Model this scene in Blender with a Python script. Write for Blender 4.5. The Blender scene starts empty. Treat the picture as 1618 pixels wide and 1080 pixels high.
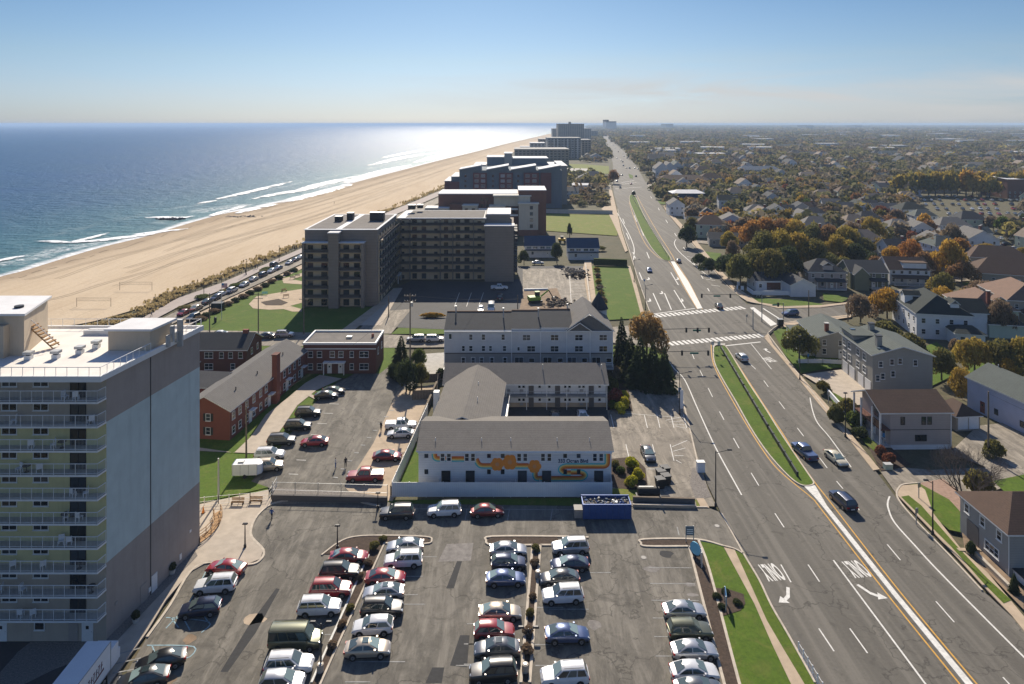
import bpy, bmesh, math, random
import numpy as np
from mathutils import Vector, Matrix
from mathutils.geometry import tessellate_polygon
R = random.Random(7)
SC = bpy.context.scene
COL = SC.collection
F, H, CX, YH = 1079.0, 55.0, 809.0, 195.0
rad = math.radians
def G(px, py, z=0.0):
    d = F*(H-z)/(py-YH)
    return Vector(((px-CX)*d/F, d, z))
def hg(pb, pt): return (pb-pt)/(pb-YH)*H

# ---------------------------------------------------------------- materials
M = {}
def nm(name):
    m = bpy.data.materials.new(name); m.use_nodes = True
    nt = m.node_tree; b = nt.nodes['Principled BSDF']
    M[name] = m
    return m, nt, b
def N(nt, t, **kw):
    n = nt.nodes.new(t)
    for k, v in kw.items(): setattr(n, k, v)
    return n
def ramp(nt, stops, fac=None, interp='LINEAR'):
    r = N(nt, 'ShaderNodeValToRGB'); e = r.color_ramp.elements; r.color_ramp.interpolation = interp
    while len(e) < len(stops): e.new(0.5)
    for i, (p, c) in enumerate(stops):
        e[i].position = p; e[i].color = tuple(c)+(1,) if len(c) == 3 else c
    if fac is not None: nt.links.new(fac, r.inputs[0])
    return r.outputs[0]
def noise(nt, vec, scale, detail=4, rough=0.6, dist=0.0):
    n = N(nt, 'ShaderNodeTexNoise'); n.inputs['Scale'].default_value = scale
    n.inputs['Detail'].default_value = detail; n.inputs['Roughness'].default_value = rough
    n.inputs['Distortion'].default_value = dist
    if vec is not None: nt.links.new(vec, n.inputs['Vector'])
    return n.outputs['Fac']
def mapping(nt, vec, sc=(1,1,1), rot=(0,0,0)):
    m = N(nt, 'ShaderNodeMapping'); m.inputs['Scale'].default_value = sc; m.inputs['Rotation'].default_value = rot
    nt.links.new(vec, m.inputs['Vector']); return m.outputs[0]
def mixc(nt, fac, a, b, mode='MIX'):
    x = N(nt, 'ShaderNodeMix', data_type='RGBA', blend_type=mode)
    for i, s in ((0, fac), (6, a), (7, b)):
        if isinstance(s, (int, float)): x.inputs[i].default_value = s
        elif isinstance(s, tuple): x.inputs[i].default_value = s+(1,) if len(s) == 3 else s
        else: nt.links.new(s, x.inputs[i])
    return x.outputs[2]
def math_(nt, op, a, b=None, clamp=False):
    n = N(nt, 'ShaderNodeMath', operation=op); n.use_clamp = clamp
    for i, s in ((0, a), (1, b)):
        if s is None: continue
        if isinstance(s, (int, float)): n.inputs[i].default_value = s
        else: nt.links.new(s, n.inputs[i])
    return n.outputs[0]
def bump(nt, b, h, strength=0.3, dist=0.1):
    n = N(nt, 'ShaderNodeBump'); n.inputs['Strength'].default_value = strength; n.inputs['Distance'].default_value = dist
    nt.links.new(h, n.inputs['Height']); nt.links.new(n.outputs[0], b.inputs['Normal'])
def sc3(c, k): return tuple(min(1, x*k) for x in c)
def pm(name, c, rough=0.8, var=0.15, scale=1.5, metal=0.0, spec=0.3, lines=0, bstr=0.0, world=False, coat=0, streak=False):
    """noise-varied surface. lines: spacing in metres of horizontal courses"""
    m, nt, b = nm(name)
    g = N(nt, 'ShaderNodeNewGeometry').outputs['Position'] if world else N(nt, 'ShaderNodeTexCoord').outputs['Object']
    f = noise(nt, g, scale, 5, 0.65)
    col = ramp(nt, [(0.3, sc3(c, 1-var)), (0.7, sc3(c, 1+var))], f)
    if streak:
        s = noise(nt, mapping(nt, g, (1.2, 1.2, 0.12)), 1.0, 3)
        col = mixc(nt, ramp(nt, [(0.5, (0,0,0)), (0.8, (.35,.35,.35))], s), col, sc3(c, 0.6))
    if lines:
        sp = N(nt, 'ShaderNodeSeparateXYZ'); nt.links.new(g, sp.inputs[0])
        fr = math_(nt, 'FRACT', math_(nt, 'MULTIPLY', sp.outputs[2], 1/lines))
        lm = math_(nt, 'LESS_THAN', fr, 0.16)
        col = mixc(nt, math_(nt, 'MULTIPLY', lm, 0.22), col, sc3(c, 0.35))
    nt.links.new(col, b.inputs['Base Color'])
    b.inputs['Roughness'].default_value = rough; b.inputs['Metallic'].default_value = metal
    b.inputs['Specular IOR Level'].default_value = spec
    if coat: b.inputs['Coat Weight'].default_value = coat; b.inputs['Coat Roughness'].default_value = 0.05
    if bstr: bump(nt, b, noise(nt, g, scale*6, 4), bstr, 0.05)
    return m

def asphalt(name, c, patch=0.3, sc=0.12, smear=False):
    m, nt, b = nm(name)
    g = N(nt, 'ShaderNodeNewGeometry').outputs['Position']
    big = noise(nt, g, sc, 6, 0.62, 0.6)
    fine = noise(nt, g, 3.0, 5, 0.7)
    a = sc3(c, 1-patch); z = sc3(c, 1+patch)
    col = ramp(nt, [(0.3, a), (0.5, c), (0.72, z)], big)
    col = mixc(nt, 0.45, col, ramp(nt, [(0.3, sc3(c, .72)), (0.72, sc3(c, 1.3))], fine))
    # oil stains and pale worn spots
    st = noise(nt, g, 0.55, 3, 0.5, 1.2)
    col = mixc(nt, ramp(nt, [(0.60, (0,0,0)), (0.72, (.6,.6,.6))], st), col, sc3(c, 0.5))
    st2 = noise(nt, mapping(nt, g, (1, 1, 1), (0, 0, 1.1)), 0.33, 5, 0.7, 1.5)
    col = mixc(nt, ramp(nt, [(0.60, (0,0,0)), (0.75, (.55,.55,.55))], st2), col, sc3(c, 1.75))
    if smear:
        s3 = noise(nt, mapping(nt, g, (.75, .11, 1), (0, 0, .12)), 1.0, 6, .72, .4)
        col = mixc(nt, ramp(nt, [(0.46, (0,0,0)), (0.66, (.75,.75,.75))], s3), col, sc3(c, 1.9))
        s4 = noise(nt, mapping(nt, g, (.3, .22, 1), (0, 0, -.5)), 1.0, 5, .7, 1.0)
        col = mixc(nt, ramp(nt, [(0.50, (0,0,0)), (0.68, (.7,.7,.7))], s4), col, sc3(c, .5))
    if name == 'road_asphalt':
        s5 = noise(nt, mapping(nt, g, (.85, .018, 1), (0, 0, -.06)), 1.0, 3, .5)
        col = mixc(nt, ramp(nt, [(0.42, (0,0,0)), (0.62, (.45,.45,.45))], s5), col, sc3(c, .62))
        col = mixc(nt, ramp(nt, [(0.34, (.4,.4,.4)), (0.48, (0,0,0))], s5), col, sc3(c, 1.5))
    # cracks
    v = N(nt, 'ShaderNodeTexVoronoi', feature='DISTANCE_TO_EDGE'); v.inputs['Scale'].default_value = 0.085
    dm = N(nt, 'ShaderNodeVectorMath', operation='ADD'); nt.links.new(g, dm.inputs[0])
    nz = N(nt, 'ShaderNodeTexNoise'); nz.inputs['Scale'].default_value = 0.4; nz.inputs['Detail'].default_value = 5; nt.links.new(g, nz.inputs['Vector'])
    sm = N(nt, 'ShaderNodeVectorMath', operation='SCALE'); sm.inputs['Scale'].default_value = 5; nt.links.new(nz.outputs['Color'], sm.inputs[0])
    nt.links.new(sm.outputs[0], dm.inputs[1]); nt.links.new(dm.outputs[0], v.inputs['Vector'])
    ck = ramp(nt, [(0.0, (.7,.7,.7)), (0.009, (0,0,0))], v.outputs['Distance'])
    col = mixc(nt, ck, col, sc3(c, 0.3))
    nt.links.new(col, b.inputs['Base Color'])
    b.inputs['Roughness'].default_value = 0.85; b.inputs['Specular IOR Level'].default_value = 0.25
    bump(nt, b, noise(nt, g, 9, 4), 0.35, 0.03)
    return m
asphalt('lot_asphalt', (0.128, 0.117, 0.098), 0.5, 0.16, True)
asphalt('road_asphalt', (0.130, 0.120, 0.102), 0.16, 0.05)
asphalt('pale_asphalt', (0.21, 0.185, 0.15), 0.2, 0.15, True)
asphalt('dark_asphalt', (0.06, 0.06, 0.062), 0.2, 0.12)  # darkest asphalt, for the yard, the courtyard and the condominium lot
pm('asphalt_patch', (0.035, 0.035, 0.036), .9, .2, 2, world=True)
pm('worn_patch', (0.2, 0.185, 0.17), .9, .3, 1.2, world=True)
pm('concrete', (0.42, 0.36, 0.29), 0.9, .14, .7, bstr=.2, world=True)
pm('pale_concrete', (0.42, 0.40, 0.36), 0.9, .16, .9, bstr=.2, world=True)
pm('tan_concrete', (0.42, 0.33, 0.235), 0.9, .16, .5, bstr=.2, world=True)
pm('boardwalk_paver', (0.36, 0.31, 0.28), 0.9, .12, .4, world=True)
pm('brick_paver', (0.30, 0.20, 0.15), 0.9, .2, 2.5, world=True)
pm('kerb_stone', (0.48, 0.42, 0.34), 0.85, .2, 1.5, world=True)
pm('kerb_yellow', (0.50, 0.36, 0.13), 0.8, .2, 1.5, world=True)
pm('mulch', (0.062, 0.042, 0.03), 0.95, .45, 3.5, bstr=.6, world=True)
pm('gravel', (0.20, 0.18, 0.16), 0.95, .45, 6, bstr=.6, world=True)
pm('sand_track', (.40,.31,.21), .95, .2, 1, world=True); pm('wrack', (.22,.17,.11), .95, .4, 2, world=True)
pm('dirt', (0.23, 0.165, 0.11), 0.95, .3, .7, bstr=.3, world=True)
pm('paint_white', (0.62, 0.61, 0.57), 0.7, .2, 2.5, world=True)
pm('paint_faded', (0.27, 0.27, 0.26), 0.8, .35, 2.0, world=True)
pm('paint_blue_faded', (0.25, 0.37, 0.42), 0.8, .35, 2.0, world=True)
pm('paint_yellow', (0.55, 0.30, 0.05), 0.7, .2, 2.5, world=True)

def grassmat(name, a, b_, dry=(0.16, 0.15, 0.04), k=0.65):
    m, nt, b = nm(name)
    g = N(nt, 'ShaderNodeNewGeometry').outputs['Position']
    f = noise(nt, g, 0.25, 6, 0.65, .5)
    col = ramp(nt, [(0.3, a), (0.7, b_)], f)
    col = mixc(nt, 0.55, col, ramp(nt, [(0.3, sc3(a, .5)), (0.75, sc3(b_, 1.4))], noise(nt, g, 2.2, 6, .85)))
    d = noise(nt, g, 0.22, 6, 0.75, 1)
    col = mixc(nt, ramp(nt, [(0.52, (0,0,0)), (0.72, (k,k,k))], d), col, dry)
    nt.links.new(col, b.inputs['Base Color']); b.inputs['Roughness'].default_value = 0.9
    b.inputs['Specular IOR Level'].default_value = 0.15
    bump(nt, b, noise(nt, g, 7, 4), 0.5, 0.08)
grassmat('lawn', (0.048, 0.094, 0.008), (0.092, 0.148, 0.013))
grassmat('lawn_browner', (0.05, 0.09, 0.008), (0.10, 0.145, 0.015), (0.17,.14,.05), k=0.65)  # nearly the lawn greens, with browner dry patches
grassmat('rough_grass', (0.11, 0.15, 0.02), (0.17, 0.19, 0.03), (0.28, 0.20, 0.10), .8)
grassmat('yard_ground', (0.055, 0.06, 0.03), (0.13, 0.115, 0.07), (0.17, 0.13, 0.09), .8)

# sand
m, nt, b = nm('sand')
g = N(nt, 'ShaderNodeNewGeometry').outputs['Position']
col = ramp(nt, [(0.25, (0.46, 0.35, 0.23)), (0.5, (0.56, 0.45, 0.315)), (0.75, (0.62, 0.51, 0.37))], noise(nt, mapping(nt, g, (1, .25, 1), (0, 0, -0.45)), 0.05, 6, .6, .5))
col = mixc(nt, 0.35, col, ramp(nt, [(0.35, (0.42, 0.32, 0.21)), (0.7, (0.62, 0.51, 0.37))], noise(nt, g, 1.2, 5, .75)))
tr = noise(nt, mapping(nt, g, (1.1, .05, 1), (0, 0, -.32)), 1.0, 4, .6, .3)
col = mixc(nt, ramp(nt, [(.52, (0,0,0)), (.64, (.35,.35,.35))], tr), col, (0.40, 0.30, 0.20))
us = N(nt, 'ShaderNodeSeparateXYZ'); nt.links.new(N(nt, 'ShaderNodeUVMap', uv_map='across').outputs[0], us.inputs[0])
wet = math_(nt, 'ADD', us.outputs[0], math_(nt, 'MULTIPLY', math_(nt, 'SUBTRACT', noise(nt, g, .06, 4, .6), .5), .12))
col = mixc(nt, ramp(nt, [(.12, (.75,.75,.75)), (.2, (.3,.3,.3)), (.34, (0,0,0))], wet), col, (0.30, 0.225, 0.15))
nt.links.new(col, b.inputs['Base Color']); b.inputs['Roughness'].default_value = 0.95; b.inputs['Specular IOR Level'].default_value = .1
bump(nt, b, noise(nt, g, 0.8, 5, .7), 0.6, 0.35)

# glass, metals, misc
def glass(name, c, rough=0.06, spec=0.6):
    m, nt, b = nm(name)
    oi = N(nt, 'ShaderNodeObjectInfo').outputs['Random']
    nt.links.new(ramp(nt, [(0, sc3(c, .5)), (.6, c), (1, sc3(c, 2.6))], oi), b.inputs['Base Color'])
    b.inputs['Roughness'].default_value = rough; b.inputs['Specular IOR Level'].default_value = spec
glass('window_glass', (0.02, 0.026, 0.032)); glass('car_glass', (0.03, 0.045, 0.045), .04, .9)
glass('pale_glass', (0.10, 0.13, 0.15)); glass('screen_glass', (0.10, 0.135, 0.13), .08, .8)  # screen_glass: sky reflection on the windscreens put into a paler base colour
pm('white_trim', (0.72, 0.72, 0.70), .5, .05, 2); pm('dark_metal', (0.035, 0.036, 0.04), .5, .1, 2, .3)
pm('grey_metal', (0.30, 0.31, 0.32), .45, .1, 2, .5); pm('galvanised', (0.42, 0.43, 0.43), .5, .12, 2, .4)
pm('weathered_wood', (0.17, 0.135, 0.10), .9, .25, 2.5); pm('wood', (0.34, 0.20, 0.09), .8, .2, 3)
pm('white_vinyl', (0.72, 0.73, 0.74), .45, .04, 1); pm('tyre', (0.014, 0.014, 0.015), .85, .1, 3)
pm('black_plastic', (0.012, 0.012, 0.013), .6, .1, 3); pm('alloy', (0.5, 0.5, 0.52), .3, .05, 3, .9)
pm('lamp_red', (0.35, 0.01, 0.01), .25, .05, 3); pm('lamp_clear', (0.62, 0.64, 0.66), .12, .05, 3, .3)
pm('rail_glass', (0.20, 0.23, 0.26), .3, .1, 1)

# ---------------------------------------------------------------- mesh builder
class MB:
    def __init__(s): s.v, s.f, s.m, s.mats = [], [], [], []
    def mi(s, mat):
        if mat not in s.mats: s.mats.append(mat)
        return s.mats.index(mat)
    def face(s, pts, mat):
        n = len(s.v); s.v += [tuple(p) for p in pts]; s.f.append(tuple(range(n, n+len(pts)))); s.m.append(s.mi(mat))
    def grid(s, vs, fs, mat):
        n = len(s.v); s.v += [tuple(p) for p in vs]; k = s.mi(mat)
        for q in fs: s.f.append(tuple(n+i for i in q)); s.m.append(k)
    def box(s, x0, x1, y0, y1, z0, z1, mat):
        s.hexa([(x0,y0,z0),(x1,y0,z0),(x1,y1,z0),(x0,y1,z0),(x0,y0,z1),(x1,y0,z1),(x1,y1,z1),(x0,y1,z1)], mat)
    def hexa(s, p, mat):
        s.grid(p, [(0,3,2,1),(4,5,6,7),(0,1,5,4),(1,2,6,5),(2,3,7,6),(3,0,4,7)], mat)
    def prism(s, poly, z0, z1, mat, top=None):
        n = len(poly); a = sum(poly[i][0]*poly[(i+1)%n][1]-poly[(i+1)%n][0]*poly[i][1] for i in range(n))
        if a < 0: poly = poly[::-1]
        b0 = [(p[0], p[1], z0) for p in poly]; t0 = [(p[0], p[1], z1) for p in poly]
        for i in range(n): j = (i+1)%n; s.face([b0[i], b0[j], t0[j], t0[i]], mat)
        tri = tessellate_polygon([[Vector(p) for p in t0]])
        for t in tri:
            q = [t0[i] for i in t]
            if (Vector(q[1])-Vector(q[0])).cross(Vector(q[2])-Vector(q[0])).z < 0: q = q[::-1]
            s.face(q, top or mat)
    def sheet(s, poly, z, mat):
        t0 = [Vector((p[0], p[1], z)) for p in poly]
        for t in tessellate_polygon([t0]):
            q = [t0[i] for i in t]
            if (q[1]-q[0]).cross(q[2]-q[0]).z < 0: q = q[::-1]
            s.face(q, mat)
    def tube(s, p0, p1, r0, r1=None, mat='dark_metal', n=8, cap=True):
        p0, p1 = Vector(p0), Vector(p1); r1 = r0 if r1 is None else r1
        d = (p1-p0); 
        if d.length < 1e-6: return
        d.normalize(); a = d.orthogonal().normalized(); b = d.cross(a)
        ring = lambda p, r: [p+(a*math.cos(t)+b*math.sin(t))*r for t in [2*math.pi*i/n for i in range(n)]]
        vs = ring(p0, r0)+ring(p1, r1)
        fs = [(i, (i+1)%n, n+(i+1)%n, n+i) for i in range(n)]
        if cap: fs += [tuple(range(n))[::-1], tuple(range(n, 2*n))]
        s.grid(vs, fs, mat)
    def ball(s, c, r, mat, seg=8, rings=5, jit=0, rnd=None):
        c = Vector(c); rx = r if isinstance(r, (tuple, list)) else (r, r, r); vs = []; fs = []
        for i in range(1, rings):
            t = math.pi*i/rings
            for k in range(seg):
                p = 2*math.pi*k/seg; j = 1+(rnd.uniform(-jit, jit) if jit else 0)
                vs.append(c+Vector((rx[0]*math.sin(t)*math.cos(p)*j, rx[1]*math.sin(t)*math.sin(p)*j, rx[2]*math.cos(t)*j)))
        vs += [c+Vector((0,0,rx[2])), c-Vector((0,0,rx[2]))]; T0, B0 = len(vs)-2, len(vs)-1
        for i in range(rings-2):
            for k in range(seg): fs.append((i*seg+k, (i+1)*seg+k, (i+1)*seg+(k+1)%seg, i*seg+(k+1)%seg))
        for k in range(seg): fs.append((T0, k, (k+1)%seg)); fs.append((B0, (rings-2)*seg+(k+1)%seg, (rings-2)*seg+k))
        s.grid(vs, fs, mat)
    def tri_roof(s, x0, x1, y0, y1, z, rise, mat, axis='x', oh=.4, t=.18, hip=0.0, soffit='white_trim'):
        """gable (hip=0) or hipped roof; ridge along axis"""
        X0, X1, Y0, Y1 = x0-oh, x1+oh, y0-oh, y1+oh
        if axis == 'x':
            ym = (Y0+Y1)/2; drop = rise*oh/((y1-y0)/2)
            z0 = z-drop; A, B = (X0+hip, ym, z+rise), (X1-hip, ym, z+rise)
        else:
            xm = (X0+X1)/2; drop = rise*oh/((x1-x0)/2)
            z0 = z-drop; A, B = (xm, Y0+hip, z+rise), (xm, Y1-hip, z+rise)
        def lay(dz): return [(X0,Y0,z0+dz),(X1,Y0,z0+dz),(X1,Y1,z0+dz),(X0,Y1,z0+dz),(A[0],A[1],A[2]+dz),(B[0],B[1],B[2]+dz)]
        if axis == 'x': fs = [(0,1,5,4),(2,3,4,5),(3,0,4),(1,2,5)]
        else: fs = [(1,2,5,4),(3,0,4,5),(0,1,4),(2,3,5)]
        up = lay(t); lo = lay(0)
        if hip <= 0: fs2 = fs[:2]
        else: fs2 = fs
        for q in fs2: s.face([up[i] for i in q], mat); s.face([lo[i] for i in q][::-1], soffit)
        for i, j in ((0,1),(1,2),(2,3),(3,0)):
            if hip <= 0:
                if axis == 'x' and (i, j) in ((1,2),(3,0)):
                    k = 5 if i == 1 else 4
                    for a, b in ((i, k), (k, j)): s.face([lo[a], lo[b], up[b], up[a]], soffit)
                    continue
                if axis == 'y' and (i, j) in ((0,1),(2,3)):
                    k = 4 if i == 0 else 5
                    for a, b in ((i, k), (k, j)): s.face([lo[a], lo[b], up[b], up[a]], soffit)
                    continue
            s.face([lo[i], lo[j], up[j], up[i]], soffit)
    def walls(s, x0, x1, y0, y1, z0, z1, mat, rise=0, axis='x'):
        s.box(x0, x1, y0, y1, z0, z1, mat)
        if rise:
            e = 0.004
            if axis == 'x':
                ym = (y0+y1)/2
                s.face([(x0,y1,z1),(x0,y0,z1),(x0,ym,z1+rise)], mat); s.face([(x1,y0,z1),(x1,y1,z1),(x1,ym,z1+rise)], mat)
            else:
                xm = (x0+x1)/2
                s.face([(x0,y0,z1),(x1,y0,z1),(xm,y0,z1+rise)], mat); s.face([(x1,y1,z1),(x0,y1,z1),(xm,y1,z1+rise)], mat)
    def mesh(s, name, smooth=False):
        me = bpy.data.meshes.new(name); me.from_pydata(s.v, [], s.f)
        for mt in s.mats: me.materials.append(M[mt])
        me.polygons.foreach_set('material_index', s.m)
        if smooth:
            bm = bmesh.new(); bm.from_mesh(me); bmesh.ops.remove_doubles(bm, verts=bm.verts, dist=1e-4)
            bm.to_mesh(me); bm.free()
            me.polygons.foreach_set('use_smooth', [True]*len(me.polygons))
            try: me.set_sharp_from_angle(angle=rad(smooth if smooth is not True else 40))
            except Exception: pass
        me.update(); return me
    def build(s, name, parent=None, smooth=False, **props):
        o = bpy.data.objects.new(name, s.mesh(name, smooth)); COL.objects.link(o)
        if parent is not None: o.parent = parent
        for k, v in props.items(): o[k] = v
        return o
def tag(o, label, cat, group=None):
    o['label'] = label; o['category'] = cat
    if group: o['group'] = group
    return o
def thing(name, label, cat, loc=(0,0,0), rz=0.0, group=None):
    o = bpy.data.objects.new(name, None); COL.objects.link(o); o.empty_display_size = .5
    o.location = loc; o.rotation_euler = (0, 0, rz)
    return tag(o, label, cat, group)
def inst(name, me, parent=None, loc=(0,0,0), rz=0.0, scale=(1,1,1)):
    o = bpy.data.objects.new(name, me); COL.objects.link(o); o.location = loc; o.rotation_euler = (0,0,rz); o.scale = scale
    if parent is not None: o.parent = parent
    return o
KIDS = {}
def copy_tree(o, parent=None):
    c = o.copy(); COL.objects.link(c)
    if parent is not None: c.parent = parent
    for ch in o.children: copy_tree(ch, c)
    return c
def recolour(o, slots):
    """slots: {material name: material name} put on the object's own slots"""
    for ob in [o]+list(o.children_recursive):
        if ob.type != 'MESH': continue
        for i, s in enumerate(ob.material_slots):
            if s.material and s.material.name in slots:
                mt = M[slots[s.material.name]]; s.link = 'OBJECT'; s.material = mt
def P(pts, z=0.0): return [(lambda g: (g.x, g.y))(G(x, y, z)) for x, y in pts]
def struct(name, polys, z, mat, thick=0, kind='structure'):
    b = MB()
    for p in polys:
        q = P(p)
        if thick: b.prism(q, z-thick, z, mat)
        else: b.sheet(q, z, mat)
    o = b.build(name); o['kind'] = kind
    return o
def strip(b, pts, w, z, mat, h=0):
    """ribbon along world points (2d); h>0 gives a kerb-like solid"""
    pts = [Vector(p) for p in pts]
    L, Rr = [], []
    for i, p in enumerate(pts):
        a = pts[max(0, i-1)]; c = pts[min(len(pts)-1, i+1)]; d = (c-a).normalized(); n = Vector((-d.y, d.x))
        L.append(p+n*w/2); Rr.append(p-n*w/2)
    for i in range(len(pts)-1):
        q = [Rr[i], Rr[i+1], L[i+1], L[i]]
        b.face([(v.x, v.y, z) for v in q], mat)
        if h:
            for a, c in ((Rr[i], Rr[i+1]), (L[i+1], L[i])):
                b.face([(a.x, a.y, z-h), (c.x, c.y, z-h), (c.x, c.y, z), (a.x, a.y, z)], mat)
    if h:
        for a, c in ((L[0], Rr[0]), (Rr[-1], L[-1])):
            b.face([(a.x, a.y, z-h), (c.x, c.y, z-h), (c.x, c.y, z), (a.x, a.y, z)], mat)
def kerb(pts, mat='kerb_stone', w=.22, h=.16, name='kerb'):
    b = MB(); strip(b, P(smoothpts(pts)), w, h, mat, h+.05); o = b.build(name); o['kind'] = 'structure'; return o
def smoothpts(pts, n=4):
    if len(pts) < 3: return pts
    out = []
    for i in range(len(pts)-1):
        p0 = pts[max(0, i-1)]; p1 = pts[i]; p2 = pts[i+1]; p3 = pts[min(len(pts)-1, i+2)]
        for k in range(n):
            t = k/n
            out.append(tuple(0.5*((2*p1[a])+(-p0[a]+p2[a])*t+(2*p0[a]-5*p1[a]+4*p2[a]-p3[a])*t*t+(-p0[a]+3*p1[a]-3*p2[a]+p3[a])*t**3) for a in (0, 1)))
    out.append(pts[-1]); return out
# ---------------------------------------------------------------- camera, sun, sky, air
cam = bpy.data.cameras.new('camera'); co = bpy.data.objects.new('camera', cam); COL.objects.link(co)
co.location = (0, 0, H); co.rotation_euler = (rad(90), 0, 0); cam.lens = 24.0; cam.sensor_width = 36.0
cam.shift_y = -345/1618; cam.clip_end = 300000; cam.clip_start = 1; SC.camera = co
SUN_EL, SUN_AZ = 35.0, -4.0     # azimuth measured from +Y towards +X
sd = Vector((math.sin(rad(SUN_AZ))*math.cos(rad(SUN_EL)), math.cos(rad(SUN_AZ))*math.cos(rad(SUN_EL)), math.sin(rad(SUN_EL))))
ld = bpy.data.lights.new('sun', 'SUN'); lo = bpy.data.objects.new('sun', ld); COL.objects.link(lo)
lo.rotation_euler = sd.to_track_quat('Z', 'Y').to_euler(); lo.location = (0, 0, 120)
ld.energy = 4.8; ld.angle = rad(0.53); ld.color = (1.0, 0.89, 0.73)
w = bpy.data.worlds.new('World'); SC.world = w; w.use_nodes = True; nt = w.node_tree
bg = nt.nodes['Background']; sky = N(nt, 'ShaderNodeTexSky', sky_type='NISHITA'); sky.sun_disc = False
sky.sun_elevation = rad(SUN_EL); sky.sun_rotation = rad(SUN_AZ); sky.air_density = 1.0; sky.dust_density = 0.6; sky.ozone_density = 2.5; sky.altitude = 50
tc = N(nt, 'ShaderNodeTexCoord').outputs['Generated']
sp = N(nt, 'ShaderNodeSeparateXYZ'); nt.links.new(tc, sp.inputs[0])
# deepen the blue away from the horizon, and thin cirrus low over the land
tint = ramp(nt, [(0.0, (.35, .445, .68)), (0.035, (.36, .45, .65)), (0.09, (.36, .44, .55)), (0.18, (.30, .40, .50)), (0.34, (.50, .57, .72)), (1.0, (.50, .59, .77))], sp.outputs[2])
c = mixc(nt, 1.0, sky.outputs[0], tint, 'MULTIPLY')
cl = noise(nt, mapping(nt, tc, (1.0, 1.0, 9.0), (0, rad(-3), 0)), 2.6, 7, .62, .8)
elev = ramp(nt, [(0.0, (.55,.55,.55)), (0.045, (1,1,1)), (0.075, (.25,.25,.25)), (0.11, (.04,.04,.04)), (.2, (.0,.0,.0))], sp.outputs[2])
side = ramp(nt, [(0.40, (.25,.25,.25)), (0.58, (1,1,1))], math_(nt, 'ADD', math_(nt, 'MULTIPLY', sp.outputs[0], .5), .5))
cm = math_(nt, 'MULTIPLY', math_(nt, 'MULTIPLY', ramp(nt, [(0.30, (0,0,0)), (0.60, (.9,.9,.9))], cl), elev), side)
c = mixc(nt, cm, c, (4.3, 4.25, 4.2))
nt.links.new(c, bg.inputs[0]); bg.inputs[1].default_value = 0.10
vs = SC.view_settings; vs.view_transform = 'Standard'; vs.look = 'None'; vs.exposure = 0.56; vs.gamma = 1.0
SC.cycles.max_bounces = 6; SC.cycles.volume_bounces = 1; SC.cycles.sample_clamp_indirect = 4; SC.cycles.sample_clamp_direct = 12
b = MB(); b.box(-30000, 30000, -300, 60000, -6, 62, 'concrete')
HZ = b.build('haze'); HZ['kind'] = 'stuff'
m = bpy.data.materials.new('haze'); m.use_nodes = True; nt = m.node_tree; nt.nodes.clear()
out = N(nt, 'ShaderNodeOutputMaterial'); pv = N(nt, 'ShaderNodeVolumePrincipled')
pv.inputs['Color'].default_value = (0.58, 0.76, 1.0, 1); pv.inputs['Density'].default_value = 0.00012; pv.inputs['Anisotropy'].default_value = 0.0
nt.links.new(pv.outputs[0], out.inputs['Volume']); HZ.data.materials.clear(); HZ.data.materials.append(m)

# ---------------------------------------------------------------- ground, sea, beach
b = MB(); b.face([(-60000, -400, -.35), (60000, -400, -.35), (60000, 59000, -.35), (-60000, 59000, -.35)], 'yard_ground')
b.build('ground')['kind'] = 'structure'
SHORE = [(-420, 560), (-200, 505), (0, 441), (60, 424), (120, 405), (180, 387), (245, 371), (290, 357), (340, 342), (372, 334), (420, 325), (470, 313), (530, 297), (600, 278), (650, 265), (700, 252), (750, 240), (800, 227), (830, 220), (852, 215), (868, 211), (885, 207), (905, 202.5), (925, 199.3), (940, 197.6), (950, 196.4)]
sh = [G(x, y) for x, y in smoothpts(SHORE, 8)]
sh = [Vector((p.x, p.y)) for p in sh]
# sea mesh: strips parallel to the shore; uv.y = metres offshore
offs = [0, 3, 7, 12, 18, 26, 36, 50, 70, 100, 150, 240, 400, 800, 2000, 6000, 20000, 58000]
vs_, fs_, uv_ = [], [], []
L = [0]
for i in range(1, len(sh)): L.append(L[-1]+(sh[i]-sh[i-1]).length)
for j, o_ in enumerate(offs):
    for i, p in enumerate(sh):
        a = sh[max(0, i-1)]; c_ = sh[min(len(sh)-1, i+1)]; d = (c_-a).normalized(); n = Vector((-d.y, d.x))
        if o_ > 40: n = n.lerp(Vector((-1, 0)), min(1, (o_-40)/200))
        q = p+n*o_; vs_.append((q.x, min(q.y, 58500), -.22)); uv_.append((L[i], o_))
n = len(sh)
for j in range(len(offs)-1):
    for i in range(n-1): fs_.append((j*n+i, j*n+i+1, (j+1)*n+i+1, (j+1)*n+i))
me = bpy.data.meshes.new('sea')
me.from_pydata(vs_, [], [q[::-1] if False else q for q in fs_]); uvl = me.uv_layers.new(name='shore')
for lp in me.loops: uvl.data[lp.index].uv = uv_[lp.vertex_index]
sea = bpy.data.objects.new('sea', me); COL.objects.link(sea); sea['kind'] = 'structure'
m, nt, b = nm('sea_water'); me.materials.append(m)
g = N(nt, 'ShaderNodeNewGeometry').outputs['Position']
uv = N(nt, 'ShaderNodeUVMap', uv_map='shore').outputs[0]
su = N(nt, 'ShaderNodeSeparateXYZ'); nt.links.new(uv, su.inputs[0])
D = su.outputs[1]
base = ramp(nt, [(0.0, (0.09, 0.21, 0.22)), (0.15, (0.03, 0.13, 0.165)), (0.5, (0.006, 0.072, 0.15)), (1.0, (0.002, 0.058, 0.165))], math_(nt, 'MULTIPLY', D, 1/260))
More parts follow.
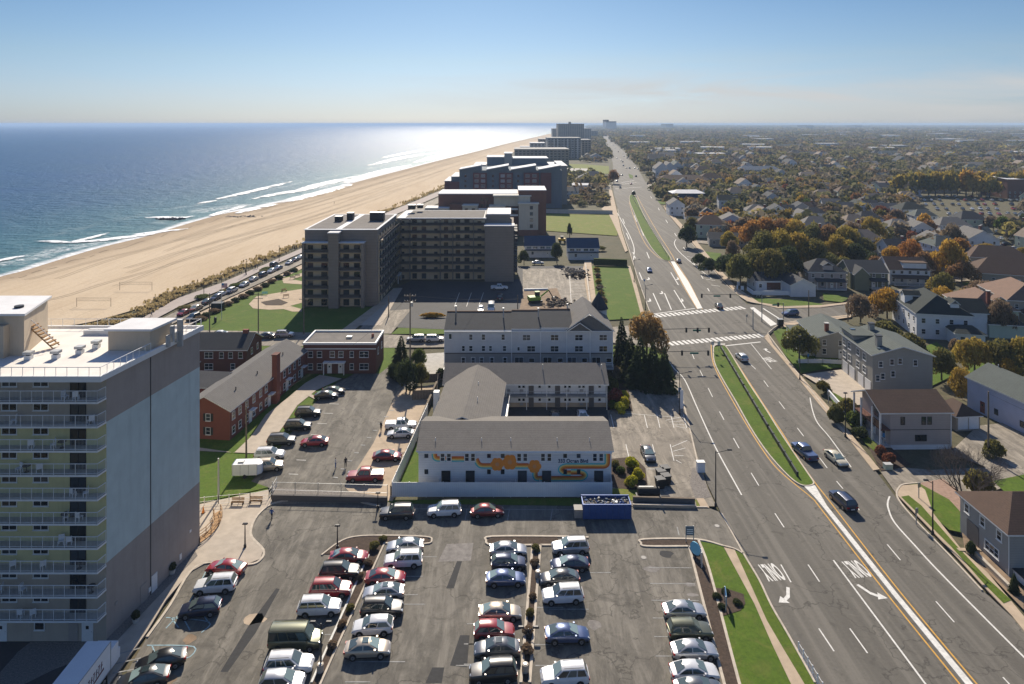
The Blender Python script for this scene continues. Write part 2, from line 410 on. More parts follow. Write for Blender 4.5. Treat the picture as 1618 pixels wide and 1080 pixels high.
base = mixc(nt, ramp(nt, [(.4, (0,0,0)), (.7, (.5,.5,.5))], noise(nt, mapping(nt, g, (.4, 1, 1), (0, 0, .35)), 0.02, 5, .6)), base, (0.012, 0.075, 0.12))
wob = math_(nt, 'MULTIPLY', math_(nt, 'SUBTRACT', noise(nt, g, 0.035, 4, .6), .5), 34)
Dw = math_(nt, 'ADD', D, wob)
swash = ramp(nt, [(0.0, (1,1,1)), (0.35, (.95,.95,.95)), (0.6, (0,0,0))], math_(nt, 'MULTIPLY', math_(nt, 'ADD', D, math_(nt, 'MULTIPLY', wob, .30)), 1/15))
lace = ramp(nt, [(0.44, (0,0,0)), (0.62, (1,1,1))], noise(nt, mapping(nt, g, (1, 1, 1)), 0.33, 7, .72, .6))
band1 = ramp(nt, [(0.10, (0,0,0)), (0.22, (1,1,1)), (0.32, (.7,.7,.7)), (0.42, (0,0,0)), (.62, (0,0,0)), (.68, (.55,.55,.55)), (.74, (0,0,0))], math_(nt, 'MULTIPLY', Dw, 1/75))
gate = ramp(nt, [(0.47, (0,0,0)), (0.56, (1,1,1))], noise(nt, mapping(nt, uv, (1, 1.6, 1)), 0.012, 3, .5))
# surf grows whiter towards the south where the sea breaks harder
foam = math_(nt, 'MAXIMUM', swash, math_(nt, 'MULTIPLY', math_(nt, 'MULTIPLY', band1, lace), gate), True)
col = mixc(nt, foam, base, (0.80, 0.82, 0.83))
nt.links.new(col, b.inputs['Base Color'])
nt.links.new(ramp(nt, [(0, (.34,.34,.34)), (1, (.75,.75,.75))], foam), b.inputs['Roughness'])
b.inputs['IOR'].default_value = 1.33; b.inputs['Specular IOR Level'].default_value = 0.12
h1 = noise(nt, mapping(nt, g, (.45, 1, 1), (0, 0, .3)), 0.14, 6, .62)
h2 = noise(nt, mapping(nt, g, (.7, 1, 1), (0, 0, -.2)), 0.9, 5, .65)
hh = math_(nt, 'ADD', math_(nt, 'MULTIPLY', h1, 3.2), math_(nt, 'MULTIPLY', h2, 0.65))
bp = N(nt, 'ShaderNodeBump'); bp.inputs['Strength'].default_value = 1; bp.inputs['Distance'].default_value = 1.0
nt.links.new(hh, bp.inputs['Height']); nt.links.new(bp.outputs[0], b.inputs['Normal'])

DUNE = [(-420, 640), (-200, 580), (0, 524), (120, 512), (180, 498), (230, 482), (290, 455), (350, 434), (410, 412), (478, 384), (560, 353), (620, 330), (660, 313), (700, 296), (745, 272), (780, 255), (812, 240), (840, 229), (865, 219.5), (885, 212), (905, 205.5), (925, 200.8), (940, 198.4), (950, 196.9)]
du = [Vector((p.x, p.y)) for p in [G(x, y) for x, y in smoothpts(DUNE, 8)]]
sh_out = [p+Vector((-6, 0)) for p in sh]
vs_, fs_ = [], []
n = min(len(sh), len(du))
def resample(P_, k):
    l = [0]
    for i in range(1, len(P_)): l.append(l[-1]+1)
    return [P_[min(len(P_)-1, round(i*(len(P_)-1)/(k-1)))] for i in range(k)]
A_, B_ = resample(sh_out, 200), resample(du, 200)
K = 6
for i in range(200):
    for k in range(K+1):
        t = k/K; q = A_[i].lerp(B_[i], t); z = -.27+.9*min(1, t*3.0)*0.0+(0.22*min(1, t*6))
        vs_.append((q.x, q.y, z))
for i in range(199):
    for k in range(K): a = i*(K+1)+k; fs_.append((a, a+1, a+K+2, a+K+1))
me = bpy.data.meshes.new('beach'); me.from_pydata(vs_, [], fs_); me.materials.append(M['sand']); ul = me.uv_layers.new(name='across')
for lp in me.loops: ul.data[lp.index].uv = ((lp.vertex_index % (K+1))/K, (lp.vertex_index//(K+1))/60)
for p in me.polygons: p.use_smooth = True
o = bpy.data.objects.new('beach', me); COL.objects.link(o); o['kind'] = 'structure'

b = MB(); rk = random.Random(12)
for k in range(9):
    f0 = rk.uniform(.25, .85); a0 = rk.randrange(0, 60); pts = []
    for i in range(a0, min(199, a0+rk.randrange(50, 130)), 2):
        f = f0+.03*math.sin(i*.11+k); q = A_[i].lerp(B_[i], f); pts.append((q.x, q.y))
    if len(pts) > 3:
        for off in (0, 1.7): strip(b, [(x+off, y) for x, y in pts], .35, .012, 'sand_track')
for i in range(20, 190, 1):
    q = A_[i].lerp(B_[i], .15+.02*math.sin(i*.9)); q2 = A_[i+1].lerp(B_[i+1], .15+.02*math.sin((i+1)*.9))
    if rk.random() < .6 and (q2-q).length > .2: strip(b, [(q.x, q.y), (q2.x, q2.y)], .5, .014, 'wrack')
b.build('beach_tracks')['kind'] = 'structure'
# ---------------------------------------------------------------- roads, pavements, lots, lawns
def S(name, polys, z, mat, thick=0):
    return struct(name, [smoothpts(p, 1) for p in polys], z, mat, thick)
# boulevard with its intersection
ROAD_L = [(1420,1330),(1352,1200),(1288,1080),(1245,1003),(1219,958),(1200,918),(1175,876),(1140,812),(1118,765),(1103,720),(1088,670),(1074,615),(1062,578),(1050,556)]
ROAD_L2 = [(1034,512),(1022,480),(1008,440),(994,395),(984,365),(976,330),(970,305),(967,285),(969,262),(966,247),(961,236),(955,226),(950,218),(958,210)]
ROAD_R = [(1950,1330),(1790,1165),(1618,992),(1552,932),(1500,876),(1446,820),(1416,786),(1390,752),(1345,695),(1290,628),(1245,570),(1213,527)]
ROAD_R2 = [(1178,478),(1150,452),(1122,420),(1096,388),(1075,362),(1055,338),(1040,318),(1026,298),(1016,280),(1003,258),(990,242),(975,229),(962,220),(968,210)]
RP = ROAD_L+ROAD_L2+ROAD_R2[::-1]+ROAD_R[::-1]
S('road', [RP], 0.0, 'road_asphalt')
S('side_street', [[(1178,480),(1213,530),(1232,513),(1262,508),(1300,504),(1345,499),(1400,489),(1470,478),(1500,470),(1470,466),(1400,472),(1337,479.5),(1296,485),(1230,483.5)]], -0.03, 'road_asphalt')
S('side_street', [[(1056,552),(1034,510),(960,517),(800,527),(690,531),(610,528),(460,524),(310,521),(200,520),(200,546),(310,545),(460,546),(615,549),(700,548),(800,546),(960,540)]], -0.03, 'pale_asphalt')
# further streets off the boulevard
for q in ([(1008,292),(1030,296),(1100,283),(1180,276),(1300,268),(1300,265),(1170,272),(1090,279),(1020,288)],
          [(966,300),(966,292),(900,285),(840,281),(840,284),(900,289)],
          [(1400,470),(1500,446),(1618,434),(1700,428),(1700,421),(1618,427),(1500,438),(1380,466)],
          [(1470,478),(1500,474),(1560,490),(1640,520),(1640,512),(1570,480),(1510,462)],
          [(1340,330),(1420,345),(1500,372),(1580,395),(1700,430),(1700,420),(1600,390),(1500,360),(1420,338)],
          [(1100,383),(1180,392),(1260,398),(1330,402),(1330,398),(1240,393),(1160,386),(1100,378)],
          [(1062,338),(1150,345),(1260,352),(1400,360),(1400,357),(1260,349),(1150,342),(1060,334)]):
    S('side_street', [q], -0.06, 'pale_asphalt')
S('parking_lot', [[(100,1400),(150,1180),(190,1080),(232,1008),(268,958),(300,905),(330,890),(392,893),(412,885),(416,870),(398,850),(397,835),(407,815),(430,797),(470,790),(530,787),(600,790),(622,796),(1000,801),(1118,802),(1145,812),(1180,876),(1170,872),(1142,862),(1104,855),(1144,1080),(1190,1330),(1210,1400)]], 0.03, 'lot_asphalt')
S('loading_yard', [[(-300,1400),(-300,1000),(0,1010),(168,1013),(200,1080),(120,1400)]], -0.02, 'dark_asphalt')
S('parking_lot', [[(560,790),(430,772),(395,762),(420,735),(448,700),(480,655),(520,612),(560,590),(600,590),(628,568),(662,590),(655,640),(640,700),(622,745),(620,790)]], -0.01, 'lot_asphalt')
S('parking_strip', [[(628,618),(692,606),(660,690),(634,760),(620,792),(560,786),(545,770),(590,700)]], 0.02, 'tan_concrete')
S('motel_forecourt', [[(955,600),(1075,600),(1085,650),(1100,712),(1118,770),(1132,800),(1000,800),(966,790),(960,660)]], 0.02, 'pale_asphalt')
S('motel_courtyard', [[(780,640),(958,640),(968,700),(780,700)]], 0.05, 'dark_asphalt')
S('parking_lot', [[(812,420),(924,420),(934,490),(955,520),(700,520),(560,514),(610,462),(650,443),(770,445),(822,440)]], -0.02, 'dark_asphalt')
S('parking_lot', [[(826,424),(922,424),(934,486),(826,488)]], 0.02, 'pale_asphalt')
S('drive', [[(596,492),(650,488),(618,527),(560,527)]], 0.02, 'pale_asphalt')
S('drive', [[(560,514),(622,455),(636,455),(602,514)]], 0.05, 'concrete')
S('path', [[(532,527),(598,478),(612,478),(553,527)]], 0.06, 'tan_concrete')
S('patio', [[(655,560),(712,556),(712,600),(668,600)]], 0.02, 'pale_concrete')
S('excavation', [[(828,458),(880,455),(890,478),(900,490),(820,492)]], 0.05, 'dirt')
S('path', [[(934,412),(924,412),(921,426),(932,490),(944,490)]], 0.03, 'tan_concrete')
# ocean-front road and promenade
S('boardwalk', [[(120,545),(220,505),(280,471),(349,447),(419,417),(477,392),(545,365),(600,340),(650,320),(700,299),(740,280),(742,283),(705,304),(655,326),(604,347),(548,372),(477,399),(419,424),(352,457),(283,484),(230,512),(140,556)]], 0.05, 'boardwalk_paver')
S('ocean_road', [[(140,560),(240,512),(283,489),(352,461),(419,429),(477,402),(548,375),(604,349),(655,328),(705,306),(712,312),(660,336),(610,360),(555,388),(477,416),(419,443),(352,474),(290,503),(250,522),(200,560)]], 0.0, 'pale_asphalt')
S('path', [[(240,530),(298,503),(352,476),(419,445),(477,418),(478,424),(419,452),(352,486),(310,508),(270,530)]], 0.04, 'tan_concrete')
S('park_lawn', [[(300,522),(312,510),(352,487),(419,452),(477,425),(478,484),(600,484),(596,490),(553,526),(420,525)]], -0.05, 'lawn')
S('park_path', [[(477,456),(440,462),(405,468),(393,480),(400,487),(425,489),(448,488),(462,492),(477,492),(477,488),(458,483),(477,478)]], 0.0, 'tan_concrete')
S('park_path', [[(477,431),(462,436),(445,440),(448,447),(477,449),(477,444),(462,441),(477,436)]], 0.0, 'tan_concrete')
S('flower_bed', [[(412,477),(440,472),(455,478),(445,482),(420,482)]], 0.06, 'mulch')
S('lawn', [[(618,527),(650,500),(656,490),(702,490),(702,527)]], -0.05, 'lawn')
S('lawn', [[(934,420),(993,420),(1003,450),(1014,489),(1012,502),(960,505),(940,481)]], -0.05, 'lawn')
S('field', [[(862,337),(969,338),(977,365),(975,372),(862,364)]], -0.05, 'rough_grass')
S('field', [[(838,257),(920,259),(962,262),(963,274),(900,276),(838,270)]], -0.05, 'rough_grass')
S('path', [[(992,420),(996,420),(1006,450),(1016,488),(1018,494),(1012,494)]], 0.05, 'tan_concrete')
S('parking_lot', [[(900,278),(950,282),(955,290),(905,290)],[(850,264),(930,266),(930,270),(850,268)]], 0.0, 'pale_concrete')
# brick apartments' garden
S('garden_lawn', [[(305,522),(612,524),(628,560),(600,600),(540,596),(520,612),(480,655),(448,700),(420,735),(425,790),(300,815),(300,690)]], -0.08, 'lawn')
S('garden_path', [[(505,592),(482,605),(455,628),(420,655),(396,690),(370,715),(308,706),(308,712),(400,716),(420,712),(440,684),(470,640),(500,616),(540,598)]], 0.02, 'concrete')
for q in ([(484,624),(500,632),(502,628),(488,621)], [(445,665),(462,668),(464,664),(450,661)]): S('garden_path', [q], 0.05, 'concrete')
# right side of the condominium and motel beds
S('planting_bed', [[(966,725),(1002,722),(1020,740),(1024,772),(1000,775),(966,770)]], 0.06, 'mulch')
S('planting_bed', [[(955,585),(990,600),(1000,650),(960,648)]], 0.06, 'mulch')
S('garden_lawn', [[(955,545),(1048,545),(1060,575),(1072,618),(1010,622),(958,600)]], -0.05, 'lawn_browner')
S('verge', [[(966,772),(1020,774),(1020,792),(966,790)],[(1098,790),(1112,790),(1118,802),(1102,802)]], 0.06, 'rough_grass')
S('verge', [[(1093,740),(1104,738),(1124,785),(1100,790),(1090,765)]], 0.05, 'gravel')
S('verge', [[(600,790),(966,786),(1000,792),(1000,800),(622,795)]], -0.01, 'lawn_browner')
S('garden_lawn', [[(658,700),(664,700),(664,772),(624,778)]], 0.03, 'lawn')
S('bank', [[(430,770),(560,778),(612,786),(600,798),(560,795),(480,796),(430,797)]], 0.05, 'gravel')
# front entrance plaza with its curved edge
S('plaza', [[(170,1085),(232,1000),(262,950),(300,905),(330,888),(392,892),(412,884),(415,870),(397,850),(396,835),(406,815),(430,795),(424,775),(305,800),(305,875),(168,1020)]], 0.15, 'concrete', .2)
S('gravel_bed', [[(168,1013),(178,1022),(240,955),(312,880),(307,869)]], 0.17, 'gravel')
S('gravel_bed', [[(0,1062),(28,1030),(48,1014),(172,1014),(176,1022),(80,1060),(0,1100)]], 0.0, 'gravel')
S('garden_lawn', [[(305,770),(395,760),(424,770),(305,797)]], 0.02, 'lawn')
# lot planters
S('planter_bed', [[(492,1080),(465,1150),(482,1150),(508,1080),(608,858),(672,859),(682,855),(672,850),(605,848),(560,849),(535,858),(512,876),(583,877)]], 0.10, 'mulch')
S('planter_bed', [[(841,860),(776,861),(768,855),(778,849),(880,849),(885,860),(854,860),(837,1080),(831,1150),(818,1150),(823,1080)]], 0.10, 'mulch')
S('planter_bed', [[(1016,860),(1012,856),(1020,852),(1104,853),(1120,905),(1170,1080),(1190,1150),(1166,1150),(1144,1080),(1089,863),(1022,863)]], 0.10, 'mulch')
S('lawn', [[(1106,856),(1142,863),(1165,905),(1192,955),(1219,1012),(1252,1080),(1285,1150),(1192,1150),(1168,1080),(1122,905)]], 0.09, 'lawn')
S('planter_bed', [[(1128,930),(1150,932),(1175,940),(1178,955),(1170,966),(1142,975),(1135,950)]], 0.13, 'mulch')
S('pavement', [[(1144,866),(1165,905),(1192,955),(1220,1019),(1249,1080),(1285,1150),(1310,1150),(1270,1080),(1240,1030),(1212,982),(1184,920),(1161,870)]], 0.12, 'tan_concrete', .15)
S('verge', [[(1161,870),(1175,876),(1200,918),(1219,958),(1245,1003),(1288,1080),(1330,1150),(1310,1150),(1270,1080),(1240,1030),(1212,982),(1184,920)]], 0.09, 'lawn_browner')
S('pavement', [[(1100,788),(1112,788),(1121,803),(1108,803)]], 0.1, 'tan_concrete')
# east pavement and verges
S('pavement', [[(1416,775),(1424,768),(1450,766),(1462,775),(1475,812),(1520,870),(1560,905),(1618,975),(1700,1060),(1700,1100),(1600,975),(1552,925),(1500,868),(1446,812),(1418,783)]], 0.12, 'tan_concrete', .15)
S('verge', [[(1424,786),(1450,812),(1504,866),(1556,925),(1586,955),(1598,950),(1560,915),(1510,862),(1456,800),(1436,784)]], 0.15, 'lawn_browner')
S('garden_lawn', [[(1428,768),(1452,764),(1500,790),(1520,812),(1519,842),(1500,838),(1470,812),(1448,790)]], 0.10, 'lawn')
S('pavement', [[(1213,528),(1222,545),(1262,590),(1320,655),(1360,705),(1390,742),(1380,744),(1346,700),(1295,640),(1245,578),(1207,533)]], 0.12, 'tan_concrete', .15)
S('verge', [[(1222,524),(1245,515),(1285,512),(1296,530),(1320,560),(1335,580),(1300,584),(1266,590),(1240,560)]], 0.09, 'lawn')
S('verge', [[(1300,612),(1320,622),(1350,640),(1378,672),(1390,720),(1368,702),(1330,655)]], 0.09, 'lawn_browner')
S('drive', [[(1268,592),(1330,584),(1372,612),(1378,640),(1330,640),(1300,612)]], 0.08, 'concrete')
S('drive', [[(1392,745),(1400,735),(1470,742),(1560,738),(1618,750),(1618,760),(1520,790),(1452,765),(1426,768),(1418,782)]], -0.03, 'pale_asphalt')
S('drive', [[(1452,764),(1490,757),(1545,800),(1545,815),(1520,812),(1500,790)]], 0.10, 'brick_paver')
S('bed', [[(1372,706),(1402,702),(1440,735),(1410,742),(1392,744)]], 0.06, 'mulch')
S('parking_lot', [[(1545,672),(1618,664),(1760,700),(1760,760),(1618,752),(1560,738),(1500,715)]], -0.04, 'pale_asphalt')
S('garden_lawn', [[(1570,760),(1618,750),(1700,760),(1700,800),(1600,790)]], 0.05, 'lawn')
S('planting_bed', [[(1520,842),(1618,935),(1618,965),(1570,915),(1525,872)]], 0.13, 'dirt')
S('garden_lawn', [[(1420,560),(1480,540),(1500,555),(1512,590),(1450,620)],[(1520,470),(1618,466),(1618,475),(1530,480)],[(1520,560),(1560,545),(1600,550),(1618,565),(1530,600)]], -0.05, 'lawn')
S('garden_lawn', [[(1155,462),(1190,470),(1262,474),(1300,480),(1296,484),(1230,483),(1195,480),(1178,472)],[(1100,395),(1140,400),(1135,412),(1112,410)],[(1150,425),(1182,424),(1186,434),(1155,434)],[(1038,316),(1060,314),(1062,322),(1042,322)],[(1300,462),(1345,470),(1330,477),(1302,474)],[(1518,446),(1600,440),(1618,446),(1618,456),(1540,462)],[(1590,400),(1618,396),(1618,408),(1600,410)]], -0.02, 'lawn')
S('pavement', [[(1180,476),(1160,460),(1132,430),(1106,398),(1085,372),(1060,343),(1048,326),(1052,324),(1066,342),(1092,370),(1113,396),(1138,426),(1165,455),(1200,478),(1240,484),(1300,482),(1345,477),(1345,480),(1296,486),(1230,487)],
             [(1232,511),(1262,506),(1300,502),(1345,497),(1345,501),(1300,508),(1262,512),(1240,517)]], 0.1, 'tan_concrete', .12)
S('pavement', [[(967,300),(974,330),(982,365),(992,396),(988,398),(975,365),(962,338),(950,330),(955,326),(966,325),(962,300)]], 0.08, 'tan_concrete')
# the medians
MED1 = [(1127.4,550),(1131,546),(1143,546),(1150,551.7),(1166,578),(1185,609),(1209,645.5),(1233,684),(1257,720),(1276.7,749),(1286,765),(1270,768),(1252.6,758.7),(1228.5,734.6),(1207,708),(1185,674.4),(1163.5,636),(1139.4,595),(1128.6,571)]
MED2 = [(995,309),(1000,307),(1005,312),(1015,335),(1032,366),(1048,390),(1060,408),(1058,412),(1047,410),(1030,392),(1015,366),(1004,340),(995,318)]
MED3 = [(993,274),(1000,277),(1000,282),(995,281)]
for q in (MED1, MED2, MED3): S('median_lawn', [q], 0.14, 'lawn', .15)
S('median_apron', [[(1124,543),(1146,543),(1146,546),(1126,549)]], 0.14, 'pale_concrete', .15)
S('median_strip', [[(1271,769.5),(1287.5,767),(1307,800),(1419,940),(1536,1080),(1640,1208),(1620,1208),(1524,1080),(1410,940),(1300,801),(1288,787)]], 0.11, 'paint_white', .12)
S('median_strip', [[(1060,413),(1066,413),(1088,445),(1110,487),(1102,488),(1080,450)]], 0.06, 'paint_white')
for q in (MED1, MED2): kerb(q+[q[0]], 'kerb_stone', .22, .17)
# kerbs
kerb(ROAD_L[2:8]); kerb([(1142,863),(1161,868),(1175,876)])
kerb([(1552,934),(1500,878),(1446,822),(1424,796),(1417,782),(1420,772),(1428,766),(1450,764)])
kerb(ROAD_R[8:]); kerb([(1213,527),(1232,513),(1262,508),(1300,504),(1345,499)])
kerb([(1345,479),(1296,485),(1230,484),(1200,480),(1178,474),(1150,452),(1122,420),(1096,388),(1075,362)])
kerb(ROAD_L2[:6]); kerb([(1104,738),(1088,670),(1074,615)])
kerb([(232,1008),(268,958),(300,905),(330,890),(392,893),(412,885),(416,870),(398,850),(397,835),(407,815),(430,797),(470,790),(530,787),(570,794),(600,801)], w=.3)
kerb([(492,1080),(583,877)], 'paint_white'); kerb([(470,1180),(507,1080),(608,858)], 'kerb_stone')
kerb([(508,878),(535,858),(560,849),(605,847),(672,849),(682,854),(672,860),(608,859)])
kerb([(823,1080),(841.5,862)], w=.3); kerb([(837,1080),(854,862)], w=.3)
kerb([(841.5,862),(778,862),(768,855),(778,848.5),(880,848.5),(930,850)], w=.3); kerb([(854,862),(885,862),(930,862)], w=.3)
kerb([(1089,864),(1022,864),(1013,859),(1018,853),(1100,853),(1142,863)], w=.3); kerb([(1089,864),(1112,955),(1144,1080),(1164,1150)], w=.3); kerb([(1104,855),(1122,905),(1168,1080),(1190,1150)], w=.3)
kerb([(1000,801),(1118,802)], w=.25)

# painted markings -------------------------------------------------
mk = MB(); my = MB(); mf = MB(); mb_ = MB()
def line(b, a, c, w=.15, z=0.012, mat='paint_white'):
    g0, g1 = G(*a), G(*c); strip(b, [(g0.x, g0.y), (g1.x, g1.y)], w, z, mat)
def curve(b, pts, w=.15, z=.012, mat='paint_white'): strip(b, P(smoothpts(pts)), w, z, mat)
for a, c in (((1224.6,811),(1239,833)),((1234,892),(1250,920)),((1277,892),(1295,919)),((1294,993),(1318,1029)),((1343,993),(1371,1032)),((1370,1100),(1402,1150)),
    ((1295,723),(1307,739)),((1349,793),(1358,806)),((1402,860),(1423,885)),((1479,950),(1508,983)),((1585,1070),(1618,1106)),
    ((1187,747),(1199,767)),((1159,692),(1168,708)),((1137,650),(1144,663)),((1119,613),(1126,627)),((1106,585),(1111,595)),((1093,557),(1097,567)),
    ((1176,566),(1194,583)),((1207,601),(1214,611)),((1231,634),(1240,646)),((1260,676),(1270,689)),((1322,760),(1332,772))):
    line(mk, a, c)
line(mk, (1317,885), (1462,1080), .2); line(mk, (1462,1080), (1520,1155), .2)
curve(mk, [(1406,784),(1403,793),(1404,804),(1414,826),(1446,862),(1481,900),(1550,970),(1618,1038),(1690,1110)], .22)
curve(mk, [(1280,628),(1284,648),(1292,668),(1312,692),(1345,738)], .18)
curve(mk, [(1055,568),(1066,583),(1082,600),(1100,640),(1118,680),(1135,715),(1172,782)], .2)
line(mk, (1187,543),(1219,583), .15); line(mk, (1147,546),(1202,540), .5)
curve(my, [(1640,1232),(1516,1080),(1407,945),(1299,806),(1284,787.6),(1252.6,762),(1226,738),(1204,709),(1180,671),(1156,630),(1132,586),(1125,564),(1123.8,544)], .18, mat='paint_yellow')
curve(my, [(1645,1200),(1543,1080),(1423,936),(1308,788),(1288.7,763.5),(1262,725),(1238,686.5),(1214,650),(1190,613),(1166,575.7),(1145.5,544.4)], .18, mat='paint_yellow')
curve(my, [(1110,488),(1090,448),(1068,413),(1058,396),(1040,368),(1018,330),(1007,309)], .2, mat='paint_yellow')
curve(my, [(1102,488),(1080,452),(1058,414),(1040,406),(1020,385),(1004,350),(994,318)], .2, mat='paint_yellow')
def ladder(a, c, n, L, w=.55):
    g0, g1 = G(*a), G(*c); d = (g1-g0); t = d.normalized(); nrm = Vector((-t.y, t.x, 0))
    for i in range(n):
        p = g0+d*(i+.5)/n; q = [p-t*w/2-nrm*L/2, p+t*w/2-nrm*L/2, p+t*w/2+nrm*L/2, p-t*w/2+nrm*L/2]
        mk.face([(v.x, v.y, .012) for v in q], 'paint_white')
ladder((1056,543),(1206,529.5), 20, 2.9, .8); ladder((1030,499.5),(1176,485.5), 21, 3.0, .85)
line(mk, (1031,496),(1098,487), .45)
mk.prism(P([(1185,486),(1191,485),(1228,512),(1218,515)]), 0.005, .014, 'paint_white'); line(mk, (1206,487),(1231,503), .5)
for a, c in (((1032,463),(1044,490)),((1050,463),(1061,489)),((1065,458),(1083,487)),((1060,430),(1072,450)),((1010,430),(1015,442)),((1000,398),(1004,408)),((1022,398),(1026,408)),((990,368),(994,378)),((1013,362),(1017,372)),
    ((984,345),(987,353)),((1002,340),(1006,350)),((1118,455),(1121,460)),((1108,435),(1111,440)),((1094,412),(1098,418)),((1080,390),(1083,395)),((1066,368),(1069,373)),((1052,347),(1055,352)),((1040,328),(1042,332)),((1028,310),(1030,313))):
    line(mk, a, c, .3)
curve(mk, [(972,330),(982,348),(995,372),(1002,392),(1001,410)], .3)
for i in range(7):
    y = 396+i*9; x = 1078+i*7.6; line(mk, (x, y), (x+14, y+2), .3)
curve(mk, [(1068,378),(1066,386),(1078,402),(1124,440)], .3)
for y in (298, 291, 288): line(mk, (972+(298-y), y), (1014-(298-y)*1.2, y-3), .8)
# lettering on the carriageway
def marking_text(txt, px, py, ang, w, h, mat='paint_white'):
    cu = bpy.data.curves.new('t', 'FONT'); cu.body = txt; cu.align_x = 'CENTER'; cu.align_y = 'CENTER'; cu.size = 1; cu.offset = .03
    t = bpy.data.objects.new('t', cu); COL.objects.link(t); bpy.context.view_layer.update()
    me = t.to_mesh(); g = G(px, py); xs = [v.co.x for v in me.vertices]; ys = [v.co.y for v in me.vertices]
    sx = w/(max(xs)-min(xs)); sy = h/(max(ys)-min(ys)); cx_, cy_ = (max(xs)+min(xs))/2, (max(ys)+min(ys))/2
    ca, sa = math.cos(ang), math.sin(ang)
    vs = [(g.x+((v.co.x-cx_)*sx)*ca-((v.co.y-cy_)*sy)*sa, g.y+((v.co.x-cx_)*sx)*sa+((v.co.y-cy_)*sy)*ca, .014) for v in me.vertices]
    mk.grid(vs, [tuple(p.vertices) for p in me.polygons], mat); t.to_mesh_clear(); bpy.data.objects.remove(t)
marking_text('ONLY', 1219, 904, math.pi+rad(33*0+8), 2.4, 3.2); marking_text('ONLY', 1353, 899, math.pi+rad(8), 2.4, 3.2)
marking_text('ONLY', 1216, 568, 0.35, 2.4, 3.2)
def arrow(px, py, ang, flip=1, s=1.0):
    g = G(px, py); pts = [(-.2,-1.6),(.2,-1.6),(.25,0),(.6,.75),(.95,.45),(1.15,1.7),(-.1,1.35),(.25,1.05),(-.15,.3)]
    ca, sa = math.cos(ang), math.sin(ang)
    mk.sheet([(g.x+(x*flip*ca-y*sa)*s, g.y+(x*flip*sa+y*ca)*s) for x, y in pts], .014, 'paint_white')
arrow(1246, 941, math.pi-.35, 1, .95); arrow(1373, 936, math.pi+.45, -1, .95); arrow(1211, 554, .3, 1, .9)
for x, y in ((1028,474),(1079,474),(1072,440),(1047,462),(1026,440)): arrow(x, y, math.pi, 1, 1.1)
# stall lines of the lots
for i in range(6): y = 897+i*24.5; line(mf, (1025+i*2.2, y+i*i*.7), (1093+i*5.5, y+i*i*.7+.5), .12, .045, 'paint_faded')
for (x0, x1, y) in ((638,668,911),(636,672,955),(738,758,986),(740,757,1018),(733,755,1050),(838,890,960),(840,890,1019),(846,880,1052),(720,757,1052),(640,690,880),
                    (733,770,1018),(868,930,963),(470,545,1003),(588,660,940),(552,640,1046),(545,585,1078),(930,965,905)):
    line(mf, (x0, y), (x1, y), .12, .045, 'paint_faded')
for x in (738, 805, 873): line(mf, (x, 804), (x-3, 822), .12, .045, 'paint_faded')
line(mf, (600,804),(1000,806), .12, .045, 'paint_faded'); line(mf, (1070,833),(1073,846), .14, .045, 'paint_faded')
for x in (944+0, 965, 1018, 1038, 1060, 1080): line(mf, (x, 655), (x+5, 676), .12, .035, 'paint_white')
line(mf, (975,652),(1080,660), .1, .035, 'paint_white')
for x in (989, 1012, 1031, 1059): line(mf, (x, 702), (x+6, 728), .12, .035, 'paint_white')
for i in range(4): line(mf, (1062+i*2, 706+i*7), (1086-i*3, 696+i*12), .12, .04, 'paint_white'); line(mf, (1052+i*5,664+i*3),(1078+i*2,659+i*6), .1, .04, 'paint_white')
line(mf, (1022,741),(1046,741), .1, .035, 'paint_white')
for i in range(10):
    y = 613+i*11+i*i*.75; x = 537-i*7.7-i*i*.3; line(mf, (x, y), (x+15, y+.5), .13, .03, 'paint_white')
    line(mf, (615-i*8-i*i*.2, 648+i*10+i*i*.2), (622-i*8-i*i*.2, 648.5+i*10+i*i*.2), .3, .03, 'paint_faded')
for i in range(9): y = 441+i*4.7; line(mf, (900+i*.5, y), (922+i, y), .14, .04, 'paint_white'); line(mf, (830, y), (858, y), .12, .04, 'paint_faded')
line(mf, (900,436),(903,484), .14, .04, 'paint_white')
for i in range(3): line(mf, (764-i*19,462),(756-i*19,484), .14, 0.0, 'paint_white')
# pale blue accessible bays by the apartment tower
for q in ([(330,893),(300,950),(262,993)], [(262,976),(330,983),(318,1000)], [(270,976),(282,992)], [(290,978),(300,996)], [(232,1020),(306,1022),(296,1040),(284,1022)], [(240,1020),(246,1036)], [(330,910),(345,912),(320,960),(330,985)], [(345,930),(372,930)], [(310,955),(340,958)]):
    curve(mb_, q, .13, .045, 'paint_blue_faded')
for i in range(3): line(mb_, (178,1066-i*14), (222,1058-i*16), .15, .165, 'paint_faded')
for b, nme in ((mk, 'road_markings'), (my, 'yellow_road_markings'), (mf, 'bay_markings'), (mb_, 'blue_bay_markings')):
    b.build(nme)['kind'] = 'structure'
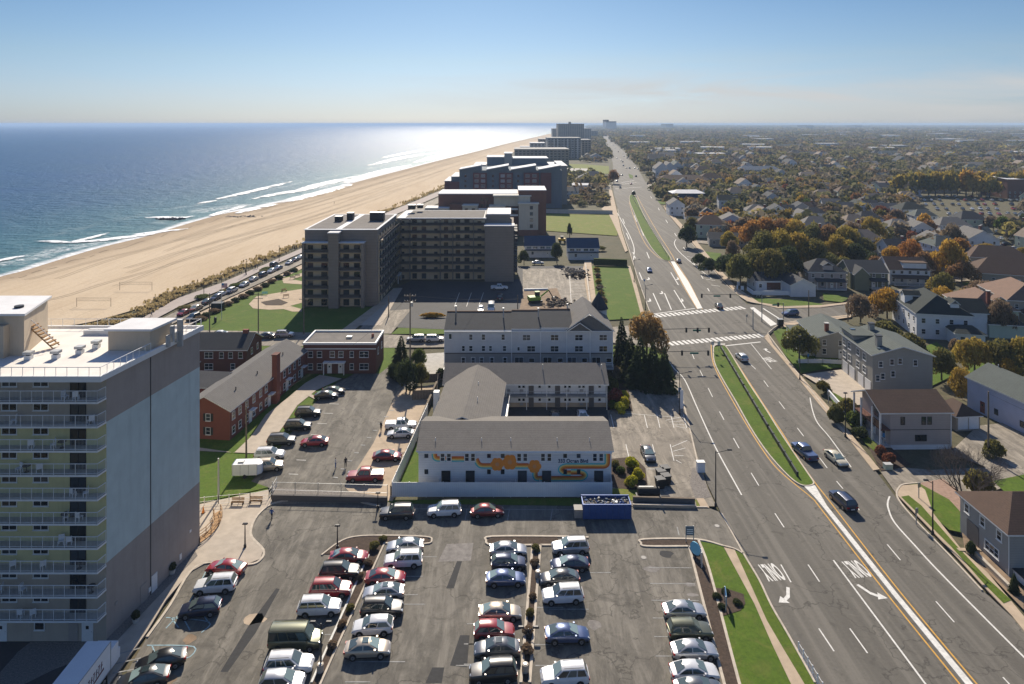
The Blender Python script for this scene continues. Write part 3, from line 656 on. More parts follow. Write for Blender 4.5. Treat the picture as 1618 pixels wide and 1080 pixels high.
# tar patches, worn spots, manholes
pt = MB()
def blob(px, py, rx, ry, mat, z=.036, n=11, seed=0):
    g = G(px, py); r_ = random.Random(seed+px); pts = []
    for i in range(n):
        a = 2*math.pi*i/n; k = r_.uniform(.72, 1.2); pts.append((g.x+math.cos(a)*rx*k, g.y+math.sin(a)*ry*k))
    pt.sheet(pts, z, mat)
for q in ([(722,887),(730,887),(717,930),(705,930)], [(727,1004),(742,1004),(738,1055),(711,1052)], [(683,1055),(702,1055),(698,1080),(672,1080)]):
    pt.sheet(P(q), .036, 'asphalt_patch')
pt.sheet(P([(436,930),(442,931),(404,1000),(360,1062),(348,1062),(392,990)]), .036, 'asphalt_patch')
pt.sheet(P([(706,860),(748,858),(744,886),(692,888)]), .036, 'worn_patch')
for a in ((1052,875,.9,.8,'asphalt_patch'),(1030,899,.9,.6,'worn_patch'),(1090,924,.7,.35,'worn_patch'),(940,987,.8,.8,'worn_patch'),(1095,940,.8,.3,'worn_patch'),(402,978,1.3,.9,'tan_concrete'),(300,1010,.7,.8,'dirt'),(262,1075,1.2,.8,'dirt')): blob(*a)
pt.build('pavement_patches')['kind'] = 'structure'
def manhole(px, py, z, lab):
    g = G(px, py); t = thing('manhole_cover', lab, 'manhole', (g.x, g.y, z))
    b = MB(); b.tube((0,0,0), (0,0,.015), .42, .42, 'worn_patch', 20); b.build('frame', t)
    b = MB(); b.tube((0,0,.015), (0,0,.022), .3, .3, 'pale_concrete', 20); b.build('cover', t)
manhole(1133, 831, .035, 'round pale manhole cover in the driveway mouth'); manhole(1017, 881, .035, 'round manhole cover in the lot near the short planter island')
# ---------------------------------------------------------------- vehicles
for k_, c_ in dict(red=(.30,.012,.016), dark_red=(.14,.008,.014), white=(.62,.63,.64), silver=(.40,.41,.43), beige=(.42,.36,.28), black=(.009,.009,.011), navy=(.012,.02,.055), slate_blue=(.06,.09,.19), grey=(.11,.115,.125), dark_grey=(.04,.042,.047), olive=(.10,.105,.06), cream=(.60,.55,.40)).items():
    m, nt, b = nm('paint_'+k_) if 'paint_'+k_ not in M else nm('car_'+k_)
    M['car_'+k_] = m
    g = N(nt, 'ShaderNodeTexCoord').outputs['Object']
    nt.links.new(ramp(nt, [(.3, sc3(c_, .9)), (.7, sc3(c_, 1.08))], noise(nt, g, 1.2, 4)), b.inputs['Base Color'])
    metal = .0 if k_ in ('white', 'cream', 'red') else .45
    b.inputs['Metallic'].default_value = metal; b.inputs['Roughness'].default_value = .32
    b.inputs['Coat Weight'].default_value = .8; b.inputs['Coat Roughness'].default_value = .06
    m.name = 'car_'+k_
SPEC = {
 'sedan': dict(L=4.75, W=1.84, top=[(-2.37,.60),(-2.31,.90),(-1.95,.99),(-1.2,1.0),(0,.98),(.9,.94),(1.55,.88),(2.12,.76),(2.37,.55)], cab=(-1.92,-1.0,.22,1.18), belt=.97, roof=1.45, wr=.60),
 'suv': dict(L=4.75, W=1.92, top=[(-2.37,.62),(-2.34,1.02),(-2.1,1.10),(-1.2,1.10),(0,1.09),(.95,1.06),(1.6,1.01),(2.15,.92),(2.37,.62)], cab=(-2.28,-1.92,.30,1.12), belt=1.08, roof=1.72, wr=.66),
 'hatchback': dict(L=4.35, W=1.82, top=[(-2.17,.60),(-2.14,.98),(-1.9,1.04),(-1.1,1.04),(0,1.03),(.85,1.0),(1.5,.94),(1.98,.82),(2.17,.58)], cab=(-2.1,-1.55,.22,1.1), belt=1.02, roof=1.56, wr=.62),
 'van': dict(L=5.5, W=2.04, top=[(-2.75,.62),(-2.74,1.2),(-2.5,1.24),(-1.2,1.24),(0,1.24),(1.4,1.22),(2.0,1.12),(2.55,.98),(2.75,.62)], cab=(-2.72,-2.62,1.05,1.72), belt=1.2, roof=2.15, wr=.86),
 'pickup': dict(L=5.7, W=2.0, top=[(-2.85,.68),(-2.84,1.12),(-2.6,1.14),(-1.2,1.14),(0,1.13),(1.2,1.10),(1.9,1.07),(2.55,1.0),(2.85,.66)], cab=(-.95,-.72,.62,1.28), belt=1.1, roof=1.84, wr=.68),
}
def loft(b, secs, mat, close=True):
    n = len(secs[0]); vs = [p for s in secs for p in s]; fs = []
    for i in range(len(secs)-1):
        for k in range(n-1): fs.append((i*n+k, (i+1)*n+k, (i+1)*n+k+1, i*n+k+1))
        if close: fs.append((i*n+n-1, (i+1)*n+n-1, (i+1)*n, i*n))
    fs.append(tuple(range(n))); fs.append(tuple(range((len(secs)-1)*n, len(secs)*n))[::-1])
    b.grid(vs, fs, mat)
def car_body(kind, s, b):
    W = s['W']/2; L = s['L']/2; secs = []
    for x, zt in s['top']:
        e = abs(x)/L; w_ = W*(1-.16*max(0, (e-.72)/.28)**2); zb = .24+.16*max(0, (e-.8)/.2)
        half = [(w_*.86, zb), (w_*.97, zb+.10), (w_, (zb+zt)/2+.02), (w_*.965, zt-.12), (w_*.90, zt-.025), (w_*.5, zt+.02)]
        pts = [(x, y, z) for y, z in half]+[(x, 0, zt+.03)]+[(x, -y, z) for y, z in half[::-1]]
        secs.append(pts)
    loft(b, secs, 'car_white')
    x0, x1, x2, x3 = s['cab']; zb, zr, wr = s['belt'], s['roof'], s['wr']; wb = W*.90
    def sec(x, z, w_, wbase):
        k = (z-zb)/(zr-zb)
        return [(x, wbase, zb-.04), (x, w_+.06*(1-k)+.045, max(zb-.02, z-.07)), (x, w_-.05, z-.005), (x, 0, z+.03*k), (x, -w_+.05, z-.005), (x, -w_-.06*(1-k)-.045, max(zb-.02, z-.07)), (x, -wbase, zb-.04)]
    loft(b, [sec(x0, zb+.01, wb-.05, wb-.04), sec(x1, zr-.03, wr, wb), sec((x1+x2)/2, zr+.005, wr, wb), sec(x2, zr-.03, wr, wb), sec(x3, zb+.01, wb-.05, wb-.04)], 'car_white')
    # wheel arches
    ax = s['L']*.295
    for sx in (-ax*1.0, ax*1.02):
        for sy in (-1, 1): b.tube((sx, sy*(W-.30), .36), (sx, sy*(W+.004), .36), .40, .40, 'black_plastic', 14)
    b.box(-L*.93, L*.93, -W*.84, W*.84, .16, .26, 'black_plastic')
    if kind == 'pickup':
        b.box(-2.72, -1.02, -W*.80, W*.80, 1.14, 1.18, 'black_plastic')
    if kind in ('suv', 'van'):
        for sy in (-1, 1): b.tube((x1+.15, sy*wr*.92, zr+.05), (x2-.2, sy*wr*.92, zr+.05), .022, .022, 'black_plastic', 5)
def car_glass_parts(kind, s):
    W = s['W']/2; x0, x1, x2, x3 = s['cab']; zb, zr, wr = s['belt'], s['roof'], s['wr']; wb = W*.90; e = .018
    out = []
    b = MB(); n = Vector((zr-zb, 0, x3-x2)).normalized()*e
    q = [(x3-.04, -wb+.12, zb+.05), (x3-.04, wb-.12, zb+.05), (x2+.05, wr-.06, zr-.055), (x2+.05, -wr+.06, zr-.055)]
    b.face([Vector(p)+n for p in q], 'screen_glass'); out.append(('windscreen', b))
    b = MB(); n = Vector((-(zr-zb), 0, x1-x0)).normalized()*e
    q = [(x0+.04, wb-.14, zb+.06), (x0+.04, -wb+.14, zb+.06), (x1-.05, -wr+.08, zr-.06), (x1-.05, wr-.08, zr-.06)]
    b.face([Vector(p)+n for p in q], 'screen_glass'); out.append(('rear_window', b))
    nw = {'sedan': 2, 'suv': 3, 'hatchback': 2, 'van': 4, 'pickup': 2}[kind]
    for sy in (-1, 1):
        for i in range(nw):
            a, c = i/nw, (i+1)/nw; g_ = .05
            bx0, bx1 = x0+.16, x3-.20; tx0, tx1 = x1+.02, x2-.02
            P4 = [(bx0+(bx1-bx0)*a+g_, wb-.005, zb+.04), (bx0+(bx1-bx0)*c-g_, wb-.005, zb+.04), (tx0+(tx1-tx0)*c-g_, wr+.065, zr-.11), (tx0+(tx1-tx0)*a+g_, wr+.065, zr-.11)]
            b = MB(); q = [(x, sy*(y+e*.8), z) for x, y, z in P4]; b.face(q if sy < 0 else q[::-1], 'car_glass'); out.append(('side_window', b))
    return out
def car_bits(kind, s):
    W = s['W']/2; L = s['L']/2; out = []; zf = s['top'][-2][1]
    for sy in (-1, 1):
        b = MB(); y0 = sy*W*.60; b.hexa([(L-.30, y0-.2, zf-.17), (L-.02, y0-.2, zf-.19), (L-.16, y0+.2, zf-.19) if sy > 0 else (L-.02, y0+.2, zf-.19), (L-.30, y0+.2, zf-.17), (L-.30, y0-.2, zf-.02), (L-.12, y0-.2, zf-.05), (L-.22, y0+.2, zf-.05), (L-.30, y0+.2, zf-.02)], 'lamp_clear'); out.append(('headlight', b))
    for sy in (-1, 1):
        y0 = sy*W*.70; b = MB(); b.box(-L-.012, -L+.2, y0-.17, y0+.17, .70, .88, 'lamp_red'); out.append(('tail_light', b))
    for sy in (-1, 1):
        x3 = s['cab'][3]; b = MB(); b.box(x3-.42, x3-.26, min(sy*W*.93, sy*(W+.13)), max(sy*W*.93, sy*(W+.13)), s['belt']+.0, s['belt']+.15, 'car_white'); out.append(('wing_mirror', b))
    return out
WH = MB(); WH.tube((0,-.11,0), (0,.11,0), .335, .335, 'tyre', 18)
RM = MB(); RM.tube((0,-.118,0), (0,.118,0), .20, .20, 'alloy', 12); RM.tube((0,-.121,0), (0,.121,0), .05, .05, 'tyre', 8)
WHM, RMM = WH.mesh('wheel', 40), RM.mesh('rim', 40)
CARP, CARF = {}, {}
for kind, s in SPEC.items():
    t = thing('parked_car', 'x', 'car'); b = MB(); car_body(kind, s, b); b.build('body', t, smooth=32)
    for nme, g_ in car_glass_parts(kind, s)+car_bits(kind, s): g_.build(nme, t)
    for sx in (-1, 1.02):
        for sy in (-1, 1):
            w_ = inst('wheel', WHM, t, (sx*s['L']*.295, sy*(s['W']/2-.10), .335)); inst('rim', RMM, w_)
    if kind == 'pickup': b = MB(); b.box(-2.74, -1.0, -.82, .82, 1.17, 1.21, 'car_white'); b.build('bed_cover', t)
    CARP[kind] = t
    f = MB(); car_body(kind, s, f)
    for nme, g_ in car_glass_parts(kind, s)+car_bits(kind, s):
        for q, mi in zip(g_.f, g_.m): f.face([g_.v[i] for i in q], g_.mats[mi])
    for sx in (-1, 1.02):
        for sy in (-1, 1): f.tube((sx*s['L']*.295, sy*(s['W']/2-.22), .335), (sx*s['L']*.295, sy*(s['W']/2+.012), .335), .33, .33, 'tyre', 10)
    CARF[kind] = f.mesh('car_small', 32)
USEDP = set()
NAMES = {'sedan': 'car', 'suv': 'suv', 'hatchback': 'hatchback', 'van': 'van', 'pickup': 'pickup_truck'}
CATS = {'sedan': 'car', 'suv': 'suv', 'hatchback': 'car', 'van': 'van', 'pickup': 'pickup truck'}
def car(kind, colr, px, py, head, label, group=None, prefix='parked_', roof=None, sc=1.0, z=.045, world=None):
    """px,py: centre of the wheels on the ground; head: degrees, 0 = nose to +X"""
    src = CARP[kind]
    t = copy_tree(src)
    t.name = prefix+NAMES[kind]; g = world or G(px, py); t.location = (g[0], g[1], z); t.rotation_euler = (0,0,rad(head)); t.scale = (sc,)*3
    t['label'] = label; t['category'] = CATS[kind]
    if group: t['group'] = group
    recolour(t, {'car_white': 'car_'+colr})
    if 'sunroof' in label: b = MB(); q = SPEC[kind]; b.box(-.55, .1, -.38, .38, q['roof']+.02, q['roof']+.045, 'car_glass'); b.build('sunroof', t)
    if kind != 'pickup': b = MB(); L_ = SPEC[kind]['L']/2; b.box(-L_-.02, -L_+.05, -.26, .26, .50, .63, 'white_trim'); b.build('number_plate', t)
    return t
def farcar(kind, colr, px, py, head, label, group, prefix='parked_', sc=1.0, world=None):
    o = inst(prefix+NAMES[kind], CARF[kind]); g = world or G(px, py); o.location = (g[0], g[1], .03); o.rotation_euler = (0,0,rad(head)); o.scale = (sc,)*3
    tag(o, label, CATS[kind], group); recolour(o, {'car_white': 'car_'+colr}); return o
LG = 'cars parked in the front lot'
for kind, c_, px, py, hd, lab in [
 ('sedan','red',357,905,172,'red sedan at the far end of the row beside the tall apartment block'),
 ('suv','white',340,933,186,'white suv between the red sedan and the navy hatchback beside the apartment block'),
 ('hatchback','navy',316,970,190,'dark navy hatchback in the blue bays beside the apartment block'),
 ('sedan','black',254,1054,200,'black sedan near the white trailer at the lower left'),
 ('sedan','dark_grey',226,1082,197,'dark grey sedan with sunroof, nearest to the white trailer'),
 ('sedan','red',551,887,4,'red sedan tucked into the corner of the curved planter island'),
 ('suv','black',537,911,4,'black suv between two red cars left of the first planter'),
 ('suv','red',523,939,3,'red suv above the big white suv left of the first planter'),
 ('suv','white',505,968,4,'large white suv with roof rails above the olive van'),
 ('van','olive',468,1021,2,'olive green van with a pale roof, longest in the lot'),
 ('suv','white',457,1060,4,'white suv directly below the olive van'),
 ('hatchback','silver',446,1088,4,'silver hatchback cut off by the lower edge below the olive van'),
 ('sedan','silver',640,870,184,'silver sedan nearest the rounded island end, top of the second column'),
 ('suv','white',637,893,184,'white suv with dark red sides just under the silver sedan'),
 ('sedan','red',609,920,2,'bright red sedan right of the first planter'),
 ('sedan','silver',606,944,184,'silver sedan with sunroof under the bright red sedan'),
 ('suv','black',604,970,2,'black suv with red tail lights right of the first planter'),
 ('hatchback','white',589,999,184,'white hatchback above the beige sedan right of the first planter'),
 ('sedan','beige',581,1034,4,'beige sedan with sunroof, lowest right of the first planter'),
 ('sedan','silver',803,876,2,'pale silver sedan nearest the island left of the middle planter'),
 ('hatchback','navy',804,897,2,'navy hatchback second below the island left of the middle planter'),
 ('sedan','slate_blue',799,922,2,'slate blue sedan above the empty bay left of the middle planter'),
 ('sedan','beige',790,976,2,'beige sedan with dark sides above the red suv by the middle planter'),
 ('hatchback','red',781,1006,2,'red hatchback left of the middle planter'),
 ('sedan','grey',785,1034,182,'grey sedan with sunroof between the red hatchback and the black suv'),
 ('suv','black',779,1072,184,'large black suv at the bottom left of the middle planter'),
 ('suv','silver',901,872,184,'silver suv with roof bars at the top right of the middle planter'),
 ('sedan','navy',900,899,184,'navy sedan under the silver suv with roof bars'),
 ('sedan','dark_grey',884,921,184,'dark grey sedan right of the middle planter'),
 ('suv','white',889,949,184,'white compact suv above the free bays right of the middle planter'),
 ('sedan','slate_blue',896,1011,2,'blue sedan alone in the middle of its column'),
 ('suv','white',892,1078,184,'white suv below the lone blue sedan'),
 ('sedan','silver',1081,973,2,'silver sedan, topmost of the four beside the long right planter'),
 ('suv','olive',1090,1006,2,'dark olive suv with a beige roof between silver sedans'),
 ('sedan','silver',1097,1037,2,'silver sedan directly below the olive suv'),
 ('sedan','white',1097,1071,2,'whitish sedan, third silver-toned car beside the right planter'),
 ('sedan','grey',1104,1099,2,'grey car barely showing at the lower edge beside the right planter'),
 ('suv','dark_grey',627,817,182,'dark grey suv at the left end of the shaded row under the white fence'),
 ('suv','white',702,813,184,'white suv in the shaded row under the white fence'),
 ('sedan','dark_red',770,814,4,'dark red sedan in the shaded row under the white fence')]:
    t = car(kind, c_, px, py, hd, lab, LG)
BG = 'cars parked by the brick apartments'
for kind, c_, px, py, hd, lab in [
 ('sedan','black',527,622,5,'black sedan deepest in the shade by the flat roofed brick block'),
 ('sedan','black',516,629,5,'black sedan half in shade, second from the flat roofed brick block'),
 ('suv','black',487,657,5,'black suv above another black suv facing the brick wing'),
 ('suv','black',471,678,5,'lower of the two black suvs facing the brick wing'),
 ('suv','dark_grey',445,701,5,'dark grey suv above the white one facing the brick wing'),
 ('suv','white',426,724,5,'white suv in front of the beige one by the trailer'),
 ('suv','beige',424,742,10,'beige suv tucked behind the white box trailer'),
 ('sedan','red',497,703,184,'red sedan parked alone in the aisle of the brick apartments'),
 ('pickup','white',634,677,3,'white pickup truck on the tan concrete strip'),
 ('sedan','white',633,690,183,'white sedan beside the white pickup on the concrete strip'),
 ('sedan','dark_red',612,726,2,'dark red sedan on the tan concrete strip'),
 ('pickup','red',577,758,182,'red pickup truck with a grey bed cover'),
 ('sedan','black',877,662,90,'black sedan in the shaded motel courtyard'),
 ('sedan','white',921,663,-88,'white sedan in the shaded motel courtyard'),
 ('sedan','grey',1024,722,-88,'grey sedan alone in the motel forecourt')]:
    t = car(kind, c_, px, py, hd, lab, BG if px < 700 else 'cars parked at the motel')
    if kind == 'pickup' and c_ == 'red': recolour([o for o in t.children if o.name.startswith('bed_cover')][0], {'car_red': 'grey_metal'})
for kind, c_, px, py, hd, lab in [
 ('pickup','slate_blue',1271,719,97,'dark blue pickup driving away beside the narrow median'),
 ('sedan','cream',1321,729,-83,'cream coloured sedan driving beside the dark pickup'),
 ('suv','navy',1332,797,97,'dark navy suv passing the lower tip of the grass median'),
 ('hatchback','white',1172,568,93,'white hatchback waiting near the top of the grass median'),
 ('sedan','black',1136,486,84,'black car on the far crosswalk'),
 ('suv','slate_blue',1249,498,193,'slate blue car turning in from the east side street'),
 ('sedan','slate_blue',1026,429,-96,'blue car approaching on the western carriageway'),
 ('sedan','dark_grey',1072,414,84,'dark car driving off beside the tip of the far median')]:
    car(kind, c_, px, py, hd, lab, 'cars driving on the boulevard', prefix='moving_', z=.02)
rr = random.Random(11)
seen = [('sedan','navy'),('sedan','white'),('suv','black'),('suv','silver'),('sedan','red'),('hatchback','grey'),('pickup','white'),('sedan','black')]
for i, (px, py) in enumerate([(983,277),(979,277),(990,266),(995,266),(984,256),(981,254),(1005,279),(1003,266),(1008,267),(997,291),(980,297),(975,250),(986,247),(991,250),(984,243),(977,240),(972,234),(966,229),(1001,304),(975,287),(985,262),(970,230),(979,236),(964,225)]):
    k, c_ = seen[rr.randrange(8)]
    farcar(k, c_, px, py, 84 if px % 2 else -96, f'small {c_.replace("_"," ")} car far down the boulevard', 'traffic far along the boulevard', 'distant_')
for i, (px, py, k, c_) in enumerate([(290,497,'sedan','red'),(311,489,'sedan','beige'),(328,479,'sedan','dark_grey'),(341,473,'hatchback','navy'),(350,467,'sedan','white'),(367,461,'suv','white'),(386,452,'sedan','silver'),(401,443,'sedan','silver'),(416,436,'suv','navy'),(429,430,'sedan','silver'),(440,425,'sedan','slate_blue'),(433,420,'suv','navy'),(457,417,'sedan','silver'),(467,412,'sedan','navy'),(475,408,'sedan','white'),(305,505,'suv','black')]):
    a = math.degrees(math.atan2(*(lambda u, v: (v.y-u.y, v.x-u.x))(G(290,500), G(477,412))))
    t = car(k, c_, px, py, a+(180 if i % 3 == 0 else 0), f'{c_.replace("_"," ")} {NAMES[k].replace("_"," ")} parked {["nearest the flagpole lawn, first","second","third","fourth","fifth","sixth","seventh","eighth","ninth","tenth","eleventh","on the promenade side opposite the tenth","twelfth","thirteenth","last before the tall condominium,","behind the flagpole at the near end,"][i]} along the ocean road kerb', 'cars parked along the ocean road')
for i, (px, py, k, c_) in enumerate([(657,539,'suv','silver'),(687,539,'suv','white'),(345,531,'sedan','white'),(388,533,'sedan','silver'),(419,534,'sedan','dark_grey'),(450,532,'suv','silver')]):
    car(k, c_, px, py, 4 if i % 2 else 184, f'{c_.replace("_"," ")} {NAMES[k]} on the side street, {["left of the two by the lawn corner","right of the two by the lawn corner","leftmost behind the brick apartments","second behind the brick apartments","third behind the brick apartments","rightmost behind the brick apartments"][i]}', 'cars parked on the side street')
car('pickup','white',789,457,0,'white pickup truck in the shade under the long condominium'); car('suv','navy',790,472,90,'dark suv in the shade behind the white pickup')
car('van','white',776,490,-90,'white van parked behind the townhouse roof'); car('hatchback','silver',760,492,-90,'silver hatchback beside the white van behind the townhouses')
car('sedan','white',850,417,0,'white car in the shade behind the construction lot')
# crowded lot far to the right
k_ = 0
for row in range(9):
    y = 311+row*5.6+row*row*.35
    for c in range(13):
        x = 1455+c*13.5+rr.uniform(-2, 2)+row*4
        if x > 1640 or rr.random() < .2: continue
        kk, cc = seen[rr.randrange(8)]; cc = rr.choice(['white','silver','silver','white','grey','navy','red','black'])
        farcar(kk, cc, x, y, 70+rr.choice((0,180)), 'small car among the rows of the crowded lot past the houses', 'cars in the crowded far lot', 'distant_')
for i, (x, y) in enumerate([(1556,374),(1567,380),(1580,382),(1592,388),(1602,394),(1472,405),(1478,412),(1451,412),(1490,452),(1525,460),(1556,398),(1572,402)]):
    farcar('suv' if i % 2 else 'sedan', ['white','silver','dark_grey','navy','white','black'][i % 6], x, y, -25+i*9, f'small {["white","silver","dark grey","navy","white","black"][i%6]} car parked in a street of the eastern neighbourhood', 'cars in the eastern streets', 'distant_')
for src in CARP.values():
    for o in list(src.children_recursive)+[src]: bpy.data.objects.remove(o)
# ---------------------------------------------------------------- main buildings
for k_, c_, ln in (('stucco_tan',(.42,.36,.29),0),('stucco_grey_brown',(.34,.295,.26),0),('pale_blue_panel',(.48,.56,.54),0),('yellow_green_wall',(.58,.54,.29),0),('brick_red',(.20,.065,.042),.25),('brick_dark',(.13,.05,.036),.25),
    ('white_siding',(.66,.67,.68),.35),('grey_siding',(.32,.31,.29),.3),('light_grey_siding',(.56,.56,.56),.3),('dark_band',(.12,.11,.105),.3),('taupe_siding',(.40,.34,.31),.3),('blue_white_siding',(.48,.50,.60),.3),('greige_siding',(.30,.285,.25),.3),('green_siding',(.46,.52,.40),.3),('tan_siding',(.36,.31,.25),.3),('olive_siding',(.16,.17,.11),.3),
    ('condo_brown',(.24,.20,.165),.9),('condo_cream',(.56,.45,.30),0),('hotel_beige',(.55,.50,.40),0),('hotel_brick',(.19,.09,.065),0),('slate_panel',(.13,.165,.20),0),('maroon_panel',(.15,.055,.055),0),('far_concrete',(.33,.32,.30),0),('far_brown',(.24,.21,.18),0),('pale_stone',(.50,.49,.46),0),('penthouse_tan',(.52,.43,.32),0)):
    pm(k_, c_, .85, .07, .5, lines=ln, streak=not ln)
for k_, c_ in (('shingle_dark',(.055,.058,.062)),('shingle_grey',(.15,.143,.135)),('shingle_brown',(.10,.065,.048)),('shingle_tan',(.21,.17,.135)),('shingle_blue',(.045,.075,.125)),('shingle_green_grey',(.10,.115,.105)),('shingle_rust',(.20,.13,.095)),('shingle_black_green',(.03,.038,.036)),('motel_shingle',(.175,.162,.145))):
    m, nt, b = nm(k_); g = N(nt, 'ShaderNodeTexCoord').outputs['Object']
    col = ramp(nt, [(.3, sc3(c_, .8)), (.7, sc3(c_, 1.2))], noise(nt, g, .6, 5, .7))
    col = mixc(nt, .5, col, ramp(nt, [(.3, sc3(c_, .6)), (.7, sc3(c_, 1.4))], noise(nt, g, 5, 4, .8)))
    sp = N(nt, 'ShaderNodeSeparateXYZ'); nt.links.new(g, sp.inputs[0])
    lm = math_(nt, 'LESS_THAN', math_(nt, 'FRACT', math_(nt, 'MULTIPLY', sp.outputs[2], 7)), .25)
    col = mixc(nt, math_(nt, 'MULTIPLY', lm, .25), col, sc3(c_, .4))
    nt.links.new(col, b.inputs['Base Color']); b.inputs['Roughness'].default_value = .9; b.inputs['Specular IOR Level'].default_value = .2
pm('roof_membrane', (.72,.68,.62), .8, .10, .35, bstr=.1); pm('roof_gravel', (.17,.155,.14), .95, .2, .5, bstr=.3); pm('roof_white', (.66,.66,.66), .8, .1, .4)
pm('orange_paint', (.80,.27,.04), .8, .06, 2); pm('rust_paint', (.58,.12,.025), .8, .06, 2); pm('teal_paint', (.10,.50,.50), .8, .06, 2); pm('yellow_paint', (.85,.60,.18), .8, .06, 2); pm('coral_paint', (.70,.30,.12), .8, .06, 2); pm('navy_paint', (.01,.05,.11), .8, .06, 2)
pm('condo_balcony', (.055,.05,.05), .7, .1, 1); pm('blue_steel', (.025,.075,.25), .45, .15, 1.5, .2); pm('hotel_cornice', (.62,.60,.54), .8, .05, 1)

WMESH = {}
def wmesh(w_, h, kind):
    k = (round(w_, 2), round(h, 2), kind)
    if k in WMESH: return WMESH[k]
    b = MB(); fr = 'white_trim'; gl = 'window_glass'; t = .07
    if kind.startswith('dark'): fr = 'dark_metal'
    if kind.startswith('tan'): fr = 'stucco_tan'
    if kind.startswith('pale'): gl = 'pale_glass'
    T = t if kind != 'bold' else .14
    b.box(-w_/2, w_/2, -.07, .0, 0, T, fr); b.box(-w_/2, w_/2, -.07, .0, h-T, h, fr)
    b.box(-w_/2, -w_/2+T, -.07, .0, T, h-T, fr); b.box(w_/2-T, w_/2, -.07, .0, T, h-T, fr)
    n = max(1, round(w_/1.0))
    for i in range(1, n): x = -w_/2+w_*i/n; b.box(x-.03, x+.03, -.065, .0, T, h-T, fr)
    if 'door' not in kind and h > 1.2: b.box(-w_/2+T, w_/2-T, -.062, .0, h*.5-.025, h*.5+.025, fr)
    b.face([(-w_/2+T, -.03, T), (w_/2-T, -.03, T), (w_/2-T, -.03, h-T), (-w_/2+T, -.03, h-T)], gl)
    if kind == 'bold' or kind == 'white': b.box(-w_/2-.06, w_/2+.06, -.12, -.0, -.06, -.0, fr)
    WMESH[k] = b.mesh('window'); return WMESH[k]
class Bld:
    def __init__(s, name, label, cat, x, y, w_=10, d=10, rz=0.0, z=0.0, group=None):
        s.w, s.d = w_, d; s.t = thing(name, label, cat, (x, y, z), rz, group)
    def win(s, face, a, z, w_, h, kind='white', name='window', off=0.0, parent=None):
        me = wmesh(w_, h, kind)
        loc, r_ = {'F': ((a, -off, z), 0), 'R': ((s.w+off, a, z), math.pi/2), 'B': ((a, s.d+off, z), math.pi), 'L': ((-off, a, z), -math.pi/2)}[face]
        return inst(name, me, parent or s.t, loc, r_)
    def part(s, name, b, parent=None, **k): return b.build(name, parent or s.t, **k)

# A ---- the tall apartment block at the left
B = Bld('apartment_tower', 'tall tan apartment block with a pale blue side band and stacked balconies', 'building', -43.1, 72.55)
XL = -30.0; sk = 2.2/15.4; TD = 16.5
def tw(x, y): return (x+y*sk, y)
b = MB()
pl = lambda x0, x1, y0, y1: [tw(x0, y0), tw(x1, y0), tw(x1, y1), tw(x0, y1)]
def bandp(z0, z1, fm, rm):
    q = pl(XL, 0, 0, TD)
    for i, mt in ((0, fm), (1, rm), (2, fm), (3, fm)):
        a, c = q[i], q[(i+1) % 4]; b.face([(a[0], a[1], z0), (c[0], c[1], z0), (c[0], c[1], z1), (a[0], a[1], z1)], mt)
bandp(-.3, 8.3, 'stucco_tan', 'stucco_grey_brown'); bandp(8.3, 23.3, 'yellow_green_wall', 'pale_blue_panel'); bandp(23.3, 28.0, 'stucco_tan', 'stucco_grey_brown')
B.part('wall', b)
b = MB(); b.prism([tw(XL, -1.3), tw(.35, -1.3), tw(.35, TD+.3), tw(XL, TD+.3)], 28.0, 28.35, 'white_trim', 'roof_membrane'); rf = B.part('roof', b)
b = MB()
for q in ([(XL,-1.3),(.35,-1.3),(.35,-1.0),(XL,-1.0)], [(.05,-1.0),(.35,-1.0),(.35,TD+.3),(.05,TD+.3)], [(XL,TD),(.05,TD),(.05,TD+.3),(XL,TD+.3)]):
    b.prism([tw(*p) for p in q], 28.35, 28.62, 'white_trim')
B.part('parapet', b)
b = MB(); b.prism([tw(.02, 6.9), tw(.05, 6.9), tw(.05, 7.0), tw(.02, 7.0)], 0, 28, 'dark_metal'); B.part('expansion_joint', b)
# service room flush with the side wall and the stair house
b = MB(); b.prism(pl(-5.4, -.5, 7.6, 11.6), 28.35, 30.7, 'penthouse_tan'); b.prism(pl(-5.7, -.1, 7.3, 12.0), 30.7, 30.95, 'roof_white'); ph = B.part('service_room', b)
b = MB()
for y, z, h in ((9.2, 28.2, 1.4), (10.0, 28.6, 1.9), (10.8, 28.3, 1.2)): x = .3+y*sk; b.box(x, x+.35, y, y+.5, z, z+h, 'galvanised')
b.box(.3+11.5*sk, .9+11.5*sk, 11.3, 11.7, 27.6, 30.9, 'galvanised'); B.part('utility_boxes', b)
b = MB(); b.prism([(-25,5.8),(-12.9,5.8),(-15.4,13.5),(-25,13.5)], 28.35, 33.0, 'penthouse_tan'); b.prism([(-25,5.5),(-12.6,5.5),(-15.1,13.8),(-25,13.8)], 33.0, 33.25, 'roof_white')
b.box(-16.6, -14.6, 4.9, 5.8, 28.35, 32.0, 'penthouse_tan'); b.tube((-15.2, 8.2, 33.25), (-15.2, 8.2, 33.5), .5, .5, 'dark_metal', 10); B.part('stair_house', b)
b = MB()
for i in range(8): b.box(-13.9+i*.35, -13.55+i*.35, 8.0, 9.2, 31.0-i*.32, 31.12-i*.32, 'wood')
b.tube((-13.9,8.0,32.1),(-11.1,8.0,29.6),.04,None,'white_trim'); b.tube((-13.9,8.0,31.0),(-11.1,8.0,28.5),.07,None,'wood'); b.tube((-13.9,9.2,31.0),(-11.1,9.2,28.5),.07,None,'wood'); B.part('roof_stair', b)
b = MB(); b.box(-11.0, -3.0, 13.6, 13.9, 28.35, 28.9, 'white_trim'); b.box(-11.0, -3.0, 14.6, 15.0, 28.35, 28.8, 'roof_white'); B.part('roof_curb', b)
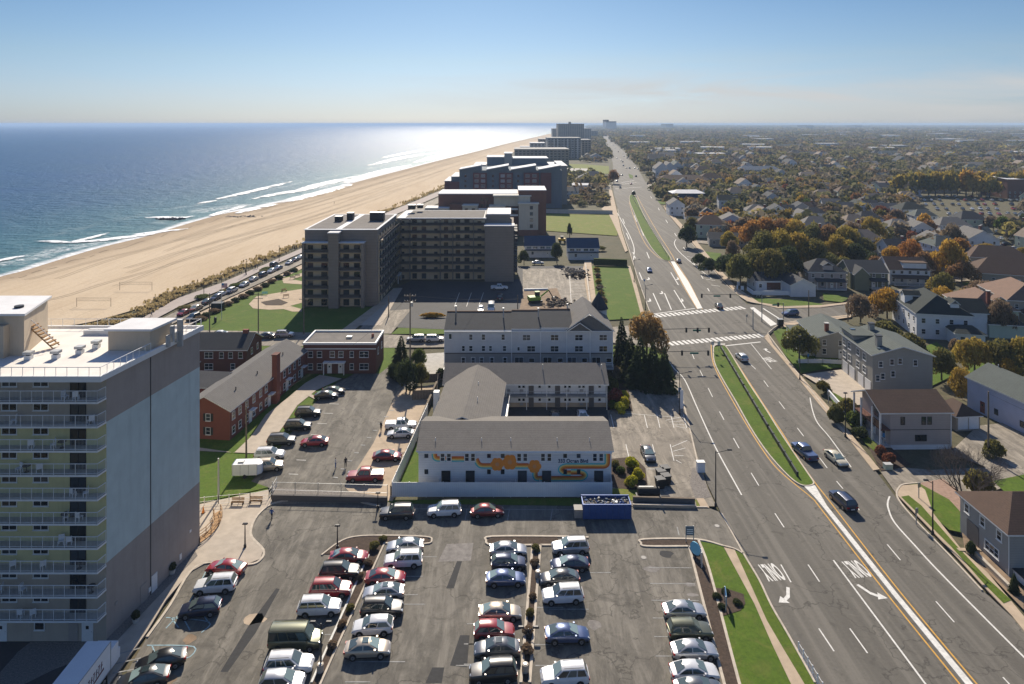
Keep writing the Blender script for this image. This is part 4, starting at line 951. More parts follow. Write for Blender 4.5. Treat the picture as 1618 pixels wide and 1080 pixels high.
for x, y in ((-11.6,4.7),(-8.7,5.0),(-7.0,6.6),(-6.3,8.6)):
    b = MB(); b.box(x-.35, x+.35, y-.3, y+.3, 28.35, 28.8, 'white_trim'); b.box(x-.45, x+.45, y-.4, y+.4, 28.95, 29.25, 'galvanised'); b.box(x-.2,x+.2,y-.2,y+.2,28.8,28.95,'dark_metal'); B.part('roof_vent', b)
def railing(b, p0, p1, z, h, n, glassy=True, mat='white_trim'):
    p0, p1 = Vector(p0), Vector(p1)
    for i in range(n+1):
        p = p0.lerp(p1, i/n); b.tube((p.x, p.y, z), (p.x, p.y, z+h), .03, None, mat, 5)
    b.tube((p0.x, p0.y, z+h), (p1.x, p1.y, z+h), .04, None, mat, 5); b.tube((p0.x, p0.y, z+.12), (p1.x, p1.y, z+.12), .03, None, mat, 5)
    k = max(n*5, int((p1-p0).length/.14))
    if glassy:
        for i in range(k+1):
            p = p0.lerp(p1, i/k); b.tube((p.x, p.y, z+.12), (p.x, p.y, z+h), .009, None, mat, 3, cap=False)
b = MB(); railing(b, tw(XL,-1.1), tw(.15,-1.1), 28.4, 1.1, 26, False); B.part('roof_railing', b)
b = MB(); railing(b, tw(.15,-1.1), tw(.15,6.8), 28.4, 1.1, 8, False); B.part('roof_railing', b)
b = MB(); railing(b, tw(.15,12.4), tw(.15,TD), 28.4, 1.1, 4, False); B.part('roof_railing', b)
b = MB(); railing(b, tw(XL,TD+.1), tw(.15,TD+.1), 28.4, 1.1, 20, False); B.part('roof_railing', b)
BALC = MB(); BALC.prism([(XL,-1.25),(-.2,-1.25),(.0,0),(XL,0)], -.2, 0, 'white_trim', 'pale_concrete'); balm = BALC.mesh('balcony')
RL = MB(); railing(RL, (XL,-1.2), (-.25,-1.2), 0, 1.15, 26); railing(RL, (-.25,-1.2), (-.05,-.05), 0, 1.15, 1); rlm = RL.mesh('railing')
CH = MB(); CH.box(-.28,.28,-.25,.25,.38,.44,'white_vinyl'); CH.box(-.28,.28,.2,.26,.44,.95,'white_vinyl'); [CH.box(x-.03,x+.03,y-.03,y+.03,0,.38,'white_vinyl') for x in (-.24,.24) for y in (-.21,.21)]; chm = CH.mesh('balcony_chair')
TB = MB(); TB.tube((0,0,.66),(0,0,.72),.42,None,'dark_metal',12); TB.tube((0,0,0),(0,0,.66),.04,None,'dark_metal',6); TB.tube((0,0,0),(0,0,.04),.25,None,'dark_metal',10); tbm = TB.mesh('balcony_table')
rb = random.Random(3)
for f in range(10):
    z = 3.05+f*2.54; bal = inst('balcony', balm, B.t, (0,0,z)); inst('railing', rlm, bal)
    for u in range(3):
        x0 = -3.0-u*9.4
        B.win('F', x0, z+.02, 1.7, 2.05, 'dark_door', 'balcony_door'); B.win('F', x0-3.95, z+1.15, 1.65, 1.0, 'white'); B.win('F', x0-7.3, z+1.15, 1.65, 1.0, 'white')
    for j in range(3):
        x = rb.uniform(-11, -1.2); lv = ['second','third','fourth','fifth','sixth','seventh','eighth','ninth','tenth','eleventh'][f]
        pos = ['left part', 'middle', 'corner end'][min(2, int((x+11)/3.4))]
        if j == 2 and rb.random() < .4: continue
        o = inst('balcony_chair' if j < 2 else 'balcony_table', chm if j < 2 else tbm, None, (B.t.location.x+x, B.t.location.y-.6, z+.001), rb.uniform(0, 6))
        tag(o, f'{"small white balcony chair" if j<2 else "round dark balcony table"} on the {lv} floor of the apartment tower, {pos}', 'chair' if j < 2 else 'table', 'balcony furniture on the apartment tower')
def door(B, x, w_=1.0, h=2.1, mat='white_trim', face='F', z=.02, name='door', window=True):
    b = MB(); b.box(-w_/2, w_/2, -.06, 0, 0, h, mat)
    if window: b.box(-.16, .16, -.075, -.05, 1.3, 1.65, 'window_glass')
    loc, r_ = {'F': ((x, 0, z), 0), 'R': ((B.w, x, z), math.pi/2), 'L': ((0, x, z), -math.pi/2)}[face]
    o = b.build(name, B.t); o.location = loc; o.rotation_euler = (0,0,r_)
    b = MB(); b.ball((w_*.38, -.09, 1.05), .05, 'galvanised', 6, 4); b.build('handle', o)
    return o
door(B, -2.0, 1.2, 2.0); door(B, -11.2, 1.3, 2.0); B.win('F', -7.1, 1.2, 1.1, .85); door(B, -3.5, 1.0, 1.9, 'stucco_grey_brown', window=False)
def sidebit(name, y, z, w_, h, mat):
    b = MB(); b.box(-w_/2, w_/2, -.06, 0, 0, h, mat); o = b.build(name, B.t); o.location = (y*sk, y, z); o.rotation_euler = (0,0,math.pi/2-math.atan(sk)); return o
sidebit('door', 7.6, .1, 1.0, 2.0, 'white_trim'); sidebit('door', 5.8, .1, 1.2, 2.1, 'stucco_grey_brown'); sidebit('meter_box', 12.5, .7, .4, .7, 'white_trim'); sidebit('meter_box', 6.8, .6, .4, .5, 'white_trim'); sidebit('wall_lamp', 1.4, 2.9, .35, .3, 'grey_metal'); sidebit('wall_lamp', 14.5, 2.9, .35, .3, 'white_trim')

# B ---- brick garden apartments
B = Bld('brick_apartment_wing', 'long red brick apartment wing with grey gable roof and tall chimney', 'building', -58.2, 119.8, 9.2, 31.5, rz=-math.atan2(3.8, 31.5))
b = MB(); b.walls(0, 9.2, 0, 31.5, -.2, 5.1, 'brick_red', 2.2, 'y'); B.part('wall', b)
b = MB(); b.tri_roof(0, 9.2, 0, 31.5, 5.1, 2.2, 'shingle_grey', 'y', .35); B.part('roof', b)
b = MB(); b.box(9.2, 10.2, 15.6, 17.1, -.2, 9.4, 'brick_red'); b.box(9.1, 10.3, 15.5, 17.2, 9.4, 9.6, 'brick_dark'); B.part('chimney', b)
b = MB(); b.walls(-7, -.02, 11, 18, -.2, 4.4, 'brick_red', 1.7, 'x'); B.part('cross_wing', b); b = MB(); b.tri_roof(-7, 1, 11, 18, 4.4, 1.7, 'shingle_grey', 'x', .3); B.part('roof', b)
for y in (1.2, 3.4, 5.8, 8.4, 11.0, 13.2, 18.6, 21.0, 23.4, 25.8, 28.2):
    B.win('R', y, 3.15, 1.0, 1.35); B.win('R', y, .65, 1.0, 1.35)
for y in (7.1, 14.5, 22.2, 29.4):
    b = MB(); b.box(9.2, 9.28, y-.5, y+.5, 0, 2.1, 'white_trim'); d_ = B.part('door', b); b = MB(); b.box(9.28, 10.2, y-.8, y+.8, 2.35, 2.5, 'white_trim'); B.part('door_canopy', b)
for z in (.7, 3.1): B.win('F', 5.2, z, .9, 1.3)
for z in (.7, 3.1):
    for x in (4.5, 5.9):
        b = MB(); b.box(x-.2, x+.2, -.05, 0, z, z+1.3, 'shingle_black_green'); B.part('shutter', b)
for y in (6, 14, 25): b = MB(); b.tube((7, y, 5.6), (7, y, 6.9), .1, None, 'dark_metal'); B.part('vent_pipe', b)
B = Bld('brick_apartment_block', 'flat roofed brick apartment block with white parapet trim', 'building', -46.0, 150.4, 16.0, 9.2)
b = MB(); b.box(0, 16, 0, 9.2, -.2, 6.3, 'brick_dark'); B.part('wall', b); b = MB(); b.box(.3, 15.7, .3, 8.9, 6.3, 6.36, 'roof_gravel'); B.part('roof', b)
b = MB(); [b.box(*q, 6.3, 6.75, 'white_trim') for q in ((-.1,16.1,-.1,.25),(-.1,16.1,8.95,9.3),(-.1,.25,.25,8.95),(15.75,16.1,.25,8.95))]; b.box(-.06, 16.06, -.07, 0, 5.3, 5.5, 'white_trim'); B.part('parapet', b)
for x in (1.6, 3.6, 6.4, 8.3, 10.7, 13.4):
    w_ = 2.0 if x > 13 else (.9 if x == 10.7 else 1.1); B.win('F', x, 3.5, w_, 1.4); B.win('F', x, .8, w_, 1.4) if not 5 < x < 9 else None
b = MB(); b.box(4.6, 9.4, -1.2, 0, 2.5, 2.75, 'white_trim'); [b.box(x, x+.18, -1.15, -.97, 0, 2.5, 'white_trim') for x in (4.7, 9.1)]; B.part('porch', b); door(B, 5.8); door(B, 8.2); B.win('R', 2.5, 3.5, 1.1, 1.4); B.win('R', 6.5, 3.5, 1.1, 1.4)
b = MB(); b.box(8.5, 9.7, 4, 5, 6.36, 6.8, 'galvanised'); B.part('roof_hatch', b); b = MB(); b.box(14, 14.5, 5, 5.6, 6.36, 7.1, 'brick_red'); B.part('chimney', b)
B = Bld('brick_house', 'brick apartment house with dark gable roof behind the long wing', 'building', -78, 150.4, 19.5, 9.2)
b = MB(); b.walls(0, 19.5, 0, 9.2, -.2, 5.2, 'brick_dark', 2.3, 'x'); B.part('wall', b); b = MB(); b.tri_roof(0, 19.5, 0, 9.2, 5.2, 2.3, 'shingle_dark', 'x', .35); B.part('roof', b)
for x in (3, 6, 8.4, 11.2, 14.0, 16.0, 18.2): B.win('F', x, 3.3, 1.9 if x in (11.2,) else 1.0, 1.4)
for x in (3, 6, 11.2, 16.5): B.win('F', x, .8, 1.9 if x == 11.2 else 1.0, 1.4)
b = MB(); b.box(7.3, 9.5, -1.0, 0, 2.5, 2.7, 'white_trim'); b.box(7.4, 7.6, -.95, -.75, 0, 2.5, 'white_trim'); b.box(9.2, 9.4, -.95, -.75, 0, 2.5, 'white_trim'); B.part('porch', b); door(B, 8.4)
B.win('R', 3, 3.3, 1, 1.4); B.win('R', 6.5, 3.3, 1, 1.4); b = MB(); b.box(17, 18.2, 4.2, 5, 5.2, 8.3, 'brick_red'); B.part('chimney', b)

# C ---- townhouse row
B = Bld('townhouse_row', 'row of light grey three storey townhouses with dark roofs and a corner turret', 'building', -14.5, 146, 36.1, 14)
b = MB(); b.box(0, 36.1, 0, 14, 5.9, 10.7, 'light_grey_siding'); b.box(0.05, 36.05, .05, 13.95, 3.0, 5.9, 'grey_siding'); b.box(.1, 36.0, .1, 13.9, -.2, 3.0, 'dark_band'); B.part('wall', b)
b = MB(); b.box(-.03, 36.13, -.04, 0, 5.75, 6.0, 'dark_band'); B.part('band_course', b)
for i, (x0, x1, dz) in enumerate(((0, 14.4, 0), (14.42, 20.6, .25), (20.62, 27.5, .5))):
    b = MB(); b.tri_roof(x0, x1, 0, 14, 10.7+dz, 2.1, 'shingle_dark', 'x', .32 if False else .02); b.box(x0, x1, 6.7, 7.3, 12.8+dz, 13.05+dz, 'rust_paint' if False else 'shingle_brown')
    b.box(x0+.05, x1-.05, .1, 13.9, 10.69, 10.72+dz, 'light_grey_siding'); B.part('roof', b)
b = MB(); b.box(0, 36.1, -.35, -.1, 10.55, 10.72, 'white_trim'); B.part('gutter', b)
b = MB(); b.tri_roof(26, 36.1, 0, 14, 10.7, 3.6, 'shingle_grey', 'y', .3); B.part('roof', b)
b = MB(); b.face([(26.2,-.02,10.7),(35.9,-.02,10.7),(31,-.02,14.1)], 'shingle_grey'); B.part('gable', b)
b = MB(); b.tri_roof(26.4, 31.5, -.6, 1.5, 10.75, 1.7, 'shingle_grey', 'y', .2); B.part('gable_dormer', b)
for x in (14.4, 20.6, 26.2, 31.2, 36.0, .1): b = MB(); b.box(x-.08, x+.08, -.1, 0, 0, 10.6, 'white_trim'); B.part('downpipe', b)
b = MB(); b.tube((34.6, 12.5, 10.7), (34.6, 12.5, 12.2), 1.9, 1.9, 'light_grey_siding', 12); b.tube((34.6, 12.5, 12.2), (34.6, 12.5, 16.0), 2.3, .02, 'shingle_dark', 12); B.part('turret', b)
for x in (1.3,): B.win('F', x, 8.9, .7, 1.2)
for x in (5.7, 8.4, 12.6): B.win('F', x, 8.7, .8, 1.3)
for x, w_ in ((4.1,.7),(5.7,.8),(8.4,.8),(9.9,.7),(12.9,.8)): B.win('F', x, 6.3, w_, 1.25)
for x in (17.6, 23.6, 28.8, 34.0): B.win('F', x, 8.6, 1.7, 1.3); B.win('F', x+(1 if x<18 else 0), 6.2, 1.8, 1.3)
B.win('F', 15.9, 6.4, .6, .9)
for x in (4.1, 6.2, 8.0, 10.2, 13.0): B.win('F', x, 3.5, .95, 1.6, 'bold')
for x in (16.0, 22.1, 27.3, 32.5): B.win('F', x, 3.2, 1.9, 1.9, 'white_door', 'sliding_door'); B.win('F', x+2.7, 3.9, 1.2, 1.0)
for x0, x1 in ((0, 14.2), (14.8, 20.3), (21, 26), (26.5, 31), (31.5, 36)):
    b = MB(); b.box(x0, x1, -1.6, 0, 2.85, 3.0, 'grey_metal'); railing(b, (x0, -1.55), (x1, -1.55), 3.0, 1.0, max(2, int((x1-x0)/2)), False); B.part('deck', b)
for x, y in ((2, 6.2), (12.6, 4.5), (20.3, 4.4), (27, 8)): b = MB(); b.tube((x, y, 11.8), (x, y, 14.2), .13, None, 'galvanised', 8); b.tube((x,y,14.2),(x,y,14.4),.22,None,'galvanised',8); B.part('flue', b)

# D ---- the motel: front wing with the mural, link wing, rear wing
B = Bld('motel_front_wing', 'white motel wing with rainbow stripe mural and grey shingle roof', 'motel', -14.1, 103, 29.1, 11.5)
b = MB(); b.walls(0, 29.1, 0, 11.5, -.2, 5.7, 'white_siding', 1.75, 'x'); B.part('wall', b); b = MB(); b.tri_roof(0, 29.1, 0, 11.5, 5.7, 1.75, 'motel_shingle', 'x', .35); B.part('roof', b)
def mx(c): return (c/3+600-661)*103/1079
def mz(c): return 55-((c/3+460)-195)*103/1079
for c in (220, 517, 582, 878, 942): B.win('F', mx(c), 4.6, .55, .7, 'dark'); B.win('F', mx(c), 2.15, .55, .7, 'dark')
for c in (297, 327, 412, 441, 660, 689, 773, 803, 1019, 1049): B.win('F', mx(c), 4.0, .82, 1.35, 'bold')
for c in (313, 428, 675, 790, 1037):
    B.win('F', mx(c), .9, 1.35, 1.75, 'dark_door', 'patio_door'); b = MB(); x = mx(c)
    for i in range(4): b.box(x-1.0-i*.0, x+.8, -.35-i*.28, -.0-i*.28, 0, .85-i*.2, 'pale_concrete')
    railing(b, (x-1, -1.15), (x+.8, -1.15), .3, .95, 3, False); railing(b, (x-1, -1.15), (x-1.05, -.05), .5, .95, 1, False); B.part('steps', b)
# mural stripes: polylines in facade metres, four colours side by side
mu = MB()
def stripe(pts, k0=0, cols=('rust_paint','orange_paint','yellow_paint','teal_paint'), w_=.21, order=1):
    pts = [Vector((mx(a), mz(c))) for a, c in pts]
    # round the corners
    out = [pts[0]]
    for i in range(1, len(pts)-1):
        a, p, c = pts[i-1], pts[i], pts[i+1]; r_ = .62
        p0 = p+(a-p).normalized()*min(r_, (a-p).length*.49); p1 = p+(c-p).normalized()*min(r_, (c-p).length*.49)
        for k in range(7): t = k/6; out.append(p0*(1-t)**2+p*2*t*(1-t)+p1*t*t)
    out.append(pts[-1]); n = len(cols)
    for j, cn in enumerate(cols):
        o0 = (j-n/2)*w_*order; o1 = (j+1-n/2)*w_*order; A, C = [], []
        for i, p in enumerate(out):
            d = (out[min(len(out)-1, i+1)]-out[max(0, i-1)]).normalized(); nn = Vector((d.y, -d.x)); A.append(p+nn*o0); C.append(p+nn*o1)
        for i in range(len(out)-1):
            q = [A[i], C[i], C[i+1], A[i+1]]; mu.face([(v.x, -.012, v.y) for v in q], cn)
stripe([(258,757),(258,795),(400,795)]); stripe([(455,795),(470,828),(535,828)]); stripe([(640,828),(705,828)]); stripe([(735,850),(735,888),(770,888)])
stripe([(812,888),(960,888),(978,872),(960,856),(905,856)], order=1); stripe([(905,862),(870,862),(852,845),(870,828),(1078,828),(1078,768)], order=-1)
def flower(c0, z0, r_):
    x, z = mx(c0), mz(z0)
    for a in range(6): t = a*math.pi/3; q = [(x+math.cos(t)*r_*.55+math.cos(s_*math.pi/5)*r_*.5, -.016-a*.0006, z+math.sin(t)*r_*.55+math.sin(s_*math.pi/5)*r_*.5) for s_ in range(10)]; mu.face(q, 'orange_paint')
    mu.face([(x+math.cos(s_*math.pi/6)*r_*.3, -.022, z+math.sin(s_*math.pi/6)*r_*.3) for s_ in range(12)], 'coral_paint')
flower(556, 820, 1.0); flower(616, 810, 1.15); flower(733, 830, 1.0)
B.part('mural', mu)
def wall_text(txt, parent, loc, size, mat, rot=(math.pi/2,0,0), name='lettering', wide=None, sx=1.0):
    cu = bpy.data.curves.new('t', 'FONT'); cu.body = txt; cu.size = size; cu.extrude = .01; cu.align_x = 'CENTER'; cu.offset = size*.028
    t = bpy.data.objects.new('t', cu); COL.objects.link(t); bpy.context.view_layer.update()
    me = bpy.data.meshes.new_from_object(t); bpy.data.objects.remove(t); me.materials.clear(); me.materials.append(M[mat])
    if wide:
        xs = [v.co.x for v in me.vertices]; k = wide/(max(xs)-min(xs))
        for v in me.vertices: v.co.x *= k
    o = bpy.data.objects.new(name, me); COL.objects.link(o); o.parent = parent; o.location = loc; o.rotation_euler = rot; return o
wall_text('333 Ocean Blvd', B.t, (mx(916), -.03, mz(812)), .78, 'navy_paint', wide=4.5)
for c in (258, 480, 620, 843, 1000): b = MB(); b.tube((mx(c), 1.6, 5.6), (mx(c), 1.6, 6.9), .05, None, 'white_trim', 6); B.part('vent_pipe', b)
b = MB(); b.box(-.05, 29.15, -.45, -.32, 5.4, 5.6, 'white_trim'); B.part('gutter', b)
B = Bld('motel_link_wing', 'long shingled motel wing joining the mural wing to the rear wing', 'motel', -13.2, 114.9, 10.7, 17.0, rz=-math.atan2(1.5, 27)*1.0)
b = MB(); b.box(0, 10.7, 0, 16.5, -.2, 5.2, 'white_siding'); B.part('wall', b)
b = MB(); b.tri_roof(0, 10.7, -3.5, 19.5, 5.2, 2.15, 'motel_shingle', 'y', .5); B.part('roof', b)
for y in (2, 5, 8.5, 11.5, 14.5): b = MB(); b.box(10.7, 10.76, y-.45, y+.45, .1, 2.15, 'stucco_grey_brown'); B.part('door', b); b = MB(); b.box(10.7, 10.76, y-.45, y+.45, 2.75, 4.7, 'stucco_grey_brown'); B.part('door', b)
b = MB(); b.box(10.76, 12.0, 0, 16.5, 2.5, 2.65, 'grey_metal'); railing(b, (11.95, 0), (11.95, 16.4), 2.65, 1.0, 10, False); B.part('gallery', b)
for y, x in ((4, 7), (11, 6.4)): b = MB(); b.tube((x, y, 6.2), (x, y, 7.6), .06, None, 'white_trim', 6); B.part('vent_pipe', b)
b = MB(); b.box(-1.6, -.6, 9, 10.2, 0, 6.2, 'white_trim'); b.box(-2.0, -.6, 4, 6, 2.0, 2.6, 'penthouse_tan'); B.part('flue_shaft', b)
B = Bld('motel_rear_wing', 'white two storey motel wing with gallery and weathered shingle roof', 'motel', -13.0, 132.4, 31.2, 8.4)
b = MB(); b.walls(0, 31.2, 0, 8.4, -.2, 5.0, 'white_siding', 1.9, 'x'); b.box(11.5, 31.25, -.02, .3, 0, .9, 'tan_concrete'); B.part('wall', b); b = MB(); b.tri_roof(0, 31.2, -1.2, 8.4, 5.0, 2.2, 'motel_shingle', 'x', .4); B.part('roof', b)
b = MB(); b.box(11.8, 31.2, -1.4, 0, 2.45, 2.62, 'grey_metal'); railing(b, (11.8, -1.35), (31.1, -1.35), 2.62, 1.0, 14, False, 'grey_metal'); B.part('gallery', b)
def rx(c): return (c/3+600-809)*132.4/1079+13.0
for c in (718, 843, 1003):
    for z in (.1, 2.65): b = MB(); b.box(rx(c)-.5, rx(c)+.5, -.06, 0, z, z+2.0, 'dark_band'); B.part('door', b)
for c in (662, 682, 758, 804, 880, 900, 947, 966, 1042):
    for z in (1.15, 3.7): B.win('F', rx(c), z, .6, .65)
for c in (610, 672, 890, 956):
    for z in (.45, 3.05): b = MB(); b.box(rx(c)-.35, rx(c)+.35, -.25, 0, z, z+.4, 'grey_metal'); B.part('air_conditioner', b)
for c in (775, 1057): b = MB(); b.tube((rx(c), 2, 5.8), (rx(c), 2, 7.6), .09, None, 'galvanised', 6); B.part('flue', b)
for i in range(6): b = MB(); b.box(11.9+i*3.85, 12.02+i*3.85, -1.4, -1.28, 0, 5.0, 'white_trim'); B.part('gallery_post', b)
# white vinyl fence round the motel
def fence(name, label, pts, h, panel='white_vinyl', post='white_vinyl', step=2.4, pw=.12, thick=.05, zb=.02, rails=False, cat='fence'):
    g0 = Vector((pts[0][0], pts[0][1], 0)); t = thing(name, label, cat, tuple(g0)); pb = MB(); n = 0
    for a, c in zip(pts[:-1], pts[1:]):
        a, c = Vector((a[0], a[1], 0))-g0, Vector((c[0], c[1], 0))-g0; L = (c-a).length; k = max(1, int(L/step)); d = (c-a).normalized(); nr = Vector((-d.y, d.x, 0))
        for i in range(k+1):
            p = a+(c-a)*i/k
            if n < 95:
                b = MB(); b.box(p.x-pw/2, p.x+pw/2, p.y-pw/2, p.y+pw/2, zb, h+.08, post); b.build('post', t); n += 1
        if rails:
            for z in (h-.04, h*.5, .15): pb.tube((a.x, a.y, z), (c.x, c.y, z), .03, None, panel, 4)
            if rails == 'mesh':
                for i in range(int(L/.5)): p = a+d*i*.5; pb.tube((p.x, p.y, .1), (p.x, p.y, h), .004, None, panel, 3, False)
        else:
            q = [a-nr*thick/2, c-nr*thick/2, c+nr*thick/2, a+nr*thick/2]; pb.hexa([(v.x, v.y, zb+.05) for v in q]+[(v.x, v.y, h) for v in q], panel)
            if thick < .2 and not rails:
                for i in range(int(L/.3)): p = a+d*(i+.5)*.3-nr*(thick/2+.004); pb.box(p.x-.008, p.x+.008, p.y-.004, p.y+.004, zb+.1, h-.05, 'light_grey_siding')
    pb.build('panel', t); return t
fence('vinyl_fence', 'long white vinyl fence in front of the mural wall', [(-17.6,100.5),(14.7,100.5)], 2.2)
fence('vinyl_fence', 'white vinyl fence running back beside the motel', [(-17.7,100.9),(-15.9,128.5)], 2.2)
fence('vinyl_fence', 'short white fence return at the motel corner', [(14.7,100.7),(14.9,103)], 2.2)

# E ---- tall dark condominium in an L
B = Bld('condominium', 'tall dark brown condominium with cream balconies and grey flat roofs', 'building', -62.7, 204, 18.3, 37)
b = MB(); b.box(0, 21.8, 2.6, 38, -.2, 22.8, 'condo_brown'); b.box(8.0, 11.0, -.8, 2.6, -.2, 22.3, 'condo_brown'); b.box(17.6, 18.4, -.3, 2.6, -.2, 19.3, 'condo_brown'); b.box(0, .6, -.3, 2.6, -.2, 19.3, 'condo_brown')
b.box(21.2, 53.2, 37.5, 58, -.2, 21.4, 'condo_brown'); b.box(53.2, 63.3, 33.5, 56, -.2, 19.3, 'condo_brown'); b.box(53.2, 62, 39, 56, 19.3, 22.6, 'condo_brown'); B.part('wall', b)
b = MB(); b.box(.6, 8, 1.6, 2.7, 0, 19.1, 'condo_cream'); b.box(11, 17.6, 1.6, 2.7, 0, 19.1, 'condo_cream'); b.box(21.8, 22.0, 5, 37.3, 0, 21, 'condo_cream'); b.box(22, 53.1, 37.2, 37.6, 0, 21, 'condo_cream'); B.part('balcony_walls', b)
b = MB(); b.box(-.3, 22.1, 2.4, 38, 22.8, 23.0, 'roof_white'); b.box(.6, 9, 4, 36, 23.0, 23.1, 'roof_gravel'); b.box(11, 21.3, 4, 36, 23.0, 23.1, 'roof_gravel'); b.box(7.8,11.2,-1,2.4,22.3,22.6,'roof_white')
b.box(-.2, 8, -.5, 2.4, 19.3, 19.5, 'roof_white'); b.box(11, 18.6, -.5, 2.4, 19.3, 19.5, 'roof_white')
b.box(22.1, 53.6, 36.9, 58.4, 21.4, 21.7, 'roof_white'); b.box(25, 52.6, 38, 57, 21.7, 21.8, 'roof_gravel'); b.box(53.0, 63.6, 33.2, 39, 19.3, 19.6, 'roof_white'); b.box(53.6, 62.3, 39, 56.4, 22.6, 22.9, 'roof_white'); B.part('roof', b)
def slabs(xr, yr, face, zs, rail=True):
    for z in zs:
        b = MB(); b.box(xr[0], xr[1], yr[0], yr[1], z-.12, z+.12, 'condo_brown')
        if face == 'F': b.box(xr[0], xr[1], yr[0], yr[0]+.06, z+.12, z+1.0, 'condo_balcony')
        else: b.box(xr[1]-.06, xr[1], yr[0], yr[1], z+.12, z+1.0, 'condo_balcony')
        B.part('balcony', b)
zs = [2.9+i*2.7 for i in range(6)]
slabs((.6, 8), (.1, 1.6), 'F', zs); slabs((11, 17.6), (.1, 1.6), 'F', zs)
zs2 = [2.9+i*2.72 for i in range(7)]
slabs((22.0, 23.3), (5, 36), 'R', zs2); slabs((23.4, 53.1), (35.9, 37.2), 'F', zs2)
def wat(face, x, y, z, w_, h, kind='dark'):
    return inst('window', wmesh(w_, h, kind), B.t, (x, y, z), {'F': 0, 'R': math.pi/2}[face])
nwin = 0
for z in [.25]+[q+.15 for q in zs]:
    for x, w_ in ((2.0,1.6),(6.2,1.8),(12.8,1.7),(16.0,1.7)): wat('F', x, 1.6, z, w_, 1.9); nwin += 1
for z in [.25]+[q+.15 for q in zs2]:
    for x, w_ in ((24.0,1.4),(28.3,1.6),(31.6,1.6),(35.8,1.2),(39.4,1.5),(43.6,1.6),(46.8,1.8),(51.2,1.4)): wat('F', x, 37.2, z, w_, 1.9 if w_ > 1.4 else 1.3); nwin += 1
w2 = MB()
for z in [.25]+[q+.15 for q in zs2]:
    for y in (7, 11.5, 16, 20.5, 25, 29.5, 34): w2.box(22.0, 22.05, y-.8, y+.8, z, z+1.9, 'window_glass'); w2.box(22.0, 22.09, y-.03, y+.03, z, z+1.9, 'dark_metal')
o = B.part('side_windows', w2); o['kind'] = 'stuff'
for x0, x1 in ((23.35, 23.75), (26.6, 26.9), (37.3, 37.6), (41.7, 42.0), (49.0, 49.3)): b = MB(); b.box(x0, x1, 35.9, 37.2, 0, 21.3, 'condo_brown'); B.part('fin', b)
for x, y, w_, h in ((5,18,2.2,1.6),(8,22,2.0,2.2),(16,20,4.6,2.6),(24,50,2.5,1.5),(27,53,2,1.2)):
    b = MB(); b.box(x, x+w_, y, y+2.5, 23.1, 23.1+h, 'dark_metal'); b.box(x-.1, x+w_+.1, y-.1, y+2.6, 23.1+h, 23.25+h, 'galvanised'); B.part('roof_plant', b)
b = MB(); [b.box(63.3, 64.6, y, y+4, z, z+.9, 'condo_balcony') for z in zs2[:6] for y in (35, 41, 47)]; B.part('end_balconies', b)
b = MB(); b.box(19, 24, 30, 36.5, 2.6, 2.9, 'pale_stone'); [b.box(x, x+.3, y, y+.3, 0, 2.6, 'pale_stone') for x in (23.5,) for y in (30.2, 35.8)]; B.part('entrance_canopy', b)

# F ---- beige and brick hotel
B = Bld('hotel', 'brick hotel with beige bays and pale cornices behind the condominium', 'hotel', -37, 334, 54, 30)
b = MB(); b.box(0, 50, 9, 30, -.2, 19.5, 'hotel_brick'); b.box(40.3, 53.9, 4, 26, -.2, 21.8, 'hotel_brick'); B.part('wall', b)
b = MB(); b.box(40.3, 49.8, 0, 4, 3, 15.6, 'hotel_beige'); b.box(12.5, 20, 3, 9, 0, 14.3, 'hotel_beige'); b.box(26, 33.5, 3, 9, 0, 14.0, 'hotel_beige'); b.box(28, 47, 5, 9, 14, 19, 'hotel_beige'); b.box(40, 46, 3.6, 5, 15, 19.2, 'hotel_beige'); b.box(-6, 6, 4, 14, 0, 13, 'hotel_beige'); b.box(40.3, 49.8, -.05, 4, 0, 3, 'hotel_brick'); b.box(6,12.5,5,9,0,15,'hotel_brick'); B.part('bay', b)
b = MB(); b.box(39.9, 50.3, -.5, 4, 15.6, 16.2, 'hotel_cornice'); b.box(12.2, 20.3, 2.6, 9, 14.3, 14.8, 'hotel_cornice'); b.box(25.7, 33.8, 2.6, 9, 14, 14.5, 'hotel_cornice'); b.box(27.6, 46.6, 3.2, 9, 19, 19.6, 'hotel_cornice'); B.part('cornice', b)
b = MB(); b.box(-.2, 40, 9, 30.2, 19.5, 19.9, 'roof_white'); b.box(40.1, 54.1, 3.8, 26.2, 21.8, 22.2, 'roof_white'); b.box(-6.2, 6, 3.8, 14, 13, 13.3, 'roof_white'); B.part('roof', b)
for z in (4, 7, 10, 13): B.win('F', 46.5, z, 1.5, 1.7, 'dark')
for x in (14.5, 18): [inst('window', wmesh(1.6, 1.7, 'dark'), B.t, (x, 3, z)) for z in (5, 8, 11.5)]
for x in (28, 31.5): [inst('window', wmesh(1.6, 1.7, 'dark'), B.t, (x, 3, z)) for z in (5, 8, 11.2)]
for x in (22, 24.5, 35.5, 38): [inst('window', wmesh(1.4, 1.7, 'dark'), B.t, (x, 9, z)) for z in (10, 13, 16)]
b = MB(); [b.box(x0, x1, 1.8, 3, z, z+.8, 'white_trim') for x0, x1 in ((20.5, 25.5), (34, 40)) for z in (9.5, 12.5)]; B.part('balcony', b)

